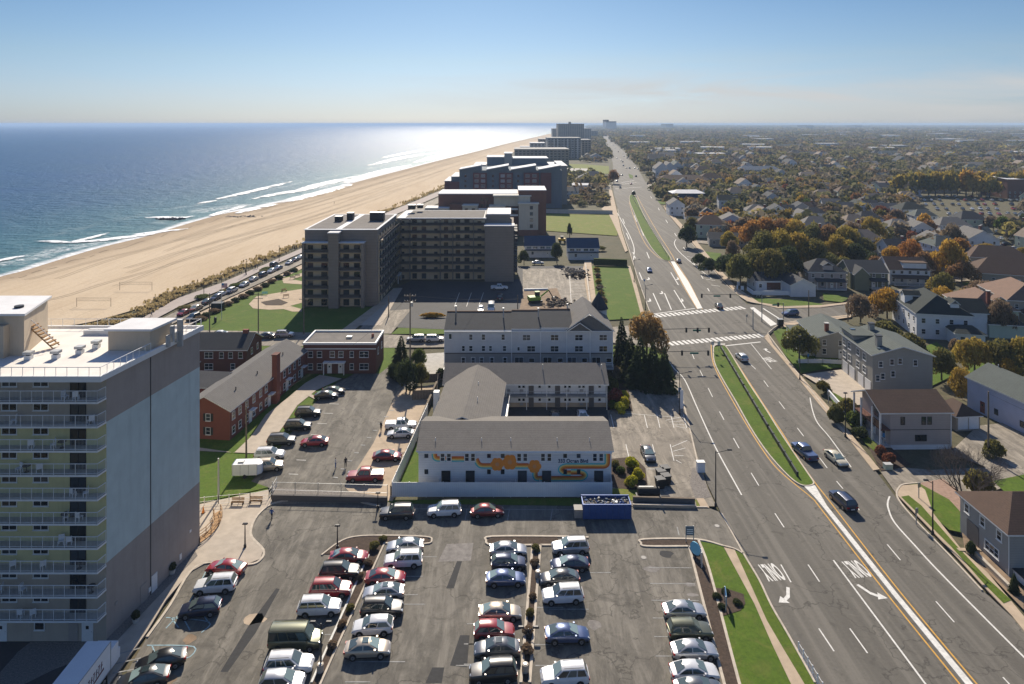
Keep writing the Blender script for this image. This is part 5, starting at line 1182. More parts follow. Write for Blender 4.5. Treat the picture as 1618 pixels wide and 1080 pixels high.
# G ---- slate and maroon condominium with saw tooth roof
B = Bld('sawtooth_condominium', 'slate blue and maroon condominium with white saw tooth roofs', 'building', -44.4, 446, 77, 40)
b = MB(); b.box(10, 77, 0, 40, -.2, 24.5, 'slate_panel'); b.box(4.5, 10, 2, 40, -.2, 20, 'slate_panel'); b.box(0, 4.5, 4, 40, -.2, 17, 'maroon_panel'); B.part('wall', b)
b = MB()
for x0, x1 in ((19, 28), (36, 45), (52, 62), (63, 70)): b.box(x0, x1, -1.2, 0, 3, 23, 'maroon_panel')
b.box(4, 10, .5, 2, 2, 17, 'maroon_panel'); b.box(-.1, 4.4, 3, 4, 2, 14, 'maroon_panel'); B.part('bay', b)
b = MB()
for x0, x1 in ((10, 24), (28, 42), (44, 60), (62, 76)):
    b.hexa([(x0,-1,24.5),(x1,-1,24.5),(x1,18,24.5),(x0,18,24.5),(x0,-1,24.8),(x1,-1,27.5),(x1,18,27.5),(x0,18,24.8)], 'slate_panel'); b.hexa([(x0-.3,-1.4,24.82),(x1+.2,-1.4,27.52),(x1+.2,18.4,27.52),(x0-.3,18.4,24.82),(x0-.3,-1.4,25.3),(x1+.2,-1.4,28.0),(x1+.2,18.4,28.0),(x0-.3,18.4,25.3)], 'roof_white')
b.box(4.2,10,1.6,40,20,20.4,'roof_white'); b.box(-.3,4.3,3.6,40,17,17.4,'roof_white'); b.box(77, 82, 20, 80, -.2, 26, 'far_concrete'); b.box(76.6,82.3,19.6,80.4,26,26.4,'roof_white'); B.part('roof', b)
for z in (3.5, 6.8, 10.1, 13.4, 16.7, 20.0):
    for x in (21.3, 25.5, 38.3, 42.5, 54.5, 59): inst('window', wmesh(2.6, 1.9, 'pale'), B.t, (x, -1.2, z))
    for x in (14, 32, 48.5): inst('window', wmesh(1.3, 1.6, 'dark'), B.t, (x, 0, z))
B = Bld('stepped_condominium', 'pale glazed condominium with white roof blocks behind the saw tooth one', 'building', -30, 540, 66, 40)
b = MB(); b.box(0, 66, 0, 40, -.2, 22, 'far_concrete'); b.box(10, 28, 5, 35, 22, 28, 'slate_panel'); b.box(30, 58, 5, 35, 22, 27, 'slate_panel'); b.box(24,30,4,30,22,31,'far_concrete'); B.part('wall', b)
b = MB(); b.box(-.5, 9.5, -.5, 40.5, 22, 22.5, 'roof_white'); b.box(9.5, 23.6, 4, 36, 28, 28.6, 'roof_white'); b.box(30.4, 59, 4, 36, 27, 27.6, 'roof_white'); b.box(23.6,30.4,3.6,30.4,31,31.5,'roof_white'); b.box(59, 67, -.5, 40, 22, 22.5, 'roof_white'); B.part('roof', b)
for x in range(4, 64, 6): inst('window', wmesh(3, 2, 'pale'), B.t, (x, 0, 18.5)); inst('window', wmesh(3, 2, 'pale'), B.t, (x, 0, 15))
# H ---- further blocks down the shore; rows are (px0, px1, base y, top y, depth, wall, label)
for nme, x0, x1, yb, yt, dp, wm, lab, steps in (
 ('apartment_block', 813, 899, 262, 236, 60, 'far_brown', 'long low brown apartment block beyond the saw tooth roofs', 1),
 ('white_villa', 838, 861, 254, 226, 40, 'pale_stone', 'white rounded beach house block beside the sand', 0),
 ('white_villa', 822, 838, 252, 232, 30, 'pale_stone', 'low white beach house with sloped roof next to the sand', 0),
 ('apartment_slab', 865, 918, 250, 218, 60, 'far_concrete', 'pale concrete apartment slab with vertical bays', 2),
 ('apartment_slab', 919, 934, 245, 221, 60, 'far_brown', 'narrow brown block right of the concrete slab', 0),
 ('apartment_block', 852, 868, 245, 220, 60, 'far_brown', 'small dark block left of the concrete slab', 0),
 ('apartment_tower', 882, 923, 226, 195.5, 80, 'far_brown', 'highest far tower block with a roof turret on the shore skyline', 3),
 ('apartment_block', 873, 934, 224, 203, 60, 'far_concrete', 'wide base block in front of the far shore tower', 0),
 ('apartment_block', 932, 945, 220, 206, 60, 'far_concrete', 'small far block right of the shore tower', 0),
 ('hotel_tower', 958, 962, 206, 189, 200, 'far_concrete', 'slim bluish tower on the skyline above the boulevard', 0),
 ('hotel_slab', 962, 974, 206, 191.5, 200, 'far_concrete', 'broad bluish slab beside the slim skyline tower', 0),
 ('apartment_slab', 1052, 1064, 204.5, 195.5, 200, 'far_concrete', 'faint wide block on the skyline right of the boulevard', 0),
 ('apartment_slab', 1274, 1285, 204.5, 197.5, 200, 'far_concrete', 'faint block on the skyline above the middle woods', 0),
 ('apartment_slab', 1352, 1362, 204.2, 198, 200, 'far_concrete', 'faint low block on the skyline toward the right', 0),
 ('white_house', 897, 916, 240, 228, 30, 'pale_stone', 'white house among trees beside the far shore slab', 0)):
    g0, g1 = G(x0, yb), G(x1, yb); w_ = g1.x-g0.x; h = hg(yb, yt); t = thing(nme, lab, 'building', (g0.x, g0.y, 0))
    b = MB(); b.box(0, w_, 0, dp, -.3, h, wm)
    if steps == 3: b.box(w_*.42, w_*.5, 5, 25, h, h+6, wm)
    if steps == 2: [b.box(w_*k/7, w_*(k+.5)/7, -2, 0, 0, h-1, 'pale_stone') for k in range(7)]
    b.build('wall', t)
    b = MB(); b.box(-.5, w_+.5, -.5, dp+.5, h, h+.8, 'roof_white' if wm == 'pale_stone' else 'far_concrete'); b.build('roof', t)
    if yb > 215:
        wb = MB(); nf = max(2, int(h/3.4)); nc = min(24, max(3, int(w_/5)))
        for f in range(nf):
            z = 1.2+f*(h-1)/nf; 
            for c in range(nc): x = (c+.5)*w_/nc; wb.face([(x-w_/nc*.3, -.1 if steps != 2 else -2.1, z), (x+w_/nc*.3, -.1 if steps != 2 else -2.1, z), (x+w_/nc*.3, -.1 if steps != 2 else -2.1, z+1.9), (x-w_/nc*.3, -.1 if steps != 2 else -2.1, z+1.9)], 'window_glass')
        wb.build('windows', t)['kind'] = 'stuff'
# ---------------------------------------------------------------- houses
ALLH = []   # (x, y, r) footprints to keep trees clear of walls
def house(x, y, w_, d, h, rz, wall, roof, rise, label, axis='x', hip=0, wins=3, storeys=2, cat='house', name='house', porch=None, chim=None, lwin=2, extra=None, group=None, kind='white'):
    B = Bld(name, label, cat, x, y, w_, d, rz, 0, group); b = MB()
    if hip: b.box(0, w_, 0, d, -.4, h, wall)
    else: b.walls(0, w_, 0, d, -.4, h, wall, rise, axis)
    B.part('wall', b); b = MB(); b.tri_roof(0, w_, 0, d, h, rise, roof, axis, .4, hip=hip); rf = B.part('roof', b)
    for s_ in range(storeys):
        z = .9+s_*2.75
        if z+1.3 > h: z = h-1.6
        for i in range(wins):
            if s_ == 0 and i == wins//2: continue
            B.win('F', (i+.5)*w_/wins, z, 1.0, 1.3, kind)
        for i in range(lwin): B.win('L', (i+.5)*d/max(1, lwin), z, 1.0, 1.3, kind)
    door(B, (wins//2+.5)*w_/wins, 1.0, 2.05)
    if chim: b = MB(); b.box(chim[0]-.4, chim[0]+.4, chim[1]-.4, chim[1]+.4, h-.5, h+rise+1.1, 'brick_red'); b.box(chim[0]-.5, chim[0]+.5, chim[1]-.5, chim[1]+.5, h+rise+1.1, h+rise+1.25, 'pale_stone'); b.build('chimney', rf)
    if porch:
        b = MB(); px0, px1, pd, ph = porch; b.hexa([(px0,-pd,ph-.25),(px1,-pd,ph-.25),(px1,-.0,ph+.4),(px0,-.0,ph+.4),(px0,-pd,ph-.1),(px1,-pd,ph-.1),(px1,-.0,ph+.6),(px0,-.0,ph+.6)], roof)
        for i in range(4): xx = px0+.15+(px1-px0-.3)*i/3; b.box(xx-.08, xx+.08, -pd+.05, -pd+.2, 0, ph-.22, 'white_trim')
        b.box(px0, px1, -pd, -.01, 0, .35, 'pale_stone'); B.part('porch', b)
    ALLH.append((x+w_/2*math.cos(rz)-d/2*math.sin(rz), y+d/2*math.cos(rz)+w_/2*math.sin(rz), max(w_, d)*.55)); return B
# bottom right grey house
B = Bld('house', 'grey sided house with brown hip roof close by the kerb at the lower right', 'house', 60.4, 83.0, 16, 9.4)
b = MB(); b.box(0, 16, 0, 9.0, -.3, 5.3, 'grey_siding'); B.part('wall', b); b = MB(); b.tri_roof(0, 16, 0, 9.0, 5.3, 2.4, 'shingle_brown', 'x', .45, hip=4.2); B.part('roof', b)
B.d = 9; 
for y in (1.6, 4.6, 7.6): B.win('L', y, 3.3, 1.0, 1.3, 'bold')
B.win('L', 2.9, .8, 2.6, 1.3, 'bold'); b = MB(); b.box(-.06, .0, 5.3, 7.6, .2, 2.7, 'dark_band'); B.part('garage_door', b); B.win('F', 3, 3.3, 1, 1.3); b = MB(); b.box(-.05,.02,-.08,.0,0,5.3,'white_trim'); B.part('corner_trim', b)  # the dark garage_door panel stands for the shade inside an opening
b = MB(); b.box(.5, 7, -2.0, -.02, 0, .9, 'white_trim'); b.box(.4, 7.2, -2.1, .0, .9, 1.0, 'dark_metal'); B.part('side_porch', b); b = MB(); b.tube((9, 3, 6.6), (9, 3, 7.9), .12, None, 'galvanised'); B.part('flue', b)
b = MB(); [b.box(-3.0+.0*i, -.1, 4.6-i*.0, 5.2, 0, .2, 'tan_concrete') for i in range(1)]; [b.box(-1.2-i*.35, -.85-i*.35, 3.9, 5.2, 0, .75-i*.2, 'tan_concrete') for i in range(4)]; B.part('steps', b)
ALLH.append((68, 87, 9))
# pink-taupe house with porch columns
B = Bld('house', 'taupe house with brown roof and tall white porch columns facing the boulevard', 'house', 64.2, 115.8, 10.4, 9.0, rz=.02)
b = MB(); b.walls(0, 10.4, 0, 9, -.3, 6.0, 'taupe_siding', 2.0, 'x'); b.box(0.0, 10.42, -.02, .3, -.3, .5, 'white_siding'); B.part('wall', b); b = MB(); b.tri_roof(-1.6, 10.4, 0, 9, 6.0, 2.0, 'shingle_brown', 'x', .35); B.part('roof', b)
b = MB(); [b.box(-1.75, -1.5, y, y+.25, 0, 6.0, 'white_trim') for y in (.1, 2.6, 6.2, 8.6)]; b.box(-1.6, -.01, 0, 9, -.1, .3, 'pale_stone'); b.box(-1.6, -.01, 0, 9, 2.9, 3.1, 'brick_dark'); railing(b, (-1.6, .1), (-1.6, 8.9), 3.1, 1.0, 7, True, 'wood'); B.part('porch', b)
for x in (2.1, 5.7, 6.7): B.win('F', x, 3.9, .75, 1.35, 'dark')
B.win('F', 5.2, 1.1, 2.0, 1.1, 'dark'); B.win('L', 4.5, 3.6, 1.6, 1.8, 'dark'); B.win('L', 2, .8, 1.0, 1.4); door(B, 5, face='L'); b = MB(); b.box(-.02, 10.42, -.03, 0, 3.0, 3.12, 'dark_band'); B.part('band_course', b); b = MB(); b.box(10.3,10.45,-.1,.05,0,6,'white_trim'); B.part('downpipe', b); ALLH.append((69, 120, 8))
# tall grey three storey double house
B = Bld('double_house', 'tall grey three storey house with white framed windows and two chimneys', 'house', 73.0, 138.2, 11.8, 14.5, rz=-.05)
b = MB(); b.walls(0, 11.8, 0, 14.5, -.3, 8.2, 'greige_siding', 1.7, 'y'); b.box(.0, 4.4, 8.5, 14.4, 8.2, 9.4, 'greige_siding'); B.part('wall', b); b = MB(); b.tri_roof(0, 11.8, 0, 14.5, 8.2, 1.7, 'shingle_green_grey', 'y', .45); b.box(-.3, 4.6, 8.2, 14.8, 9.4, 9.6, 'shingle_green_grey'); rf = B.part('roof', b)
for y in (10.5, 13.0, 3.5, 6.5): B.win('L', y, 5.9, 1.5, 1.5, 'bold'); B.win('L', y, 3.3, 1.5, 1.5, 'bold')
for y in (2, 5.2, 9.3, 12.6): b = MB(); b.box(-.07, 0, y-1.25, y+1.25, .05, 2.5, 'white_trim'); B.part('garage_door', b)
for x, z in ((1.6,5.7),(3.8,6.2),(5.4,6.4),(8.4,6.1),(2.0,3.3),(4.0,3.8),(1.0,2.9)): B.win('F', x, z, .85, 1.25)
for x, y in ((2.6, 3.0), (5.2, 11.8)): b = MB(); b.box(x-.5, x+.5, y-.5, y+.5, 8.5, 11.2, 'greige_siding'); b.box(x-.6, x+.6, y-.6, y+.6, 11.2, 11.35, 'dark_metal'); b.build('chimney', rf)
for x, y, z in ((2.2, 1.6, 9.0), (1.5, 12.5, 9.62)): b = MB(); b.box(x-.5, x+.5, y-.4, y+.4, z, z+.15, 'pale_glass'); b.build('skylight', rf)
ALLH.append((79, 146, 9))
B = house(71.5, 160.5, 11, 14, 4.6, -.12, 'greige_siding', 'shingle_green_grey', 1.9, 'low grey house with skylights and a stone chimney behind the three storey house', 'y', chim=(3, 2)); b = MB(); b.box(-3.2, 0, 1, 13, .1, .9, 'pale_stone'); [b.box(-3.2, -3.0, y, y+.2, .9, 3.6, 'white_trim') for y in (1, 5, 9, 12.8)]; b.box(-3.4, 0, .8, 13.2, 3.6, 3.8, 'shingle_green_grey'); B.part('side_porch', b)
B = Bld('long_house', 'long pale lavender blue house with grey roof beside the back car park', 'house', 91.6, 117.5, 10, 16, rz=.17)
b = MB(); b.walls(0, 10, 0, 16, -.3, 5.5, 'blue_white_siding', 2.3, 'y'); B.part('wall', b); b = MB(); b.tri_roof(0, 10, 0, 16, 5.5, 2.3, 'shingle_green_grey', 'y', .35); B.part('roof', b); [B.win('L', y, .9, .8, 1.1, 'dark') for y in (1.5, 4.2, 9.5)]; door(B, 12.5, 1, 2.1, 'brick_red', 'L'); b = MB(); b.tube((5,14,7.6),(5,14,8.4),.1,None,'galvanised'); B.part('flue', b); ALLH.append((96, 126, 10))
B = Bld('garage', 'small garage with brown hip roof and white double doors', 'garage', 79.8, 122.6, 4.6, 5.2, rz=.1)
b = MB(); b.box(0, 4.6, 0, 5.2, -.3, 2.5, 'tan_siding'); B.part('wall', b); b = MB(); b.tri_roof(0, 4.6, 0, 5.2, 2.5, 1.5, 'shingle_brown', 'y', .35, hip=1.8); B.part('roof', b); [B.part('garage_door', (lambda q: (q.box(x, x+1.9, -.06, 0, .05, 2.2, 'white_vinyl'), q)[1])(MB())) for x in (.3, 2.4)]; ALLH.append((82, 125, 4))
B = house(104.3, 176, 13, 18, 6.2, -.2, 'white_siding', 'shingle_black_green', 3.6, 'large white house with dark steep roofs and a rounded front wing', 'y', hip=5, wins=4, lwin=5, storeys=2)
b = MB(); b.box(13, 18.5, 5, 13, -.3, 5.8, 'white_siding'); b.box(7, 13.5, -5.5, -.01, -.3, 3.0, 'white_siding'); B.part('side_wing', b); b = MB(); b.tri_roof(12, 18.5, 5, 13, 5.8, 2.6, 'shingle_black_green', 'x', .4); b.tri_roof(7, 13.5, -5.5, 1, 3.0, 1.2, 'shingle_black_green', 'x', .4, hip=2); B.part('wing_roof', b)
b = MB(); b.box(8.5, 10.5, 1.5, 4, 6.3, 8.6, 'white_siding'); B.part('dormer', b); b = MB(); b.box(.2, 2.2, 9, 12, 6.3, 8.6, 'white_siding'); B.part('dormer', b); b = MB(); b.tri_roof(8.5, 10.5, 1.5, 5, 8.6, .9, 'shingle_black_green', 'y', .25); B.part('dormer_roof', b); b = MB(); b.tri_roof(.2, 4, 9, 12, 8.6, .9, 'shingle_black_green', 'x', .25); B.part('dormer_roof', b)
for x in (8.5, 11.5): inst('window', wmesh(.9, 1.2, 'dark'), B.t, (x, -5.5, 1.0))
B = house(121.5, 182, 12, 15, 5.8, -.2, 'green_siding', 'shingle_rust', 3.4, 'pale green house with pinkish tan roof and tall red chimney', 'y', hip=5, wins=3, lwin=4, chim=(5.5, 1.5)); b = MB(); b.box(3, 11.5, -5, -.01, -.3, 3.2, 'green_siding'); B.part('side_wing', b); b = MB(); b.tri_roof(3, 11.5, -5, 1, 3.2, 1.1, 'shingle_black_green', 'x', .4, hip=2); B.part('wing_roof', b); b = MB(); b.box(6.5, 9.5, .5, 3.6, 6, 8, 'green_siding'); B.part('dormer', b); b = MB(); b.tri_roof(6.5, 9.5, .5, 3.5, 8, 1, 'shingle_rust', 'y', .2); B.part('dormer_roof', b)
B = house(138, 190, 13, 18, 6.0, -.22, 'tan_siding', 'shingle_rust', 3.6, 'beige house with rusty tan roof and one dormer at the right edge', 'y', hip=5, wins=3, lwin=4); b = MB(); b.box(7, 10.5, .5, 3, 6.2, 8.4, 'tan_siding'); b.tri_roof(7, 10.5, .5, 3.5, 8.4, 1, 'shingle_rust', 'y', .2); B.part('dormer', b); b = MB(); b.box(3,10,-4,-.01,-.3,3,'tan_siding'); b.tri_roof(3,10,-4,1,3,1,'shingle_brown','x',.4,hip=1.8); B.part('side_wing', b)
B = house(80.5, 225, 11, 9, 3.2, .0, 'white_siding', 'shingle_dark', 1.9, 'low white corner building with dark roof and a brown glazed entrance', 'x', wins=4, storeys=1)
b = MB(); b.walls(8.5, 16.5, -7, 3, -.3, 3.4, 'white_siding', 1.9, 'y'); B.part('front_wing', b); b = MB(); b.tri_roof(8.5, 16.5, -7, 6, 3.4, 1.9, 'shingle_dark', 'y', .3); B.part('wing_roof', b); b = MB(); b.box(-3, 8.5, -6.2, -6.05, 0, 1.4, 'white_vinyl'); b.box(-3.1, -3, -6, 0, 0, 1.4, 'white_vinyl'); B.part('yard_wall', b); b = MB(); b.box(3.5, 8, -.1, 0, .3, 2.6, 'brick_dark'); B.part('entrance', b)
B = house(99, 228, 12, 11, 5.6, -.1, 'taupe_siding', 'shingle_dark', 3.3, 'grey brown house with white balcony next to the low corner building', 'x', hip=5, wins=4, porch=(2, 11.5, 2.2, 2.9)); b = MB(); b.box(5, 8, .6, 3, 5.8, 7.6, 'taupe_siding'); b.tri_roof(5, 8, .6, 4, 7.6, .9, 'shingle_dark', 'y', .2); B.part('dormer', b)
B = house(113.5, 229, 12, 11, 5.2, -.1, 'olive_siding', 'shingle_dark', 3.0, 'dark olive house with twin gables and pale windows between its neighbours', 'x', wins=4, porch=(6, 11.5, 2.0, 2.8)); b = MB(); b.walls(.5, 5, -2.5, 0, -.3, 5.0, 'olive_siding', 2.2, 'y'); b.tri_roof(.5, 5, -2.5, 3, 5.0, 2.2, 'shingle_dark', 'y', .3); B.part('gable', b)
B = house(129.5, 234, 13, 11, 5.0, -.12, 'white_siding', 'shingle_brown', 3.4, 'white house with broad dark brown roof and full front porch', 'x', wins=5, porch=(.5, 12.5, 2.6, 2.7)); b = MB(); b.box(4.5, 12, .5, 3.5, 5.2, 7.3, 'white_siding'); b.box(4.2, 12.3, .2, 4.5, 7.3, 7.5, 'shingle_brown'); B.part('dormer', b)
house(160, 236, 22, 14, 3.6, -.35, 'tan_siding', 'shingle_brown', 4.2, 'wide low house with huge dark brown roof at the right edge', 'x', hip=6, wins=6, storeys=1); house(176, 262, 20, 12, 4, -.3, 'tan_siding', 'shingle_brown', 3.6, 'second brown roofed house behind the wide low one at the right edge', 'x', hip=5, wins=5, storeys=1)
# blue roofed pair
for x, lab in ((5.4, 'blue roofed white house on the left, nearest the brick hotel'), (22.8, 'blue roofed white house on the right, beside the boulevard')):
    B = house(x, 277+(5 if x < 10 else 0), 12.4, 9, 4.6, 0, 'white_siding', 'shingle_blue', 3.2, lab, 'x', wins=2, lwin=1, storeys=1)
    b = MB(); b.box(-.3, 12.7, -1.0, 0, 2.7, 3.1, 'shingle_blue'); B.part('awning_roof', b)
    for xx in (1.6, 4.2, 7.2, 9.6): inst('window', wmesh(1.9, 1.2, 'pale'), B.t, (xx, 0, 3.3))
# houses further off, one line each: px, py(base), width m, depth, height, wall, roof, rise, axis, hip, label
HL = [(1121,388,16,9,3.2,'grey_siding','shingle_dark',2.2,'x',0,'long low dark roofed house by the boulevard trees'),
(1138,365,12,11,5.5,'white_siding','shingle_grey',3,'y',0,'white gabled house behind the long low one'),
(1088,366,10,10,4.5,'tan_siding','shingle_green_grey',2.6,'x',0,'small beige house with grey gable right of the boulevard'),
(1058,340,9,12,6.5,'white_siding','shingle_grey',3,'y',0,'tall white gabled house nearest the boulevard bend'),
(1083,347,10,10,5,'light_grey_siding','shingle_dark',3,'x',4,'grey house with white dormer beside the tall gabled one'),
(1104,352,10,10,5,'light_grey_siding','shingle_grey',3,'y',3,'pale grey hip roofed house third from the boulevard bend'),
(1063,324,22,14,8,'navy_paint','roof_white',1.8,'x',5,'dark blue pavilion with a pale flared roof'),
(1136,331,12,10,6,'white_siding','shingle_black_green',3,'x',0,'white house with dark green roof past the pavilion'),
(1180,346,13,11,5,'light_grey_siding','shingle_grey',3,'x',5,'grey hip roofed house left of the steep white gables'),
(1213,346,12,11,4.5,'white_siding','shingle_dark',3.6,'y',0,'steep white gabled house right of the grey hip roof'),
(1228,345,10,10,4.5,'white_siding','shingle_dark',3,'x',0,'white house with a dormer beside the steep gables'),
(1252,342,11,10,4.8,'grey_siding','shingle_dark',3.4,'y',0,'grey steep roofed house with brick chimney in the middle rows'),
(1270,341,9,10,4.8,'tan_siding','shingle_brown',3.0,'x',0,'brown roofed house beside the brick chimney one'),
(1257,358,9,9,5.5,'white_siding','shingle_grey',3.2,'y',0,'white gable house peeking over the orange trees'),
(1301,335,11,10,5.0,'light_grey_siding','shingle_grey',3.0,'x',0,'grey house at the turn of the middle lane'),
(1318,343,12,10,5.2,'white_siding','shingle_grey',3.2,'x',0,'white and grey house on the middle lane'),
(1346,340,12,10,5.2,'white_siding','shingle_black_green',3.6,'y',0,'white steep gabled house with dark green roof valley'),
(1365,338,9,10,5.0,'white_siding','shingle_dark',3.0,'x',0,'small white house beside the green roof valley'),
(1383,344,14,11,4.6,'tan_siding','shingle_grey',3.4,'x',0,'cream house with broad porch in the third row'),
(1425,349,15,13,6.5,'white_siding','shingle_black_green',3.6,'x',6,'tall white square house with dark pyramid roof'),
(1407,375,11,12,5.2,'white_siding','shingle_grey',3.0,'x',4,'white house with pale grey roof below the square one'),
(1440,378,10,10,5.2,'light_grey_siding','shingle_grey',3.0,'y',0,'pale gable house among brown trees in the fourth row'),
(1486,372,14,12,5.2,'light_grey_siding','shingle_grey',3.2,'x',4,'grey house by the far parking street'),
(1528,399,13,15,5.6,'white_siding','shingle_grey',3.8,'y',0,'bright white house with steep green tipped roof by the lot'),
(1463,392,9,9,4,'white_siding','shingle_grey',2.6,'y',0,'small white cottage under the orange tree'),
(1290,318,12,11,5,'white_siding','shingle_tan',3,'x',4,'house with broad tan roof at the edge of the woods'),
(1188,308,10,9,5,'white_siding','shingle_dark',3,'y',0,'small white gabled house deep in the woods, left one'),
(1172,309,8,9,5,'white_siding','shingle_dark',3,'y',0,'tiny white gabled house deep in the woods, next to the left one'),
(1205,303,12,9,4,'tan_siding','shingle_rust',2.6,'x',0,'house with pinkish roof deep in the woods'),
(1370,322,14,9,4.4,'tan_siding','shingle_tan',2.6,'x',0,'tan roofed house at the rim of the wide car park'),
(1040,294,44,16,6,'far_brown','shingle_brown',3.5,'x',8,'long brown roofed building beside the boulevard crossing'),
(1105,293,22,14,6.5,'far_brown','shingle_brown',4,'x',8,'brown hip roofed wing at the end of the long building'),
(1036,280,14,24,9,'light_grey_siding','shingle_grey',6,'y',0,'grey steep gabled terrace nearest the crossing'),
(1048,279,14,24,9,'light_grey_siding','shingle_grey',6,'y',0,'grey steep gabled terrace second from the crossing'),
(1060,278,14,24,9,'light_grey_siding','shingle_green_grey',6,'y',0,'grey steep gabled terrace third from the crossing'),
(1072,290,22,16,5,'white_siding','roof_white',2,'x',0,'white flat looking building behind the terraces'),
(1026,262,20,24,9,'grey_siding','shingle_dark',6,'x',0,'dark roofed terrace further up the boulevard'),
(1044,258,20,24,9,'grey_siding','shingle_grey',6,'x',0,'dark grey terrace second up the boulevard'),
(1170,280,40,20,8,'light_grey_siding','shingle_blue',3,'x',5,'bluish roofed large building in the woods'),
(1265,285,16,12,5,'tan_siding','shingle_tan',3,'x',3,'tan house near the reddish trees'),
(1592,313,30,30,14,'hotel_brick','roof_white',.6,'x',0,'brick school block with white roof at the right edge'),
(1360,266,22,14,6,'white_siding','shingle_grey',3,'x',0,'white farmhouse among reddish trees'),(1515,268,30,14,6,'white_siding','shingle_grey',3,'x',0,'white long building above the yellow tree line'),
(1575,246,40,16,8,'white_siding','roof_white',2,'x',0,'white rooftops far right above the woods'),(1395,303,60,20,6,'far_concrete','shingle_tan',1.5,'x',0,'long pale warehouse in front of the yellow tree line'),
(914,286,30,18,3.5,'light_grey_siding','shingle_grey',5.5,'x',12,'round looking grey hip roofed hall left of the boulevard'),
(905,300,16,10,4,'white_siding','roof_white',1.2,'x',0,'low white building behind the parked vans by the hotel'),
(893,312,10,10,5,'white_siding','shingle_grey',2.5,'x',0,'small white house right of the maroon condominium'),
(934,254,16,16,7,'light_grey_siding','shingle_dark',4,'y',0,'dark gabled house left of the far boulevard'),(922,252,14,14,6,'tan_siding','shingle_grey',4,'y',0,'tan gabled house left of the far boulevard'),
(900,244,18,14,9,'white_siding','roof_white',1,'x',0,'white box house below the far slab')]
for px, py, w_, d, h, wl, rf, rise, ax, hip, lab in HL:
    g = G(px, py); rz = rr.uniform(-.12, .02) if py < 330 else rr.uniform(-.2, -.05)
    house(g.x, g.y, w_, d, h, rz, wl, rf, rise, lab, ax, hip, wins=max(3, int(w_/3.5)), storeys=2 if h > 4.4 else 1, lwin=2, name='house' if w_ < 25 else 'building', chim=(w_*.7, d*.5) if rr.random() < .45 and hip == 0 else None, cat='house' if w_ < 25 else 'building')
# anonymous roofs across the neighbourhood: prototypes copied with their parts
walls_ = ['white_siding','light_grey_siding','white_siding','white_siding','blue_white_siding','green_siding']; roofs_ = ['shingle_grey','shingle_dark','shingle_brown','shingle_tan','shingle_green_grey','shingle_dark']
wn = {'tan_siding':'tan','white_siding':'white','light_grey_siding':'light grey','tan_siding':'tan','blue_white_siding':'pale blue','green_siding':'pale green'}; rn = {'shingle_grey':'grey','shingle_dark':'dark','shingle_brown':'brown','shingle_tan':'tan','shingle_green_grey':'green grey'}
PR = []
for k in range(5):
    w_, d, h, rise, ax, hp = [(11,9,5.2,2.8,'x',0),(9,12,5.4,3.2,'y',0),(12,11,5.4,3.2,'x',4),(13,9,3.4,2.4,'x',0),(10,10,5.2,3.6,'y',0)][k]
    PR.append((house(0, -3000-k*40, w_, d, h, 0, 'white_siding', 'shingle_grey', rise, 'x', ax, hp, wins=3, lwin=2, storeys=2 if h > 4 else 1, chim=(w_*.7, d*.5) if hp == 0 else None).t, w_, d)); ALLH.pop()
    # prototypes get their own marker materials through object slots
def road_dist_ok(x, y):
    px = x*F/y+CX; py = H*F/y+YH
    # keep clear of the boulevard and the side streets
    for a, c in zip(ROAD_R2[:-1], ROAD_R2[1:]):
        if min(a[1], c[1]) <= py <= max(a[1], c[1]):
            t = (py-a[1])/(c[1]-a[1]+1e-9); return px > a[0]+(c[0]-a[0])*t+8*(py-YH)/150+2
    return px > 1000
def clear(x, y, r):
    return all((x-a)**2+(y-c)**2 > (r+q)**2 for a, c, q in ALLH)
def px_of(x, y): return x*F/y+CX, H*F/y+YH
NOGO = [[(1440,308),(1618,308),(1618,366),(1500,362),(1440,345)], [(1180,420),(1345,420),(1345,520),(1180,520)], [(1350,462),(1618,420),(1618,440),(1400,480)]]
def inside(p, poly):
    c = False; n = len(poly)
    for i in range(n):
        a, b_ = poly[i], poly[i-1]
        if (a[1] > p[1]) != (b_[1] > p[1]) and p[0] < (b_[0]-a[0])*(p[1]-a[1])/(b_[1]-a[1])+a[0]: c = not c
    return c
rh = random.Random(21); nh = 0
for i in range(1500):
    y = 235+rh.random()**1.3*900; px = rh.uniform(1030, 1650); x = (px-CX)*y/F; py = H*F/y+YH
    if nh >= 165: break
    if not road_dist_ok(x, y) or any(inside((px, py), q) for q in NOGO) or (py > 395 and px < 1300): continue
    if not clear(x+5, y+5, 8.5): continue
    src, w_, d = PR[rh.randrange(5)]; t = copy_tree(src); t.location = (x, y, 0); t.rotation_euler = (0,0,rh.uniform(-.25, .05)); sc = rh.uniform(.85, 1.15)*(1+max(0, y-500)/1400); t.scale = (sc, sc, sc)
    wl, rf = rh.choice(walls_), rh.choice(roofs_); recolour(t, {'white_siding': wl, 'shingle_grey': rf})
    nh += 1; ALLH.append((x+5, y+5, 6.5)); t['label'] = f'{wn[wl]} house with {rn[rf]} roof half hidden in the trees of the neighbourhood'; t['group'] = 'houses among the neighbourhood trees'
for t, _, _ in PR:
    for o in list(t.children_recursive)+[t]: bpy.data.objects.remove(o)
fh = []
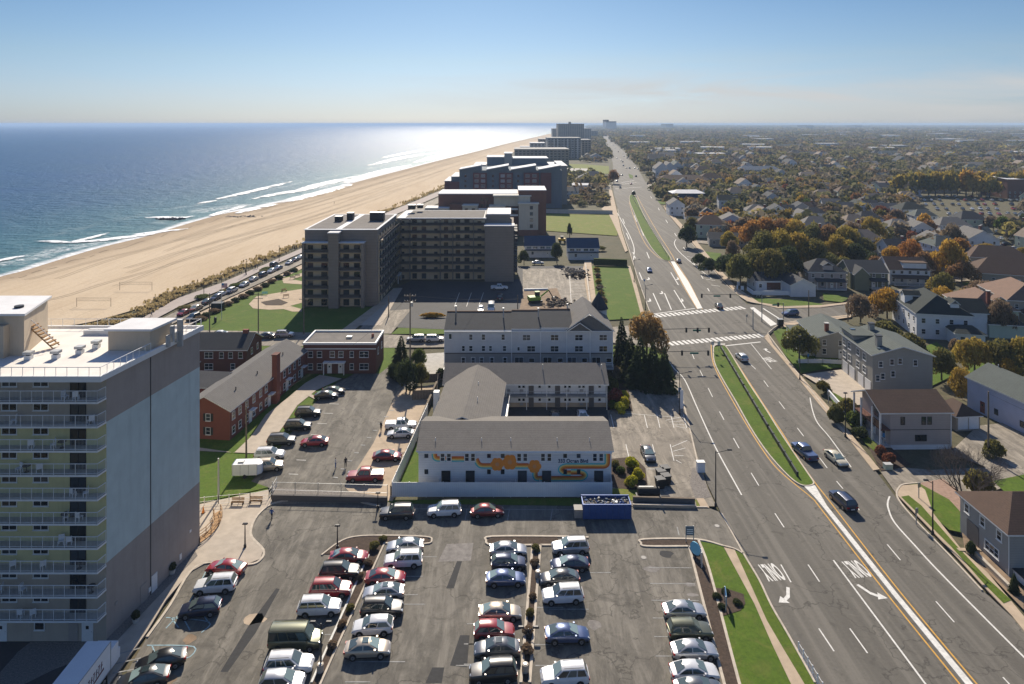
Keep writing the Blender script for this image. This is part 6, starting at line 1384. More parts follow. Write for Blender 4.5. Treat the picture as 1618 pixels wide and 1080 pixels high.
for k in range(4):
    b = MB(); w_, d = [(14,10),(10,14),(22,12),(30,18)][k]; h = [5,5.5,6,8][k]; b.walls(0, w_, 0, d, -.3, h, 'white_siding', 3 if k < 3 else 0, 'x'); 
    if k < 3: b.tri_roof(0, w_, 0, d, h, 3, 'shingle_grey', 'x', .5)
    else: b.box(-.3, w_+.3, -.3, d+.3, h, h+.6, 'roof_white')
    for x in range(2, w_-1, 3): b.box(x, x+1.2, -.05, 0, 1, 2.4, 'window_glass')
    fh.append(b.mesh('house'))
for i in range(170):
    y = 1000+rh.random()**1.5*3400; px = rh.uniform(985, 1640); x = (px-CX)*y/F
    o = inst('house', rh.choice(fh), None, (x, y, 0), rh.uniform(-.3, .1)); sc = 1+y/2600*.8; o.scale = (sc, sc, sc); rf = rh.choice(roofs_); recolour(o, {'shingle_grey': rf, 'white_siding': rh.choice(['white_siding','light_grey_siding','tan_siding'])})
    tag(o, f'tiny house with {rn[rf]} roof in the far woods under the horizon', 'house', 'tiny far houses')
# ---------------------------------------------------------------- trees and plants
LEAF = dict(leaf_tan=(.34,.24,.10), leaf_dark=(.052,.072,.028), leaf_olive=(.15,.145,.045), leaf_green=(.09,.13,.03), leaf_yellow=(.30,.235,.05), leaf_gold=(.42,.28,.05), leaf_rust=(.26,.155,.07), leaf_orange=(.36,.19,.055), leaf_brown=(.21,.165,.11), leaf_red=(.20,.085,.05), leaf_lime=(.38,.38,.04), leaf_maroon=(.20,.06,.05), dune_grass=(.32,.28,.15))
for k_, c_ in LEAF.items():
    m, nt, b = nm(k_); g = N(nt, 'ShaderNodeTexCoord').outputs['Object']
    oi = N(nt, 'ShaderNodeObjectInfo').outputs['Random']
    col = ramp(nt, [(.28, sc3(c_, .5)), (.5, c_), (.72, sc3(c_, 1.75))], noise(nt, g, 3.5, 4, .75))
    col = mixc(nt, math_(nt, 'MULTIPLY', oi, .5), col, tuple(min(1, v*q) for v, q in zip(c_, (1.25, .95, .8))))
    nt.links.new(col, b.inputs['Base Color']); b.inputs['Roughness'].default_value = .8; b.inputs['Specular IOR Level'].default_value = .12
    tl = N(nt, 'ShaderNodeBsdfTranslucent'); nt.links.new(col, tl.inputs['Color']); mx_ = N(nt, 'ShaderNodeMixShader'); mx_.inputs[0].default_value = .45
    nt.links.new(b.outputs[0], mx_.inputs[1]); nt.links.new(tl.outputs[0], mx_.inputs[2]); nt.links.new(mx_.outputs[0], nt.nodes['Material Output'].inputs['Surface'])
pm('bark', (.09,.07,.055), .95, .3, 3); pm('bare_twig', (.13,.105,.09), .95, .3, 3)
def crown_mesh(seed, n, size, lumps=11, spread=.66, squash=.8):
    r_ = np.random.default_rng(seed); C = []
    for i in range(lumps):
        a = i*2.4+r_.uniform(0, .8); rad_ = spread*math.sqrt((i+.5)/lumps)*r_.uniform(.75, 1.15); z = .62+(.42*(1-(rad_/spread)**2)-.18)*r_.uniform(.6, 1.3)
        C.append((rad_*math.cos(a), rad_*math.sin(a), z, r_.uniform(.17, .40)))
    C.append((0, 0, .72, .5)); C = np.array(C); w_ = C[:, 3]**2; idx = r_.choice(len(C), n, p=w_/w_.sum())
    d = r_.normal(size=(n, 3)); d /= np.linalg.norm(d, axis=1)[:, None]; rr_ = r_.uniform(.72, 1.05, n)
    p = C[idx, :3]+d*(C[idx, 3]*rr_)[:, None]; p[:, 2] = .35+(p[:, 2]-.35)*squash; p[:, 2] = np.maximum(p[:, 2], .18)
    nrm = d+r_.normal(size=(n, 3))*.55; nrm /= np.linalg.norm(nrm, axis=1)[:, None]
    t = np.cross(nrm, r_.normal(size=(n, 3))); t /= np.linalg.norm(t, axis=1)[:, None]; bt = np.cross(nrm, t)
    s = size*r_.uniform(.6, 1.35, n)[:, None]; V = np.empty((n, 4, 3))
    V[:, 0] = p-t*s*.9; V[:, 1] = p-bt*s*.6; V[:, 2] = p+t*s; V[:, 3] = p+bt*s*.6
    return mesh_quads('crown', V.reshape(-1, 3), n)
def mesh_quads(name, V, n):
    me = bpy.data.meshes.new(name); me.vertices.add(len(V)); me.vertices.foreach_set('co', V.ravel().astype('f'))
    me.loops.add(n*4); me.loops.foreach_set('vertex_index', np.arange(n*4)); me.polygons.add(n); me.polygons.foreach_set('loop_start', np.arange(n)*4)
    try: me.polygons.foreach_set('loop_total', np.full(n, 4))
    except Exception: pass
    me.materials.append(M['leaf_green']); me.update(calc_edges=True); me.validate(); return me
def conifer_mesh(seed, n=1700, size=.05):
    r_ = np.random.default_rng(seed); z = r_.random(n)**.8; z = 1-z*.94; ang = r_.uniform(0, 2*math.pi, n); lay = .5+.5*np.sin(z*70+np.sin(ang*5)*1.2)
    R_ = (1-z)**.85*.30*(.72+.35*lay)*(1+.18*np.sin(ang*3+seed))*r_.uniform(.55, 1.05, n)+.012
    p = np.stack([R_*np.cos(ang), R_*np.sin(ang), z-R_*.22], 1); d = np.stack([np.cos(ang), np.sin(ang), -.35+0*ang], 1); d /= np.linalg.norm(d, axis=1)[:, None]
    up = r_.normal(size=(n, 3))*.5+np.array([0, 0, 1.]); t = np.cross(d, up); t /= np.linalg.norm(t, axis=1)[:, None]; s = size*r_.uniform(.6, 1.3, n)[:, None]*(1.25-z)[:, None]
    V = np.empty((n, 4, 3)); V[:, 0] = p-d*s; V[:, 1] = p-t*s*.6; V[:, 2] = p+d*s; V[:, 3] = p+t*s*.6
    return mesh_quads('crown', V.reshape(-1, 3), n)
CR = [crown_mesh(i, 3800, .052, 12+i) for i in range(4)]; CRF = [crown_mesh(20+i, 700, .12, 9+i) for i in range(5)]; CON = [conifer_mesh(i, 2600) for i in range(3)]; BU = [crown_mesh(40+i, 1500, .09, 8, .5, .75) for i in range(3)]
def trunk_mesh(seed, conif=False):
    r_ = random.Random(seed); b = MB(); top = .9 if conif else .5; b.tube((0,0,-.02), (.01,.0,top), .028, .006 if conif else .016, 'bark', 7)
    if not conif:
        for i in range(6): a = i*1.05+r_.random(); z = r_.uniform(.22, .5); b.tube((0,0,z), (math.cos(a)*.34, math.sin(a)*.34, z+r_.uniform(.2, .35)), .012, .003, 'bark', 5)
    return b.mesh('trunk')
TR = [trunk_mesh(i) for i in range(3)]; TC = trunk_mesh(9, True)
def set_mat(o, name): o.material_slots[0].link = 'OBJECT'; o.material_slots[0].material = M[name]
def tree(x, y, h, wid, leaf, label, kind='round', group=None, far=False, name=None):
    """h height, wid crown width in metres"""
    nme = name or {'round': 'broadleaf_tree', 'conifer': 'conifer_tree', 'bush': 'bush'}[kind]
    if kind == 'bush':
        o = inst(nme, rr.choice(BU), None, (x, y, -h*.22), rr.uniform(0, 6), (wid/1.3, wid/1.3, h/.95)); set_mat(o, leaf); return tag(o, label, 'bush', group)
    t = thing(nme, label, 'tree', (x, y, 0), rr.uniform(0, 6), group)
    if kind == 'conifer': c = inst('crown', rr.choice(CON), t, (0,0,0), 0, (wid/.6, wid/.6, h)); inst('trunk', TC, t, (0,0,0), 0, (h, h, h))
    else: c = inst('crown', rr.choice(CRF if far else CR), t, (0,0,0), 0, (wid/1.75, wid/1.75, h/1.12)); inst('trunk', rr.choice(TR), t, (0,0,0), 0, (h*.9, h*.9, h))
    set_mat(c, leaf); ALLT.append((x, y, wid*.4)); return t
ALLT = []
def tpx(px, py, top, widpx, leaf, label, kind='round', group=None, name=None):
    g = G(px, py); k = g.y/F; return tree(g.x, g.y, hg(py, top), widpx*k, leaf, label, kind, group, name=name)
for a in [(1022,560,486,66,'leaf_tan','tall golden brown tree beside the dark conifers near the crossing','round'),
 (982,585,500,36,'leaf_dark','dark conifer pressed against the townhouse turret','conifer'),(996,600,528,40,'leaf_dark','dark conifer left of the golden brown tree','conifer'),
 (1012,612,532,46,'leaf_dark','broad dark conifer in front of the golden brown tree','conifer'),(1032,614,540,42,'leaf_dark','dark conifer at the middle of the garden clump','conifer'),(1050,618,548,38,'leaf_dark','rightmost dark conifer of the garden clump by the kerb','conifer'),
 (972,600,575,34,'leaf_brown','brown green bush beside the townhouse corner','bush'),(992,600,575,50,'leaf_olive','olive bush below the garden conifers','bush'),(966,622,590,26,'leaf_olive','olive bush next to the rear motel wing','bush'),
 (973,638,608,24,'leaf_maroon','red leaved bush beside the rear motel wing','bush'),(986,632,614,17,'leaf_lime','lime yellow bush right of the red one','bush'),(987,646,622,19,'leaf_lime','lime yellow bush second below the red one','bush'),(980,650,632,20,'leaf_lime','lowest lime yellow bush of the upper bed','bush'),(968,645,630,16,'leaf_green','green bush at the left of the upper bed','bush'),
 (997,740,718,20,'leaf_lime','lime yellow bush at the top of the lower motel bed','bush'),(1008,757,736,20,'leaf_lime','lime yellow bush in the middle of the lower motel bed','bush'),(999,768,748,20,'leaf_lime','lime yellow bush at the bottom of the lower motel bed','bush'),(972,740,724,14,'leaf_olive','small olive bush beside the mural corner','bush'),(981,748,734,14,'leaf_green','small green bush in the lower motel bed','bush'),
 (634,592,530,40,'leaf_dark','dark spiky tree at the end of the brick apartments lot','conifer'),(660,583,548,30,'leaf_green','bright green round tree by the side street','round'),(642,618,562,46,'leaf_dark','dark broad tree beside the utility pole','round'),(666,615,570,30,'leaf_olive','small olive tree by the fence near the patio','round'),(624,600,568,24,'leaf_dark','dark bush left of the utility pole','bush'),(697,598,578,18,'leaf_dark','dark bush against the townhouse wall','bush'),
 (1263,570,512,60,'leaf_olive','round olive tree on the lawn beside the boulevard','round'),(1360,508,460,44,'leaf_brown','brown round tree on the side street corner','round'),(1402,502,450,52,'leaf_gold','golden tree behind the brown one on the side street','round'),(1385,498,455,30,'leaf_brown','thin brown tree between the golden and brown ones','round'),
 (1340,650,625,30,'leaf_olive','olive bush in the garden of the taupe house','bush'),(1352,672,645,34,'leaf_green','green bush left of the taupe porch','bush'),(1322,668,632,26,'leaf_olive','small shrub by the white garden wall','bush'),(1300,618,598,22,'leaf_olive','low bush at the edge of the concrete forecourt','bush'),(1360,690,672,24,'leaf_dark','dark shrub below the taupe porch','bush'),
 (1488,600,545,50,'leaf_olive','olive tree behind the tall grey house','round'),(1520,628,575,44,'leaf_yellow','yellow green tree beside the lavender house','round'),(1540,590,528,58,'leaf_yellow','yellow green tree below the pale green house','round'),(1582,592,530,56,'leaf_olive','olive yellow tree right of centre in the back garden group','round'),(1615,596,525,60,'leaf_yellow','yellow green tree cut by the right edge','round'),(1590,600,562,36,'leaf_gold','golden low tree behind the lavender roof','round'),(1510,560,530,22,'leaf_brown','brown bush under the white house wing','bush'),
 (1490,490,448,40,'leaf_gold','golden tree above the large white house','round'),(1560,478,440,62,'leaf_brown','wide brown tree above the beige house','round'),(1440,560,520,40,'leaf_olive','olive bushes beside the tall grey house roof','bush'),(1400,540,500,40,'leaf_olive','olive hedge tree behind the grey houses','bush'),(1420,550,522,34,'leaf_olive','olive shrub between grey and white houses','bush'),
 (1570,720,690,30,'leaf_olive','sparse olive shrub by the tall utility pole','bush'),(1545,780,735,44,'leaf_olive','olive shrub behind the bare tree','bush'),(1535,878,850,14,'leaf_dark','small shrub by the steps of the lower right house','bush'),(1603,938,905,18,'leaf_dark','small dark conifer at the corner of the lower right house','conifer'),
 (1392,720,700,20,'leaf_red','reddish shrub by the taupe house steps','bush'),(1406,732,712,20,'leaf_red','second reddish shrub nearer the side drive','bush'),(1130,1000+0,0,0,'','','skip')]:
    if a[6] != 'skip': tpx(*a)
# grove beside the crossing
for i, (px, py, top, wd, lf) in enumerate([(1152,440,398,52,'leaf_dark'),(1170,452,396,50,'leaf_olive'),(1196,446,388,52,'leaf_olive'),(1222,452,386,56,'leaf_olive'),(1248,448,384,50,'leaf_dark'),(1206,425,358,60,'leaf_olive'),(1232,425,356,62,'leaf_yellow'),(1262,425,360,58,'leaf_yellow'),(1288,430,372,50,'leaf_olive'),(1308,436,396,46,'leaf_olive'),(1332,440,402,42,'leaf_olive'),
    (1190,392,342,44,'leaf_orange'),(1210,385,338,46,'leaf_orange'),(1236,386,340,46,'leaf_rust'),(1258,390,342,42,'leaf_yellow'),(1285,396,350,44,'leaf_olive'),(1310,398,350,48,'leaf_rust'),(1336,402,352,48,'leaf_yellow'),(1362,405,372,40,'leaf_olive'),(1390,402,372,42,'leaf_yellow'),(1320,415,365,40,'leaf_yellow'),(1352,418,380,40,'leaf_dark'),(1410,418,385,36,'leaf_gold'),(1092,372,340,26,'leaf_olive'),(1085,390,352,34,'leaf_dark'),(1105,420,398,26,'leaf_dark'),(1120,432,404,28,'leaf_dark'),(1440,428,372,40,'leaf_orange'),(1460,440,392,36,'leaf_rust'),(1505,402,348,40,'leaf_brown'),(1500,440,370,46,'leaf_gold'),(1478,405,372,30,'leaf_rust'),(1345,395,345,40,'leaf_brown'),(1376,385,338,40,'leaf_yellow'),(970,290,265,20,'leaf_rust'),(1001,310,301,8,'leaf_dark'),(900,375,350,10,'leaf_dark'),(880,415,380,22,'leaf_dark'),(828,418,392,18,'leaf_dark'),(950,395,388,20,'leaf_olive')]):
    cn = lf.replace('leaf_', ''); tpx(px, py, top, wd, lf, f'{cn} tree number {i+1} of the grove' if False else f'{cn} coloured tree {["near the boulevard kerb","in the front row of the grove","at the heart of the grove","at the back of the grove","in the row behind the grove"][i % 5]} east of the crossing', 'round', 'trees of the grove east of the crossing')
rt = random.Random(5); nt_ = 0; pal = ['leaf_olive']*5+['leaf_brown']*5+['leaf_dark']*3+['leaf_yellow']*3+['leaf_rust']*2+['leaf_orange','leaf_gold','leaf_red','leaf_green']
ROADSPX = [[(1400,470),(1500,446),(1618,434),(1618,427),(1500,438),(1380,466)],[(1330,330),(1420,345),(1500,372),(1618,410),(1618,396),(1500,360),(1420,338)],[(1080,378),(1330,398),(1330,404),(1080,388)],[(1060,334),(1400,357),(1400,363),(1060,342)],[(1440,308),(1618,308),(1618,366),(1500,362),(1440,345)]]
def lawnfree(px, py): return not any(inside((px, py), q) for q in ROADSPX+[[(1100,395),(1140,400),(1135,412),(1112,410)],[(1150,422),(1345,422),(1345,520),(1150,520)],[(1520,440),(1618,436),(1618,462),(1520,470)]])
for i in range(9000):
    if nt_ >= 215: break
    y = 175+rt.random()**.8*430; px = rt.uniform(1030, 1660); x = (px-CX)*y/F; py = H*F/y+YH
    if not road_dist_ok(x, y) or not lawnfree(px, py) or not clear(x, y, 1.0): continue
    if py > 460 and px < 1480: continue
    wd = rt.uniform(6, 12); 
    if any((x-a)**2+(y-c)**2 < (wd*.3+q)**2*.9 for a, c, q in ALLT): continue
    lf = rt.choice(pal); cn = lf.replace('leaf_', '')
    tree(x, y, rt.uniform(5.5, 10.5), wd, lf, f'{cn} coloured tree standing between the houses of the eastern neighbourhood', 'round', 'trees between the eastern houses', far=(y > 300)); nt_ += 1
# yellow tree line beyond the wide lot
for i in range(18):
    px = 1430+i*12+rt.uniform(-3, 3); g = G(px, 312-rt.uniform(0, 5)); tree(g.x, g.y, rt.uniform(17, 22), rt.uniform(14, 19), rt.choice(['leaf_yellow','leaf_olive','leaf_yellow','leaf_gold']), 'yellowing tree in the tall line behind the crowded lot', 'round', 'yellowing tree line', far=True)
# the far woods: one mass of many clumps with leaf colours of their own, blued for haze
rg = np.random.default_rng(4); nq = 20; T_ = []
def woods(name, cnt, y0, y1, pw, px0, px1, size, hgt, ok=None, maty=None):
    y = y0+rg.random(cnt)**pw*(y1-y0); px = rg.uniform(px0, px1, cnt); x = (px-CX)*y/F
    if ok is not None:
        keep = np.array([ok(a, c) for a, c in zip(x, y)]); x, y = x[keep], y[keep]
    n = len(x); k = 46; s = size(y)*rg.uniform(.6, 1.3, n); hh = hgt(y)*rg.uniform(.6, 1.2, n)
    d = rg.normal(size=(n, k, 3)); d[..., 2] = np.abs(d[..., 2])*.9; d /= np.linalg.norm(d, axis=2)[..., None]
    lob = 1+.25*np.sin(d[..., 0]*6+rg.uniform(0, 6, (n, 1)))*np.cos(d[..., 1]*5)
    p = np.stack([x[:, None]+d[..., 0]*s[:, None]*lob, y[:, None]+d[..., 1]*s[:, None]*lob, hh[:, None]*(.30+.70*d[..., 2]*lob)], 2)
    nr = d+rg.normal(size=d.shape)*.5; nr /= np.linalg.norm(nr, axis=2)[..., None]; t = np.cross(nr, rg.normal(size=d.shape)); t /= np.linalg.norm(t, axis=2)[..., None]; bt = np.cross(nr, t)
    q = (s[:, None, None]*.34)*rg.uniform(.7, 1.3, (n, k, 1)); V = np.stack([p-t*q, p-bt*q*.7, p+t*q, p+bt*q*.7], 2).reshape(-1, 3)
    me = mesh_quads(name, V, n*k); pc = np.array([LEAF[v] for v in ['leaf_olive','leaf_brown','leaf_dark','leaf_yellow','leaf_brown','leaf_olive','leaf_rust','leaf_olive','leaf_brown']])
    cl = pc[rg.integers(0, len(pc), n)]*rg.uniform(.7, 1.6, (n, 1))*np.array([.95, 1.05, 1.25]); cl = np.repeat(cl, k*4, axis=0); cl = np.concatenate([cl, np.ones((len(cl), 1))], 1)  # clumps lifted and shifted to blue, distance haze put into their colour
    at = me.color_attributes.new('leaf_haze_tint', 'FLOAT_COLOR', 'CORNER'); at.data.foreach_set('color', cl.ravel().astype('f')); me.materials.clear(); me.materials.append(M['wood_mass'])
    o = bpy.data.objects.new(name, me); COL.objects.link(o); o['kind'] = 'stuff'; return o
m, nt, b = nm('wood_mass'); at = N(nt, 'ShaderNodeVertexColor'); at.layer_name = 'leaf_haze_tint'
g = N(nt, 'ShaderNodeNewGeometry').outputs['Position']
nt.links.new(mixc(nt, .5, at.outputs[0], ramp(nt, [(.3, (.05,.05,.03)), (.7, (.30,.22,.12))], noise(nt, g, .12, 4, .7))), b.inputs['Base Color']); b.inputs['Roughness'].default_value = .85; b.inputs['Specular IOR Level'].default_value = .1
tl = N(nt, 'ShaderNodeBsdfTranslucent'); nt.links.new(b.inputs['Base Color'].links[0].from_socket, tl.inputs['Color']); mx_ = N(nt, 'ShaderNodeMixShader'); mx_.inputs[0].default_value = .45
nt.links.new(b.outputs[0], mx_.inputs[1]); nt.links.new(tl.outputs[0], mx_.inputs[2]); nt.links.new(mx_.outputs[0], nt.nodes['Material Output'].inputs['Surface'])
notlot = lambda x, y: road_dist_ok(x, y) and not inside(px_of(x, y), ROADSPX[4]) and clear(x, y, 1.0)
woods('woodland', 1450, 290, 1000, .75, 1000, 1660, lambda y: 3.4+y/260, lambda y: 7+y/330, lambda x, y: notlot(x, y) and lawnfree(*px_of(x, y)))
woods('woodland', 5600, 900, 3200, .9, 950, 1680, lambda y: 6.5+y/520, lambda y: 9+y/900, lambda x, y: road_dist_ok(x, y) and clear(x, y, 3))
woods('woodland', 6000, 3000, 14000, 1.2, 930, 1700, lambda y: 14+y/330, lambda y: 12+y/2200)
woods('woodland', 260, 1100, 3600, 1.0, 936, 962, lambda y: 8+y/500, lambda y: 10+y/800, lambda x, y: px_of(x, y)[0] < 945+(px_of(x,y)[1]-215)*.4)
woods('woodland', 90, 520, 1000, 1.0, 885, 958, lambda y: 5+y*0, lambda y: 8+y*0, lambda x, y: clear(x, y, 2) and not inside(px_of(x, y), [(838,256),(963,256),(963,276),(838,276)]))
woods('scrub', 60, 455, 540, 1.0, 905, 958, lambda y: 3+y*0, lambda y: 3+y*0, lambda x, y: clear(x, y, 2))
# bare tree by the brick drive
def bare_tree(px, py, top, label):
    g = G(px, py); h = hg(py, top); t = thing('bare_tree', label, 'tree', (g.x, g.y, 0)); r_ = random.Random(8); tb, cb = MB(), MB(); tips = [0]
    def br(p, d, L, r, dep):
        q = p+d*L; (tb if dep < 2 else cb).tube(p, q, r, r*.68, 'bark' if dep < 2 else 'bare_twig', 6 if dep < 3 else 3, False)
        if dep >= 6 or r < .006: return
        for i in range(3 if dep < 5 else 2):
            nd = (d+Vector((r_.uniform(-1, 1), r_.uniform(-1, 1), r_.uniform(-.25, .6)))*.72).normalized(); br(q, nd, L*r_.uniform(.66, .85), r*.62, dep+1)
    for i in range(4): a = i*1.6; br(Vector((math.cos(a)*.25, math.sin(a)*.25, 0)), Vector((math.cos(a)*.45, math.sin(a)*.45, 1)).normalized(), h*.24, .15, 0)
    tb.build('trunk', t); cb.build('crown', t)
bare_tree(1527, 800, 690, 'leafless many stemmed tree behind the lower right house')
# planter shrubs, dune grass, hedges
for i, (px, py, s_) in enumerate([(592,868,1.1),(580,893,.9),(567,915,.9),(554,965,.8),(541,990,.8),(524,1025,.9),(846,870,.9),(846,893,.9),(842,946,.8),(838,973,.9),(835,1002,.9),(833,1032,1.0),(605,855,.8)]):
    g = G(px, py); o = tree(g.x, g.y, s_*.9, s_*1.3, 'leaf_brown' if i % 3 else 'leaf_olive', f'{"brownish" if i%3 else "olive"} clipped shrub in the {"middle" if i in range(6,12) else "left"} parking planter', 'bush', 'shrubs in the parking planters'); o.location.z = -.05
for i, (px, py) in enumerate([(1133,945),(1146,938),(1140,962),(1165,955)]): g = G(px, py); tree(g.x, g.y, .7, 1.1, 'leaf_dark', 'low dark shrub in the mulched sign bed on the lawn', 'bush', 'shrubs in the sign bed')
for i in range(14): px = 315+i*11.5; g = G(px, 503-i*6.2 if False else 500-(px-315)*.52+6); tree(g.x, g.y, 1.5, 3.2, 'leaf_dark' if i % 2 else 'leaf_brown', 'clipped hedge length beside the parked cars of the ocean road', 'bush', 'hedge pieces along the ocean road')
for i, (px, py) in enumerate([(290,488),(320,470),(355,462),(372,452),(418,430),(422,426)]): g = G(px, py); tree(g.x, g.y, 1.2, 4.5, 'leaf_green' if i % 2 else 'leaf_olive', 'low shrub between promenade and ocean road', 'bush', 'shrubs beside the promenade')
n = 2600; seg = [G(*p) for p in smoothpts([(150,520),(220,500),(262,478),(290,462),(350,440),(410,414),(478,387),(560,355),(640,322),(700,297),(745,274),(800,246)], 6)]
V = []; rgd = random.Random(2)
for i in range(5200):
    u = rgd.random(); k = min(len(seg)-2, int(u*(len(seg)-1))); f_ = u*(len(seg)-1)-k; p = seg[k].lerp(seg[k+1], f_); w_ = rgd.gauss(0, 2.0); w_ = max(-2.5, min(5.5, w_)); s_ = rgd.uniform(.3, .75)*(1+p.y/600)
    if math.sin(k*1.7+w_*.6+p.x*.08)+rgd.random()*1.0 < .25: continue
    c_ = Vector((p.x-w_-1.5, p.y, .0)); a = rgd.uniform(0, 3.14); d = Vector((math.cos(a), math.sin(a), 0))*s_*.5; V += [c_-d, c_+d, c_+d*1.3+Vector((0,0,s_*.8)), c_-d*.6+Vector((0,0,s_))]
me = mesh_quads('dune_vegetation', np.array([tuple(v) for v in V]), len(V)//4); me.materials.clear(); me.materials.append(M['dune_grass']); o = bpy.data.objects.new('dune_vegetation', me); COL.objects.link(o); o['kind'] = 'stuff'
g = [G(700-36,501), G(703,498)]; o = tree((g[0].x+g[1].x)/2, g[0].y, 1.6, 7, 'leaf_gold', 'long clipped golden hedge by the dark lot entrance', 'bush')
o.scale = (6.0, 1.4, 1.7); o.rotation_euler = (0,0,0)
for i in range(7):
    g = G(943+i*1.6, 428+i*9.5); tree(g.x, g.y, 1.8, 2.6, 'leaf_brown' if i % 2 else 'leaf_yellow', 'tan ornamental grass clump beside the construction lot wall', 'bush', 'grass clumps by the lot wall')
# ---------------------------------------------------------------- street furniture, people, equipment
def pole_lamp(px, py, top, label, arm=0, armz=0, group='street lamps along the boulevard', col='dark_metal', name='street_lamp', heads=1, ang=0.0):
    g = G(px, py); h = hg(py, top); t = thing(name, label, 'street lamp', (g.x, g.y, 0), ang, group)
    b = MB(); b.tube((0,0,0), (0,0,h), .11, .06, col, 8); b.build('pole', t); b = MB(); b.tube((0,0,0), (0,0,.5), .2, .18, col, 8); b.build('base', t)
    for k in range(heads):
        s_ = 1 if k == 0 else -1; a = arm*s_
        if arm: b = MB(); b.tube((0,0,h-.3), (a,0,h+.15), .045, .04, col, 6); b.build('arm', t)
        b = MB(); x = a; b.hexa([(x-.35,-.15,h+.08),(x+.35,-.15,h+.08),(x+.35,.15,h+.08),(x-.35,.15,h+.08),(x-.25,-.1,h+.26),(x+.25,-.1,h+.26),(x+.25,.1,h+.26),(x-.25,.1,h+.26)], col); b.box(x-.25, x+.25, -.1, .1, h+.05, h+.08, 'lamp_clear'); b.build('lamp_head', t)
    return t
pole_lamp(1131,800,712,'tall lamp post with right arm at the driveway mouth by the lower lot',2.0)
pole_lamp(1474,845,760,'lamp post on the verge in front of the lower right house',-.9)
pole_lamp(1336,690,622,'lamp post on the verge in front of the taupe house',.0)
pole_lamp(1264,600,532,'lamp post beside the concrete forecourt of the grey house',.0)
pole_lamp(1074,655,588,'lamp post beside the kerb right of the garden conifers',2.0,)
pole_lamp(1020,490,450,'lamp post on the west pavement beside the green lawn',1.8)
pole_lamp(1002,445,410,'lamp post on the west pavement at the upper lawn corner',1.8)
for i, (px, py, top) in enumerate([(387,866,829),(533,868,832),(597,804,780),(507,1060,985),(835,1007,993)]):
    pole_lamp(px, py, top, ['slender dark post on the plaza edge near the red sedan','slender dark post on the curved island corner','dark post beside the shaded grey suv','double headed lamp on a round concrete foot in the left planter','double headed lamp in the middle planter'][i], .8 if i > 2 else 0, group='lamp posts of the front lot', heads=2 if i > 2 else 1)
for px, py in ((506,1062),(597,946),(877-27,913),(830,1062)):
    g = G(px, py); t = thing('lamp_foot', f'round concrete lamp foot standing in the {"left" if px < 700 else "middle"} planter, {"nearer" if py > 1000 else "farther"} one', 'concrete foot', (g.x, g.y, .1)); b = MB(); b.tube((0,0,0),(0,0,.75),.36,.34,'concrete',14); b.build('base', t); b = MB(); b.tube((0,0,.75),(0,0,.8),.2,.2,'galvanised',10); b.build('plate', t)
def utility_pole(px, py, top, label, arms=1, wood='weathered_wood', box=False):
    g = G(px, py); h = hg(py, top); t = thing('utility_pole', label, 'utility pole', (g.x, g.y, 0), 0, 'utility poles'); b = MB(); b.tube((0,0,0),(0,0,h),.17,.11,wood,8); b.build('pole', t)
    for k in range(arms): b = MB(); z = h-.5-k*1.1; b.box(-1.2, 1.2, -.06, .06, z, z+.12, wood); [b.tube((x,0,z+.12),(x,0,z+.3),.05,None,'galvanised',6) for x in (-1.1,-.5,.5,1.1)]; b.build('crossarm', t)
    if box: b = MB(); b.tube((.3,0,h-2.6),(.3,0,h-1.7),.25,None,'galvanised',10); b.build('transformer', t)
    return t, Vector((g.x, g.y, h-.35))
UP = {}
for k_, a in dict(a=(408,527,462,'utility pole with a bent lamp arm at the park corner',2), b=(480,527,470,'utility pole near the condominium corner, left of it',1), c=(648,618,464,'tall pole with equipment beside the dark trees',2,'weathered_wood',True), d=(389,722,642,'plain utility pole in front of the brick gable',0), e=(1562,722,618,'thick utility pole beside the grey car park on the right',0), f=(345,790,724,'white lamp pole on the lawn beside the plaza railing',0,'galvanised'), g=(331,530,463,'utility pole left of the flagpole',0), h=(614,500,468,'short pole at the dark lot entrance',0), i=(818,492,466,'post beside the excavated ground',0), j=(951,495,452,'utility pole behind the townhouse turret',1), k=(1278,520,458,'pole at the side street corner by the lawn',0), l=(1190,520,488,'thin signal pole at the crossing corner',0,'galvanised'), m=(1340,508,470,'utility pole beside the brown round tree',1), n=(1472,470,425,'utility pole among the middle distance houses',1)).items(): UP[k_] = utility_pole(*a)[1]
def wire(p, q, sag=.8, label='overhead cable'):
    b = MB(); last = None
    for i in range(13):
        t = i/12; c = p.lerp(q, t); c.z -= sag*4*t*(1-t)
        if last is not None: b.tube(last, c, .018, None, 'black_plastic', 4, False)
        last = c
    o = b.build('overhead_cable'); tag(o, label, 'cable', 'overhead cables between utility poles')
wire(UP['a'], UP['b'], .8, 'thin overhead cable across the park lawn'); wire(UP['b'], UP['c'], 1.5, 'thin overhead cable over the flat brick roof to the tall pole'); wire(UP['c'], UP['d'], 2, 'thin overhead cable over the brick apartments lot'); wire(UP['g'], UP['a'], .6, 'short overhead cable at the park corner'); wire(UP['m'], UP['k'], .8, 'thin overhead cable along the east side street'); wire(UP['e'], Vector((101, 60, 9)), 1.5, 'thin overhead cable leaving the right edge'); wire(UP['j'], UP['c'], 2, 'thin overhead cable behind the townhouses')
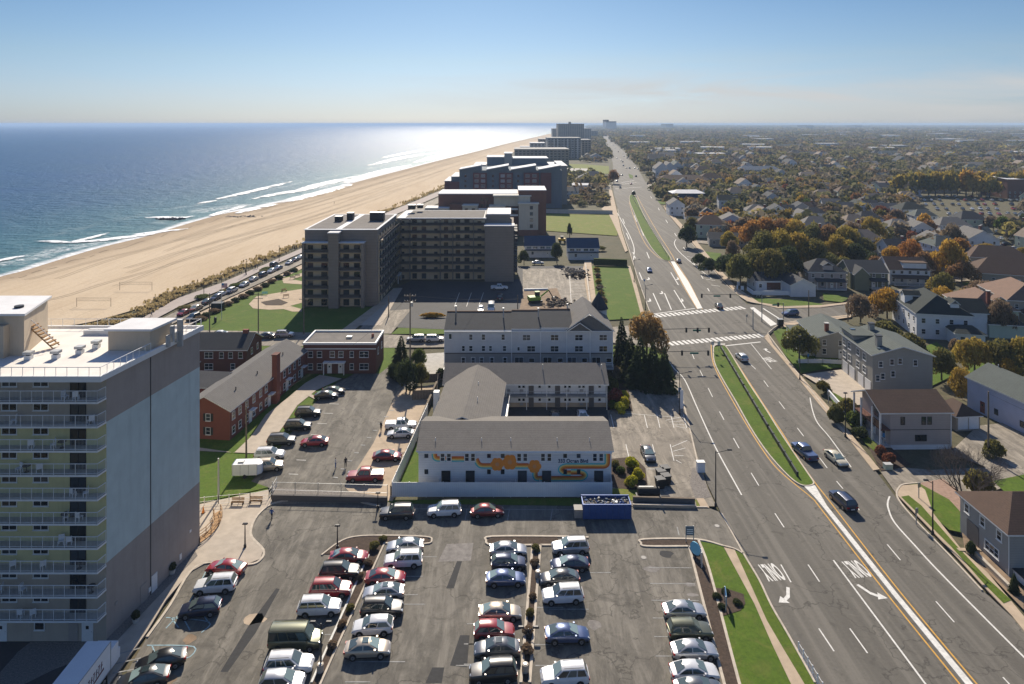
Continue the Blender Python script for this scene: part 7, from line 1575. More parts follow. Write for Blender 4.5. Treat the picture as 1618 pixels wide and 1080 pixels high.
def signal(px, py, top, arm_px, label, n=3, z_off=0):
    g = G(px, py); h = hg(py, top); L = (arm_px-px)*g.y/F; t = thing('traffic_signal', label, 'traffic light', (g.x, g.y, 0), 0, 'traffic signals at the crossing')
    b = MB(); b.tube((0,0,0),(0,0,h+.3),.14,.1,'grey_metal',8); b.build('pole', t); b = MB(); b.tube((0,0,h),(L,0,h+.25),.08,.05,'dark_metal',6); b.build('mast_arm', t)
    for i in range(n):
        x = L*(.52+.47*i/max(1, n-1)); b = MB(); b.box(x-.2, x+.2, -.16, .16, h-.75, h+.4, 'black_plastic'); o = b.build('signal_head', t)
        b = MB(); [b.tube((x,-.17,h+.2-.36*k),(x,-.2,h+.2-.36*k),.12,None,'dark_metal',8) for k in range(3)]; b.build('lens', o)
    b = MB(); b.box(L*.74-.95, L*.74+.95, -.04, .04, h-.45, h-.05, 'sign_green'); b.build('street_name_sign', t)
pm('sign_green', (.01,.16,.12), .5, .05, 1); pm('sign_blue', (.04,.2,.42), .5, .05, 1); pm('sign_light_blue', (.16,.48,.66), .5, .05, 1); pm('flag_red', (.5,.05,.05), .8, .1, 1); pm('excavator_green', (.18,.32,.03), .5, .15, 1); pm('yellow_machine', (.6,.36,.02), .5, .15, 1)
signal(1045,560,520,1121,'mast arm signal reaching over the lanes between the crosswalks',3); signal(1204,480+28,466,1108,'mast arm signal over the far crosswalk lanes',2); signal(1082-50,576+6,556,1120,'lower mast arm signal by the garden conifers',2); signal(1238,512,480,1222,'short signal post with green street name sign at the east corner',1)
# box trailer lower left: its side faces right
t = thing('box_truck', 'white box truck body with dark lettering on its side parked by the apartment tower', 'truck', (-42.0, 58.0, 0), .01)
b = MB(); b.box(0, 2.35, 3.4, 9.6, .95, 3.75, 'white_vinyl'); b.build('box', t); b = MB(); b.box(.12, 2.23, 3.36, 3.4, 1.05, 3.6, 'blue_steel'); b.build('rear_door', t); b = MB(); b.box(.4, 1.95, 3.6, 9.4, .6, .95, 'dark_metal'); b.box(.1, 2.25, 3.1, 3.35, .5, .65, 'dark_metal'); b.build('chassis', t)
for y in (4.8, 8.6):
    for x in (.05, 1.95): b = MB(); b.tube((x,y,.45),(x+.35,y,.45),.45,.45,'tyre',16); w_ = b.build('wheel', t); b = MB(); b.tube((x-.01,y,.45),(x+.36,y,.45),.24,.24,'alloy',10); b.build('rim', w_)
b = MB(); [b.box(2.35, 2.39, 3.4, 9.6, z, z+.06, 'grey_metal') for z in (.95, 3.69)]; [b.box(2.35, 2.38, y, y+.05, 1.0, 3.7, 'grey_metal') for y in (3.4, 9.55)]; b.build('side_rails', t)
b = MB()
for i in range(9): y = 4.7+i*.4; zz = 1.75+i*.05; b.hexa([(2.36,y,zz),(2.375,y,zz),(2.375,y+.1,zz),(2.36,y+.1,zz),(2.36,y+.14,zz+.75),(2.375,y+.14,zz+.75),(2.375,y+.24,zz+.75),(2.36,y+.24,zz+.75)],'maroon_panel' if i % 3 else 'dark_metal'); b.box(2.36,2.375,y,y+.3,zz+(.7 if i % 2 else .34),zz+(.78 if i % 2 else .42),'maroon_panel')
b.hexa([(2.36,4.5,1.5),(2.376,4.5,1.5),(2.376,8.4,1.9),(2.36,8.4,1.9),(2.36,4.5,1.6),(2.376,4.5,1.6),(2.376,8.4,2.1),(2.36,8.4,2.1)],'maroon_panel'); b.build('side_mark', t)
b = MB(); b.box(.15, 2.2, 9.7, 11.2, .7, 2.6, 'white_vinyl'); b.box(.2, 2.15, 11.2, 11.6, .7, 1.7, 'white_vinyl'); b.build('cab', t)
# blue dumpster
t = thing('dumpster', 'long blue open dumpster heaped with rubble behind the vinyl fence', 'dumpster', tuple(G(921,822)), 0); W_ = (998-921)*G(921,822).y/F
b = MB(); b.box(0, W_, 0, .12, .15, 2.1, 'blue_steel'); b.box(0, W_, 2.4, 2.52, .15, 2.1, 'blue_steel'); b.box(0, .12, .12, 2.4, .15, 2.1, 'blue_steel'); b.box(W_-.12, W_, .12, 2.4, .15, 2.1, 'blue_steel'); b.box(.12, W_-.12, .12, 2.4, .15, .3, 'blue_steel'); b.build('body', t)
for i in range(9): x = .1+i*(W_-.3)/8; b = MB(); b.box(x, x+.1, -.09, 0, .15, 2.0, 'blue_steel'); b.build('rib', t)
b = MB(); [b.box(.0, W_, y-.07, y+.07, 2.1, 2.2, 'blue_steel') for y in (.06, 2.46)]; b.build('rim', t)
rj = random.Random(4)
rb_ = MB()
for i in range(160): rb_.ball((rj.uniform(.3, W_-.3), rj.uniform(.3, 2.2), rj.uniform(1.6, 2.0)), (rj.uniform(.1,.32), rj.uniform(.1,.25), rj.uniform(.06,.2)), rj.choice(['slate_panel','galvanised','weathered_wood','slate_panel','dark_metal','blue_steel']), 5, 4, .25, rj)
rb_.box(.15, W_-.15, .15, 2.35, .3, 1.75, 'gravel'); o = rb_.build('rubble'); o.location = t.location; o['kind'] = 'stuff'
t = thing('dumpster', 'small grey open bin beside the blue dumpster', 'dumpster', tuple(G(908,820)), 0); b = MB(); b.box(0,1.5,0,1.4,.1,1.2,'grey_metal'); b.build('body', t); b = MB(); b.box(-.05,1.55,-.05,1.45,1.2,1.3,'dark_metal'); b.build('lid', t)
# cargo trailer by the brick lot
t = thing('cargo_trailer', 'small white cargo trailer on the lawn edge by the beige suv', 'trailer', tuple(G(366,757)), .06); t.scale = (.74, .85, .85); b = MB(); b.box(0,5.2,0,2.2,.6,2.6,'white_vinyl'); b.hexa([(5.2,.1,.6),(5.9,.7,.6),(5.9,1.5,.6),(5.2,2.1,.6),(5.2,.1,2.5),(5.9,.7,2.3),(5.9,1.5,2.3),(5.2,2.1,2.5)],'white_vinyl'); b.build('box', t)
[(lambda q: (q.box(x,x+.05,-.03,0,.65,2.55,'grey_metal'), q.build('side_post', t)))(MB()) for x in (0.05,1.7,3.4,5.1)]; b = MB(); b.box(5.9,7.0,1.05,1.15,.45,.6,'dark_metal'); b.build('hitch', t); [ (lambda q: (q.tube((2.6,y,.38),(2.6,y+.22,.38),.38,None,'tyre',14), q.build('wheel', t)))(MB()) for y in (-.05,2.03)]
b = MB(); b.box(1,2.2,.6,1.5,2.6,2.85,'galvanised'); b.build('roof_unit', t)
# smoker trailer and its kettles in the motel forecourt
g = G(1030,785); t = thing('smoker_trailer', 'black towed barbecue smoker trailer beside the lower motel bed', 'trailer', (g.x-.6, g.y-.5, 0)); b = MB(); b.tube((-1.6,0,1.1),(1.6,0,1.1),.62,None,'black_plastic',16); b.build('tank', t); b = MB(); b.box(-1.8,1.8,-.7,.7,.4,.55,'dark_metal'); b.box(1.8,3.0,-.06,.06,.4,.5,'dark_metal'); b.build('frame', t); b = MB(); b.tube((1.3,0,1.6),(1.3,0,2.7),.12,None,'dark_metal',8); b.build('chimney', t); b = MB(); b.box(-1.2,1.0,.7,1.3,1.1,1.2,'galvanised'); b.build('shelf', t); [ (lambda q: (q.tube((x,y,.32),(x,y+.2,.32),.32,None,'tyre',12), q.build('wheel', t)))(MB()) for x in (-.5,.4) for y in (-.9,.7)]
for i, (px, py) in enumerate([(1043,770),(1052,765),(1044,757),(1051,752)]):
    g = G(px, py); t = thing('waste_bin', f'{["nearest black bin left of the pair","nearest black bin right of the pair","farther black bin on the left","farther black bin on the right"][i]} beside the smoker trailer', 'bin', (g.x, g.y, 0), .2, 'black bins by the smoker'); b = MB(); b.hexa([(-.5,-.5,0),(.5,-.5,0),(.5,.5,0),(-.5,.5,0),(-.65,-.6,1.4),(.65,-.6,1.4),(.65,.6,1.4),(-.65,.6,1.4)],'black_plastic'); b.build('body', t); b = MB(); b.box(-.7,.7,-.65,.65,1.4,1.5,'dark_metal'); b.build('lid', t)
# retaining walls and low kerb walls
def lowwall(name, label, a, c, h, th, mat='tan_concrete', cap=None):
    p, q = G(*a), G(*c); t = thing(name, label, 'wall', (p.x, p.y, 0)); d = (q-p); n = Vector((-d.y, d.x, 0)).normalized()*th/2; b = MB()
    P8 = [-n, d-n, d+n, n]; b.hexa([(v.x, v.y, -.1) for v in P8]+[(v.x, v.y, h) for v in P8], mat); b.build('wall_body', t)
    m_ = n*1.25; b = MB(); P8 = [-m_, d-m_, d+m_, m_]; b.hexa([(v.x, v.y, h) for v in P8]+[(v.x, v.y, h+.12) for v in P8], cap or 'kerb_stone'); b.build('coping', t); return t
lowwall('retaining_wall', 'dark retaining wall below the brick apartments lot', (430,791), (612,795), .8, .3, 'dark_band', 'dark_band'); lowwall('retaining_wall', 'low timber wall below the motel forecourt', (1000,795), (1098,798), .9, .3, 'dark_band', 'weathered_wood'); lowwall('retaining_wall', 'lower step wall beside the driveway mouth', (1000,801), (1098,803), .35, .25, 'tan_concrete'); lowwall('garden_wall', 'dark wall along the concrete strip beside the motel', (618,782), (690,612), 1.2, .3, 'dark_band', 'weathered_wood'); lowwall('garden_wall', 'tan wall between construction lot and lawn', (933,488), (925,420), 1.0, .4, 'tan_concrete'); lowwall('garden_wall', 'curving white garden wall in front of the taupe house', (1294,606), (1334,652), .9, .25, 'white_vinyl', 'white_trim'); lowwall('garden_wall', 'dark hedge like wall between blue roofed house and lawn', (938,418), (991,420), 2.4, 1.0, 'leaf_dark', 'leaf_green'); lowwall('garden_wall', 'pale wall along the back of the open field', (863,336), (968,338), 2.2, .5, 'pale_stone'); lowwall('garden_wall', 'stone edging wall in front of the lower right house', (1530,868), (1597,935), .6, .3, 'tan_concrete'); lowwall('site_barrier', 'long white beam lying on the construction lot', (828,459), (866,458), .5, .3, 'white_vinyl', 'white_trim')
def gp(l): return [(G(*p).x, G(*p).y) for p in l]
fence('chain_fence', 'thin mesh fence above the brick lot retaining wall', gp([(430,786),(612,791)]), 2.3, 'grey_metal', 'grey_metal', 3.4, .07, rails='mesh'); fence('plaza_railing', 'white railing along the plaza lawn', gp([(300,802),(345,797),(395,793),(425,788),(437,768)]), 1.3, 'white_trim', 'white_trim', 1.4, .08, rails='mesh'); fence('wood_fence', 'brown board fence round the small yard by the motel', gp([(652,632),(690,630),(692,606)]), 1.9, 'weathered_wood', 'weathered_wood', 2.2); fence('wood_fence', 'dark board fence closing the back of the yard', gp([(655,606),(695,604)]), 1.9, 'weathered_wood', 'weathered_wood', 2.2)
fence('median_fence', 'dark low fence along the near grass median, thickened to stand for its shadow', gp([(1139.4,552),(1175.5,614),(1214,679),(1260,754)]), .85, 'dark_metal', 'dark_metal', 3.2, .3, .22); fence('median_fence', 'dark low fence along the far grass median', gp([(999,312),(1018,345),(1040,380),(1056,408)]), 1.1, 'dark_metal', 'dark_metal', 5, .1, rails='mesh')  # near panel made solid and thick so it carries the fence's shadow line
fence('picket_fence', 'white picket fence on the lawn behind the olive tree', gp([(1262,574),(1300,574),(1336,576)]), 1.0, 'white_vinyl', 'white_vinyl', 1.6); fence('guard_rail', 'white chain barrier by the kerb at the bottom of the lawn', gp([(1262,1030),(1300,1095)]), 1.0, 'white_vinyl', 'white_vinyl', 1.0, .1, rails=True)
fence('ocean_fence', 'post fence between promenade and dunes', gp([(225,500),(282,470),(350,446),(420,416),(477,391),(545,364)]), 1.0, 'weathered_wood', 'weathered_wood', 2.6, .12, rails=True)
# curved wooden ramp and benches on the plaza
g = G(320,836); t = thing('wooden_ramp', 'curved orange wooden handrail ramp on the plaza', 'ramp', (g.x-1.5, g.y, .15)); b = MB()
for rr_ in (2.6, 3.5):
    for z in (.9, .5):
        L_ = None
        for i in range(15): a = -1.9+i*.2; p = Vector((rr_*math.cos(a), rr_*math.sin(a)*1.5, z)); (b.tube(L_, p, .05, None, 'wood', 5) if L_ is not None else None); L_ = p
    for i in range(0, 15, 2): a = -1.9+i*.2; b.tube((rr_*math.cos(a), rr_*math.sin(a)*1.5, 0), (rr_*math.cos(a), rr_*math.sin(a)*1.5, .95), .05, None, 'wood', 5)
b.build('handrail', t); b = MB(); [b.sheet([(r_*math.cos(a), r_*math.sin(a)*1.5) for r_, a in ((2.6,a0),(3.5,a0),(3.5,a0+.22),(2.6,a0+.22))], .1, 'wood') for a0 in [-1.9+i*.2 for i in range(14)]]; b.build('deck', t)
def bench(px, py, label, rz=0, mat='wood', grp='benches'):
    g = G(px, py); t = thing('bench', label, 'bench', (g.x, g.y, .12), rz, grp); b = MB(); [b.box(-.9,.9,-.22+i*.16,-.1+i*.16,.42,.47,mat) for i in range(3)]; b.build('seat', t); b = MB(); [b.box(-.9,.9,.26,.3,.55+i*.15,.65+i*.15,mat) for i in range(3)]; b.build('backrest', t); [(lambda q: (q.box(x-.04,x+.04,-.22,.3,0,.42,'dark_metal'), q.build('leg', t)))(MB()) for x in (-.8,.8)]
bench(375,799,'left wooden bench against the plaza railing'); bench(404,797,'right wooden bench against the plaza railing'); bench(418,466,'teal park bench beside the round flower bed','0' and .2,'teal_paint'); bench(452,470,'pale park bench right of the flower bed',.4); bench(449,461,'pale park bench behind the flower bed',.9); bench(462,441,'dark park bench on the upper park path',.3,'dark_metal'); bench(470,438,'second dark park bench on the upper path',.3,'dark_metal'); bench(620,608,'red picnic bench in the fenced yard',.4,'coral_paint') if False else None
# flagpole
g = G(350,505); t = thing('flagpole', 'white flagpole with red and white flag on the park lawn', 'flagpole', (g.x, g.y, 0)); h = hg(505,446); b = MB(); b.tube((0,0,0),(0,0,h),.08,.05,'white_trim',8); b.build('pole', t); b = MB(); b.box(0,1.6,-.02,.02,h-1.5,h-.2,'white_trim'); [b.box(0,1.6,-.03,.03,h-1.5+i*.26,h-1.38+i*.26,'flag_red') for i in range(5)]; b.box(0,.6,-.035,.035,h-.8,h-.2,'sign_blue'); b.build('flag', t); b = MB(); b.ball((0,0,h),.12,'kerb_yellow'); b.build('finial', t)
g = G(425,504-4); t = thing('park_bin', 'small dark bin on the park lawn', 'bin', (G(340,509).x, G(340,509).y, 0)); b = MB(); b.tube((0,0,0),(0,0,1.1),.35,.4,'dark_metal',10); b.build('body', t); b = MB(); b.ball((0,0,1.1),.4,'dark_metal'); b.build('lid', t)
g = G(345,488); t = thing('utility_cabinet', 'dark green cabinet at the corner of the park lawn', 'cabinet', (g.x, g.y-.5, 0)); b = MB(); b.box(-1.6,1.6,-1,1,0,2.0,'shingle_black_green'); b.build('body', t); b = MB(); b.box(-1.7,1.7,-1.1,1.1,2.0,2.1,'dark_metal'); b.build('lid', t)
# promenade lamps
for i, (px, py, top) in enumerate([(322,466,440),(389,434,410),(441,412,389),(505,383,364),(560,361,345),(610,340,328)]): pole_lamp(px, py, top, f'black promenade lamp, {["nearest the park","second from the park","third from the park","fourth, behind the condominium corner","fifth along the promenade","farthest visible one"][i]}', 0, group='promenade lamps')
# volleyball nets
for a, c, top, lab in (((121,484),(175,484),470,'nearer volleyball net on the sand'),((189,458),(240,458),445,'farther volleyball net on the sand')):
    p, q = G(*a), G(*c); h = hg(a[1], top); t = thing('volleyball_net', lab, 'volleyball net', (p.x, p.y, 0)); d = q.x-p.x
    for x in (0, d): b = MB(); b.tube((x,0,0),(x,0,h),.06,None,'weathered_wood',6); b.build('post', t)
    b = MB(); [b.tube((.2,0,h-.05-k*.9),(d-.2,0,h-.05-k*.9),.03,None,'dark_metal',4) for k in (0, 1)]; [b.tube((.2+i*(d-.4)/30,0,h-.95),(.2+i*(d-.4)/30,0,h-.05),.007,None,'dark_metal',3,False) for i in range(31)]; [b.tube((.2,0,h-.2-k*.15),(d-.2,0,h-.2-k*.15),.007,None,'dark_metal',3,False) for k in range(5)]; b.build('net', t)
# signs
def sign(px, py, w_, h0, h1, mat, label, rz=0, name='sign', z=0.1, post='galvanised', n=2):
    g = G(px, py); t = thing(name, label, 'sign', (g.x, g.y, z), rz); [(lambda q: (q.box(x-.05,x+.05,-.05,.05,0,h1 if n == 2 else h1,post), q.build('post', t)))(MB()) for x in ((-w_/2+.05, w_/2-.05) if n == 2 else (0,))]; b = MB(); b.box(-w_/2,w_/2,-.1,-.051,h0,h1,mat); b.build('board', t); return t
t = sign(1090,857,1.1,.9,2.1,'slate_panel','blue grey sign board on two posts at the island corner'); b = MB(); [b.box(-.4,.4,-.115,-.1,1.1+i*.25,1.2+i*.25,'white_trim') for i in range(3)]; b.build('lettering', t)
g = G(1099,880); t = thing('sign', 'leaning light blue oval board in the planter beside the sign', 'sign', (g.x, g.y, .1), -.9); b = MB(); b.tube((0,-.06,1.0),(0,.06,1.0),.8,None,'sign_light_blue',18); b.build('board', t); b = MB(); b.tube((0,0,0),(0,0,.5),.06,None,'dark_metal',6); b.build('post', t)
sign(1146,959,1.8,.7,1.7,'sign_blue','blue monument sign seen edge on in the mulched bed', 1.35); sign(1108,895,.9,.1,1.9,'white_trim','tall white sign panel seen edge on along the planter',1.4)
for px, py, lab in ((1136,556,'white lane sign at the head of the near median'),(1138-12,556,'second lane sign at the head of the near median')): sign(px, py, .7, 1.6, 2.5, 'paint_white', lab, 0, n=1)
for i, (px, py) in enumerate([(1309,638),(1277,575),(1448,830),(1396,706),(1180,500+10),(1243,556),(1452,788),(1018,452)]): sign(px, py, .5, 1.6, 2.3, 'sign_blue' if i % 2 else 'grey_metal', f'small roadside sign plate {["beside the white garden wall","beside the lawn of the olive tree","on the verge below the drive mouth","near the brown bed by the taupe house","on the pavement at the crossing corner","on the verge above the forecourt","on the curved lawn by the drive","on the west pavement by the lawn"][i]}', .3, n=1)
for i, (px, py, w_, lab) in enumerate([(1074,650,.9,'tall white feather banner by the motel forecourt entrance'),(1072,632,.8,'blue and white notice post beside the banner')]):
    g = G(px, py); t = thing('banner', lab, 'banner', (g.x, g.y, 0)); b = MB(); b.tube((0,0,0),(0,0,4.2 if i == 0 else 2.6),.04,None,'galvanised',6); b.build('pole', t); b = MB(); b.box(.05,.05+w_*.7,-.02,.02,.6 if i == 0 else 1.6,4.1 if i == 0 else 2.5,'white_vinyl' if i == 0 else 'sign_blue'); b.build('flag', t)
g = G(1107,745); t = thing('road_cabinet', 'white utility cabinet on the forecourt verge', 'cabinet', (g.x, g.y, .05)); b = MB(); b.box(-.6,.6,-.4,.4,0,1.5,'white_vinyl'); b.build('body', t); b = MB(); b.box(-.65,.65,-.45,.45,1.5,1.6,'galvanised'); b.build('lid', t)
g = G(1233,515); t = thing('signal_cabinet', 'dark signal cabinet at the crossing corner', 'cabinet', (g.x, g.y, .05)); b = MB(); b.box(-.7,.7,-.5,.5,0,1.8,'dark_metal'); b.build('body', t); b = MB(); b.box(-.75,.75,-.55,.55,1.8,1.9,'grey_metal'); b.build('lid', t)
g = G(1403,741); t = thing('utility_cabinet', 'small pale green box in the brown bed by the side drive', 'cabinet', (g.x, g.y, .05)); b = MB(); b.box(-.6,.6,-.4,.4,0,.8,'green_siding'); b.build('body', t); b = MB(); b.box(-.63,.63,-.43,.43,.8,.86,'galvanised'); b.build('lid', t)
# white garden ornaments on the corner lawn
for i, (px, py) in enumerate([(1165,458),(1173,459),(1198,468),(1167,452)]): sign(px, py, 1.0 if i else .5, .3, 1.6, 'white_vinyl', f'white board standing on the corner lawn, {["leftmost","second","nearest the white building","topmost"][i]}', 0, z=0, post='white_trim')
# excavator
g = G(846,478); t = thing('excavator', 'lime green excavator on the dug up corner of the lot', 'excavator', (g.x, g.y, .05), .3)
for y in (-1.1, 1.1): b = MB(); b.hexa([(-1.7,y-.3,.0),(1.7,y-.3,.0),(1.7,y+.3,.0),(-1.7,y+.3,.0),(-2.0,y-.3,.8),(2.0,y-.3,.8),(2.0,y+.3,.8),(-2.0,y+.3,.8)],'black_plastic'); b.build('track', t)
b = MB(); b.box(-2.2,1.4,-1.3,1.3,.95,2.0,'excavator_green'); b.build('body', t); b = MB(); b.box(.2,1.5,.1,1.3,2.0,3.1,'dark_metal'); b.box(.1,1.6,.0,1.4,3.1,3.2,'excavator_green'); b.build('cab', t)
b = MB(); b.tube((1.3,-.3,1.6),(4.2,-.3,3.6),.25,.2,'excavator_green',6); b.build('boom', t); b = MB(); b.tube((4.2,-.3,3.6),(5.6,-.3,1.3),.18,.14,'dark_metal',6); b.build('stick', t); b = MB(); b.hexa([(5.2,-.8,.5),(6.0,-.8,.5),(6.0,.2,.5),(5.2,.2,.5),(5.4,-.8,1.4),(6.2,-.8,1.4),(6.2,.2,1.4),(5.4,.2,1.4)],'dark_metal'); b.build('bucket', t)
g = G(889,383); t = thing('wheel_loader', 'small yellow loader between the blue roofed houses', 'loader', (g.x, g.y, 0)); b = MB(); b.box(-2,1.2,-1,1,.8,2,'yellow_machine'); b.box(-1,.4,-.8,.8,2,3,'dark_metal'); b.build('body', t); b = MB(); b.box(2.2,3.0,-1.3,1.3,.1,1.0,'yellow_machine'); b.box(1.2,2.3,-.8,.8,.6,.9,'yellow_machine'); b.build('bucket', t); [(lambda q: (q.tube((x,y,.6),(x,y+.4,.6),.6,None,'tyre',12), q.build('wheel', t)))(MB()) for x in (-1.2,1) for y in (-1.3,.9)]
for i, (px, py, lf, s_) in enumerate([(885,478,'weathered_wood',1),(876,482,'weathered_wood',.8),(912,432,'gravel',1.3),(903,428,'gravel',1.0),(914,438,'mulch',1)]):
    g = G(px, py); b = MB(); r2 = random.Random(i)
    for k in range(60): b.ball((r2.gauss(0,2.0)*s_, r2.gauss(0,1.3)*s_, r2.uniform(0,1.1)*s_), (r2.uniform(.2,.7), r2.uniform(.2,.5), r2.uniform(.15,.4)), lf, 5, 4, .3, r2)
    o = b.build('debris_pile'); o.location = (g.x, g.y, 0); o['kind'] = 'stuff'
# rock groyne head with breaking foam, and the surf line ridges
g = G(273,346); b = MB(); r2 = random.Random(3)
for k in range(60): b.ball((r2.gauss(0,3.2), r2.gauss(0,1.2), r2.uniform(-.3,.8)), (r2.uniform(.5,1.1), r2.uniform(.4,.9), r2.uniform(.4,.8)), 'dark_band', 6, 4, .3, r2)
o = b.build('rocks'); o.location = (g.x, g.y, -.2); o['kind'] = 'stuff'
b = MB()
for k in range(40): b.ball((r2.gauss(0,6), r2.gauss(0,2), r2.uniform(-.3,.3)), (r2.uniform(.5,1.4), r2.uniform(.4,.9), r2.uniform(.3,.6)), 'dark_band', 6, 4, .3, r2)
o = b.build('rocks'); g = G(385,342); o.location = (g.x, g.y, -.2); o['kind'] = 'stuff'
m, nt, bb = nm('foam_white'); bb.inputs['Base Color'].default_value = (.85,.87,.88,1); bb.inputs['Roughness'].default_value = .6
g = N(nt, 'ShaderNodeNewGeometry').outputs['Position']; uvn = N(nt, 'ShaderNodeUVMap', uv_map='UVMap').outputs[0]; su = N(nt, 'ShaderNodeSeparateXYZ'); nt.links.new(uvn, su.inputs[0])
edge = math_(nt, 'MULTIPLY', math_(nt, 'MULTIPLY', su.outputs[1], math_(nt, 'SUBTRACT', 1, su.outputs[1])), 4); ends = math_(nt, 'MULTIPLY', math_(nt, 'MULTIPLY', su.outputs[0], math_(nt, 'SUBTRACT', 1, su.outputs[0])), 4)
msk = math_(nt, 'MULTIPLY', math_(nt, 'POWER', ends, .35), edge); al = ramp(nt, [(.20, (0,0,0)), (.34, (1,1,1))], math_(nt, 'MULTIPLY', msk, math_(nt, 'MULTIPLY', math_(nt, 'MULTIPLY', noise(nt, g, .28, 7, .8, .5), noise(nt, g, .07, 3, .6)), 1.7)))
nt.links.new(al, bb.inputs['Alpha'])
def breaker(pts, w0, label_i, hgt=.5):
    pw = [Vector((G(*p).x, G(*p).y)) for p in smoothpts(pts, 5)]; n = len(pw); V, Fc, UV = [], [], []
    for i, p in enumerate(pw):
        d = (pw[min(n-1, i+1)]-pw[max(0, i-1)]).normalized(); nn = Vector((-d.y, d.x)); k = w0*2.3*(.35+.65*math.sin(math.pi*min(1, max(0, i/(n-1)))))
        for j in range(5): t = j/4; q = p+nn*(t-.5)*k; V.append((q.x, q.y, -.16+hgt*math.sin(math.pi*t))); UV.append((i/(n-1), t))
    for i in range(n-1):
        for j in range(4): a = i*5+j; Fc.append((a, a+5, a+6, a+1))
    me = bpy.data.meshes.new('breaking_wave'); me.from_pydata(V, [], Fc); ul = me.uv_layers.new(name='UVMap'); [setattr(ul.data[lp.index], 'uv', UV[lp.vertex_index]) for lp in me.loops]; me.materials.append(M['foam_white']); [setattr(p, 'use_smooth', True) for p in me.polygons]
    o = bpy.data.objects.new('breaking_wave', me); COL.objects.link(o); o['kind'] = 'stuff'
for q, w_ in (([(-10,415),(15,408),(42,404)],3),([(48,382),(80,381),(110,383),(140,376),(175,367)],4),([(110,384),(160,379),(210,373),(255,368)],5),([(205,371),(250,366),(300,361)],4),([(225,344),(255,343),(280,344),(310,341)],6),([(330,317),(380,306),(430,294),(464,286)],6),([(395,315),(440,306),(475,300),(520,290)],8),([(470,300),(520,288),(570,277)],10),([(440,322),(500,306),(560,290)],8),([(540,290),(600,272),(650,260)],14),([(580,262),(640,248),(700,240)],14),([(600,250),(650,240),(720,230)],14),([(650,258),(720,240),(790,224)],20),([(700,236),(760,226),(820,215)],24),([(310,322),(325,319),(345,316)],3),([(370,338),(400,330),(440,322)],5),([(330,342),(350,335),(400,322)],4)): breaker(q, w_, 0)
# people
pm('skin', (.42,.25,.17), .6, .05, 3); pm('cloth_blue', (.03,.09,.28), .85, .1, 3); pm('cloth_dark', (.018,.02,.028), .85, .1, 3); pm('cloth_grey', (.22,.23,.25), .85, .1, 3); pm('hair_dark', (.03,.02,.015), .7, .1, 3); pm('cloth_white', (.6,.6,.6), .85, .1, 3)
def person_mesh(stride, top, bottom, arm=0.1):
    me = bpy.data.meshes.new('sk'); s_ = stride
    J = dict(pel=(0,0,.95,.15), ab=(0,0,1.12,.135), ch=(0,0,1.32,.165), nk=(0,0,1.48,.062), hd=(.015,0,1.60,.095), ht=(.01,0,1.70,.085),
      hl=(0,.10,.90,.105), kl=(s_*.45+.03,.11,.50,.07), al=(s_*.75-.05,.11,.09,.045), tl=(s_*.75+.13,.12,.035,.035), hr=(0,-.10,.90,.105), kr=(-s_*.25+.03,-.11,.50,.07), ar=(-s_*.8,-.11,.10,.045), tr=(-s_*.8+.17,-.12,.035,.035),
      sl=(0,.19,1.42,.062), el=(-s_*.4-.02,.25,1.16,.046), wl=(-s_*.5+.10,.25,.92,.033), fl=(-s_*.5+.13,.25,.83,.03), sr=(0,-.19,1.42,.062), er=(s_*.4-.02,-.25,1.16,.046), wr=(s_*.5+.12,-.25,.92,.033), fr=(s_*.5+.15,-.25,.83,.03))
    K = list(J); E = [('pel','ab'),('ab','ch'),('ch','nk'),('nk','hd'),('hd','ht'),('pel','hl'),('hl','kl'),('kl','al'),('al','tl'),('pel','hr'),('hr','kr'),('kr','ar'),('ar','tr'),('ch','sl'),('sl','el'),('el','wl'),('wl','fl'),('ch','sr'),('sr','er'),('er','wr'),('wr','fr')]
    me.from_pydata([J[k][:3] for k in K], [(K.index(a), K.index(c)) for a, c in E], []); o = bpy.data.objects.new('sk', me); COL.objects.link(o); md = o.modifiers.new('s', 'SKIN'); md.use_smooth_shade = True
    for i, k in enumerate(K): me.skin_vertices[0].data[i].radius = (J[k][3],)*2; me.skin_vertices[0].data[i].use_root = (k == 'pel')
    o.modifiers.new('u', 'SUBSURF').levels = 1; bpy.context.view_layer.update(); ev = o.evaluated_get(bpy.context.evaluated_depsgraph_get()); r_ = bpy.data.meshes.new_from_object(ev); bpy.data.objects.remove(o)
    r_.materials.clear(); [r_.materials.append(M[q]) for q in ('skin', top, bottom, 'hair_dark', 'black_plastic')]
    for p in r_.polygons:
        z = p.center.z; y = abs(p.center.y); p.material_index = 4 if z < .08 else 2 if (z < .97 and y < .215) else 0 if (z < .98 and y >= .2) else 1 if z < 1.47 else 3 if (z > 1.64 or (p.center.x < -.01 and z > 1.53)) else 0
    r_.name = 'person'; return r_
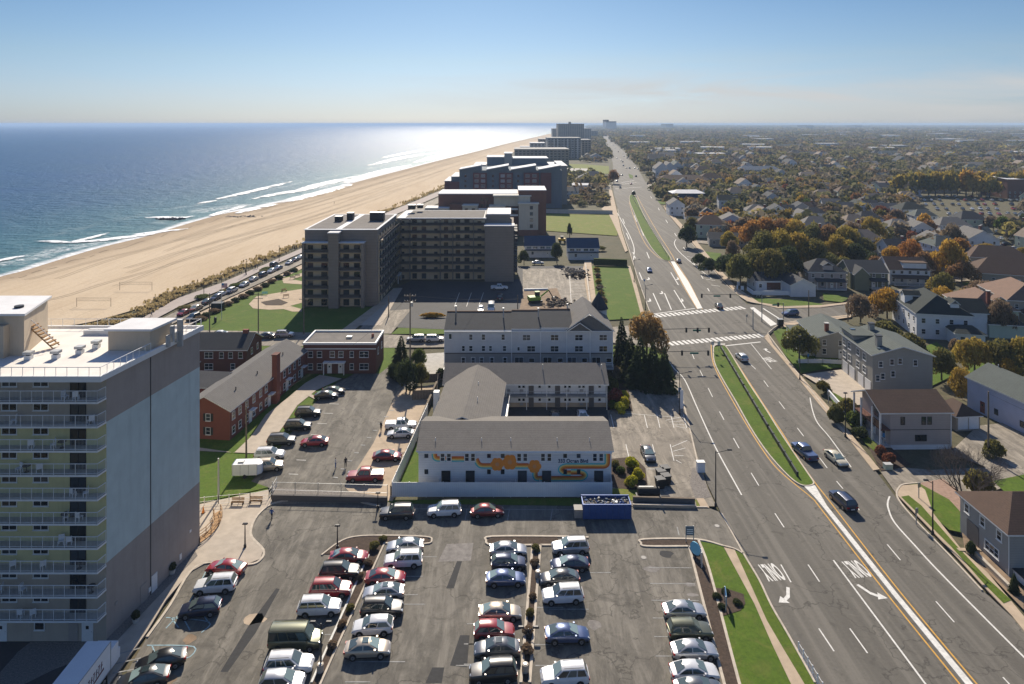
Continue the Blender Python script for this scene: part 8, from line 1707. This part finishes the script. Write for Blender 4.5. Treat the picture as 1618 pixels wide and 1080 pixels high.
PM = [person_mesh(.35, 'cloth_blue', 'cloth_dark'), person_mesh(.0, 'cloth_dark', 'cloth_dark'), person_mesh(.3, 'cloth_grey', 'cloth_dark'), person_mesh(.1, 'cloth_white', 'cloth_blue')]
for px, py, k, rz, lab in [(429,822,0,1.2,'person in a blue top walking at the edge of the plaza kerb'),(530,740,3,.3,'person in pale top standing in the brick apartments lot'),(546,739,1,2.0,'person in dark clothes standing in the brick apartments lot'),(602,681,1,1.0,'person in dark clothes beside the white pickup and sedan'),
    (388,433,1,1,'dark clothed person by the second promenade lamp'),(403,425,1,1,'left person of the pair on the promenade'),(407,424,2,1,'right person of the pair on the promenade'),(418,415,1,1,'person of the farther pair on the promenade, left'),(421,414,1,1,'person of the farther pair on the promenade, right'),(462,394,1,1,'person in the far promenade group, first'),(465,393,2,1,'person in the far promenade group, second'),(468,392,1,1,'person in the far promenade group, third'),(228,503,1,.4,'dark clothed walker on the promenade seen over the tower roof'),(239,500,2,.4,'walker on the promenade seen over the tower roof near the lamp'),(528,322,1,.4,'lone person walking on the sand behind the condominium'),(598,352,2,.3,'person on the promenade behind the condominium roof')]:
    g = G(px, py); o = inst('person', PM[k], None, (g.x, g.y, .04 if py > 500 else .05), rz); tag(o, lab, 'person', 'people')
# bollards and cone, ladder racks
for i, (px, py) in enumerate([(321,812),(314,862),(312,830)]): g = G(px, py); t = thing('bollard', f'short {"orange cone" if i == 0 else "dark post"} standing on the plaza, {["by the ramp","near the tower corner","beside the ramp end"][i]}', 'bollard', (g.x, g.y, .15)); b = MB(); b.tube((0,0,0),(0,0,.9),.14 if i else .22,.1 if i else .04,'dark_metal' if i else 'orange_paint',8); b.build('post', t); b = MB(); b.box(-.25,.25,-.25,.25,0,.05,'dark_metal'); b.build('foot', t)
for i, (px, py) in enumerate([(210,985),(268,908)]): g = G(px, py); t = thing('planter_pot', f'dark pot with a shrub on the gravel by the tower wall, {"nearer" if i == 0 else "farther"} one', 'plant pot', (g.x+.3, g.y, .15)); b = MB(); b.tube((0,0,0),(0,0,.5),.3,.4,'pale_stone',12); b.build('pot', t); o = inst('plant', BU[i], t, (0,0,.2), 0, (.8,.8,1.1)); set_mat(o, 'leaf_dark')
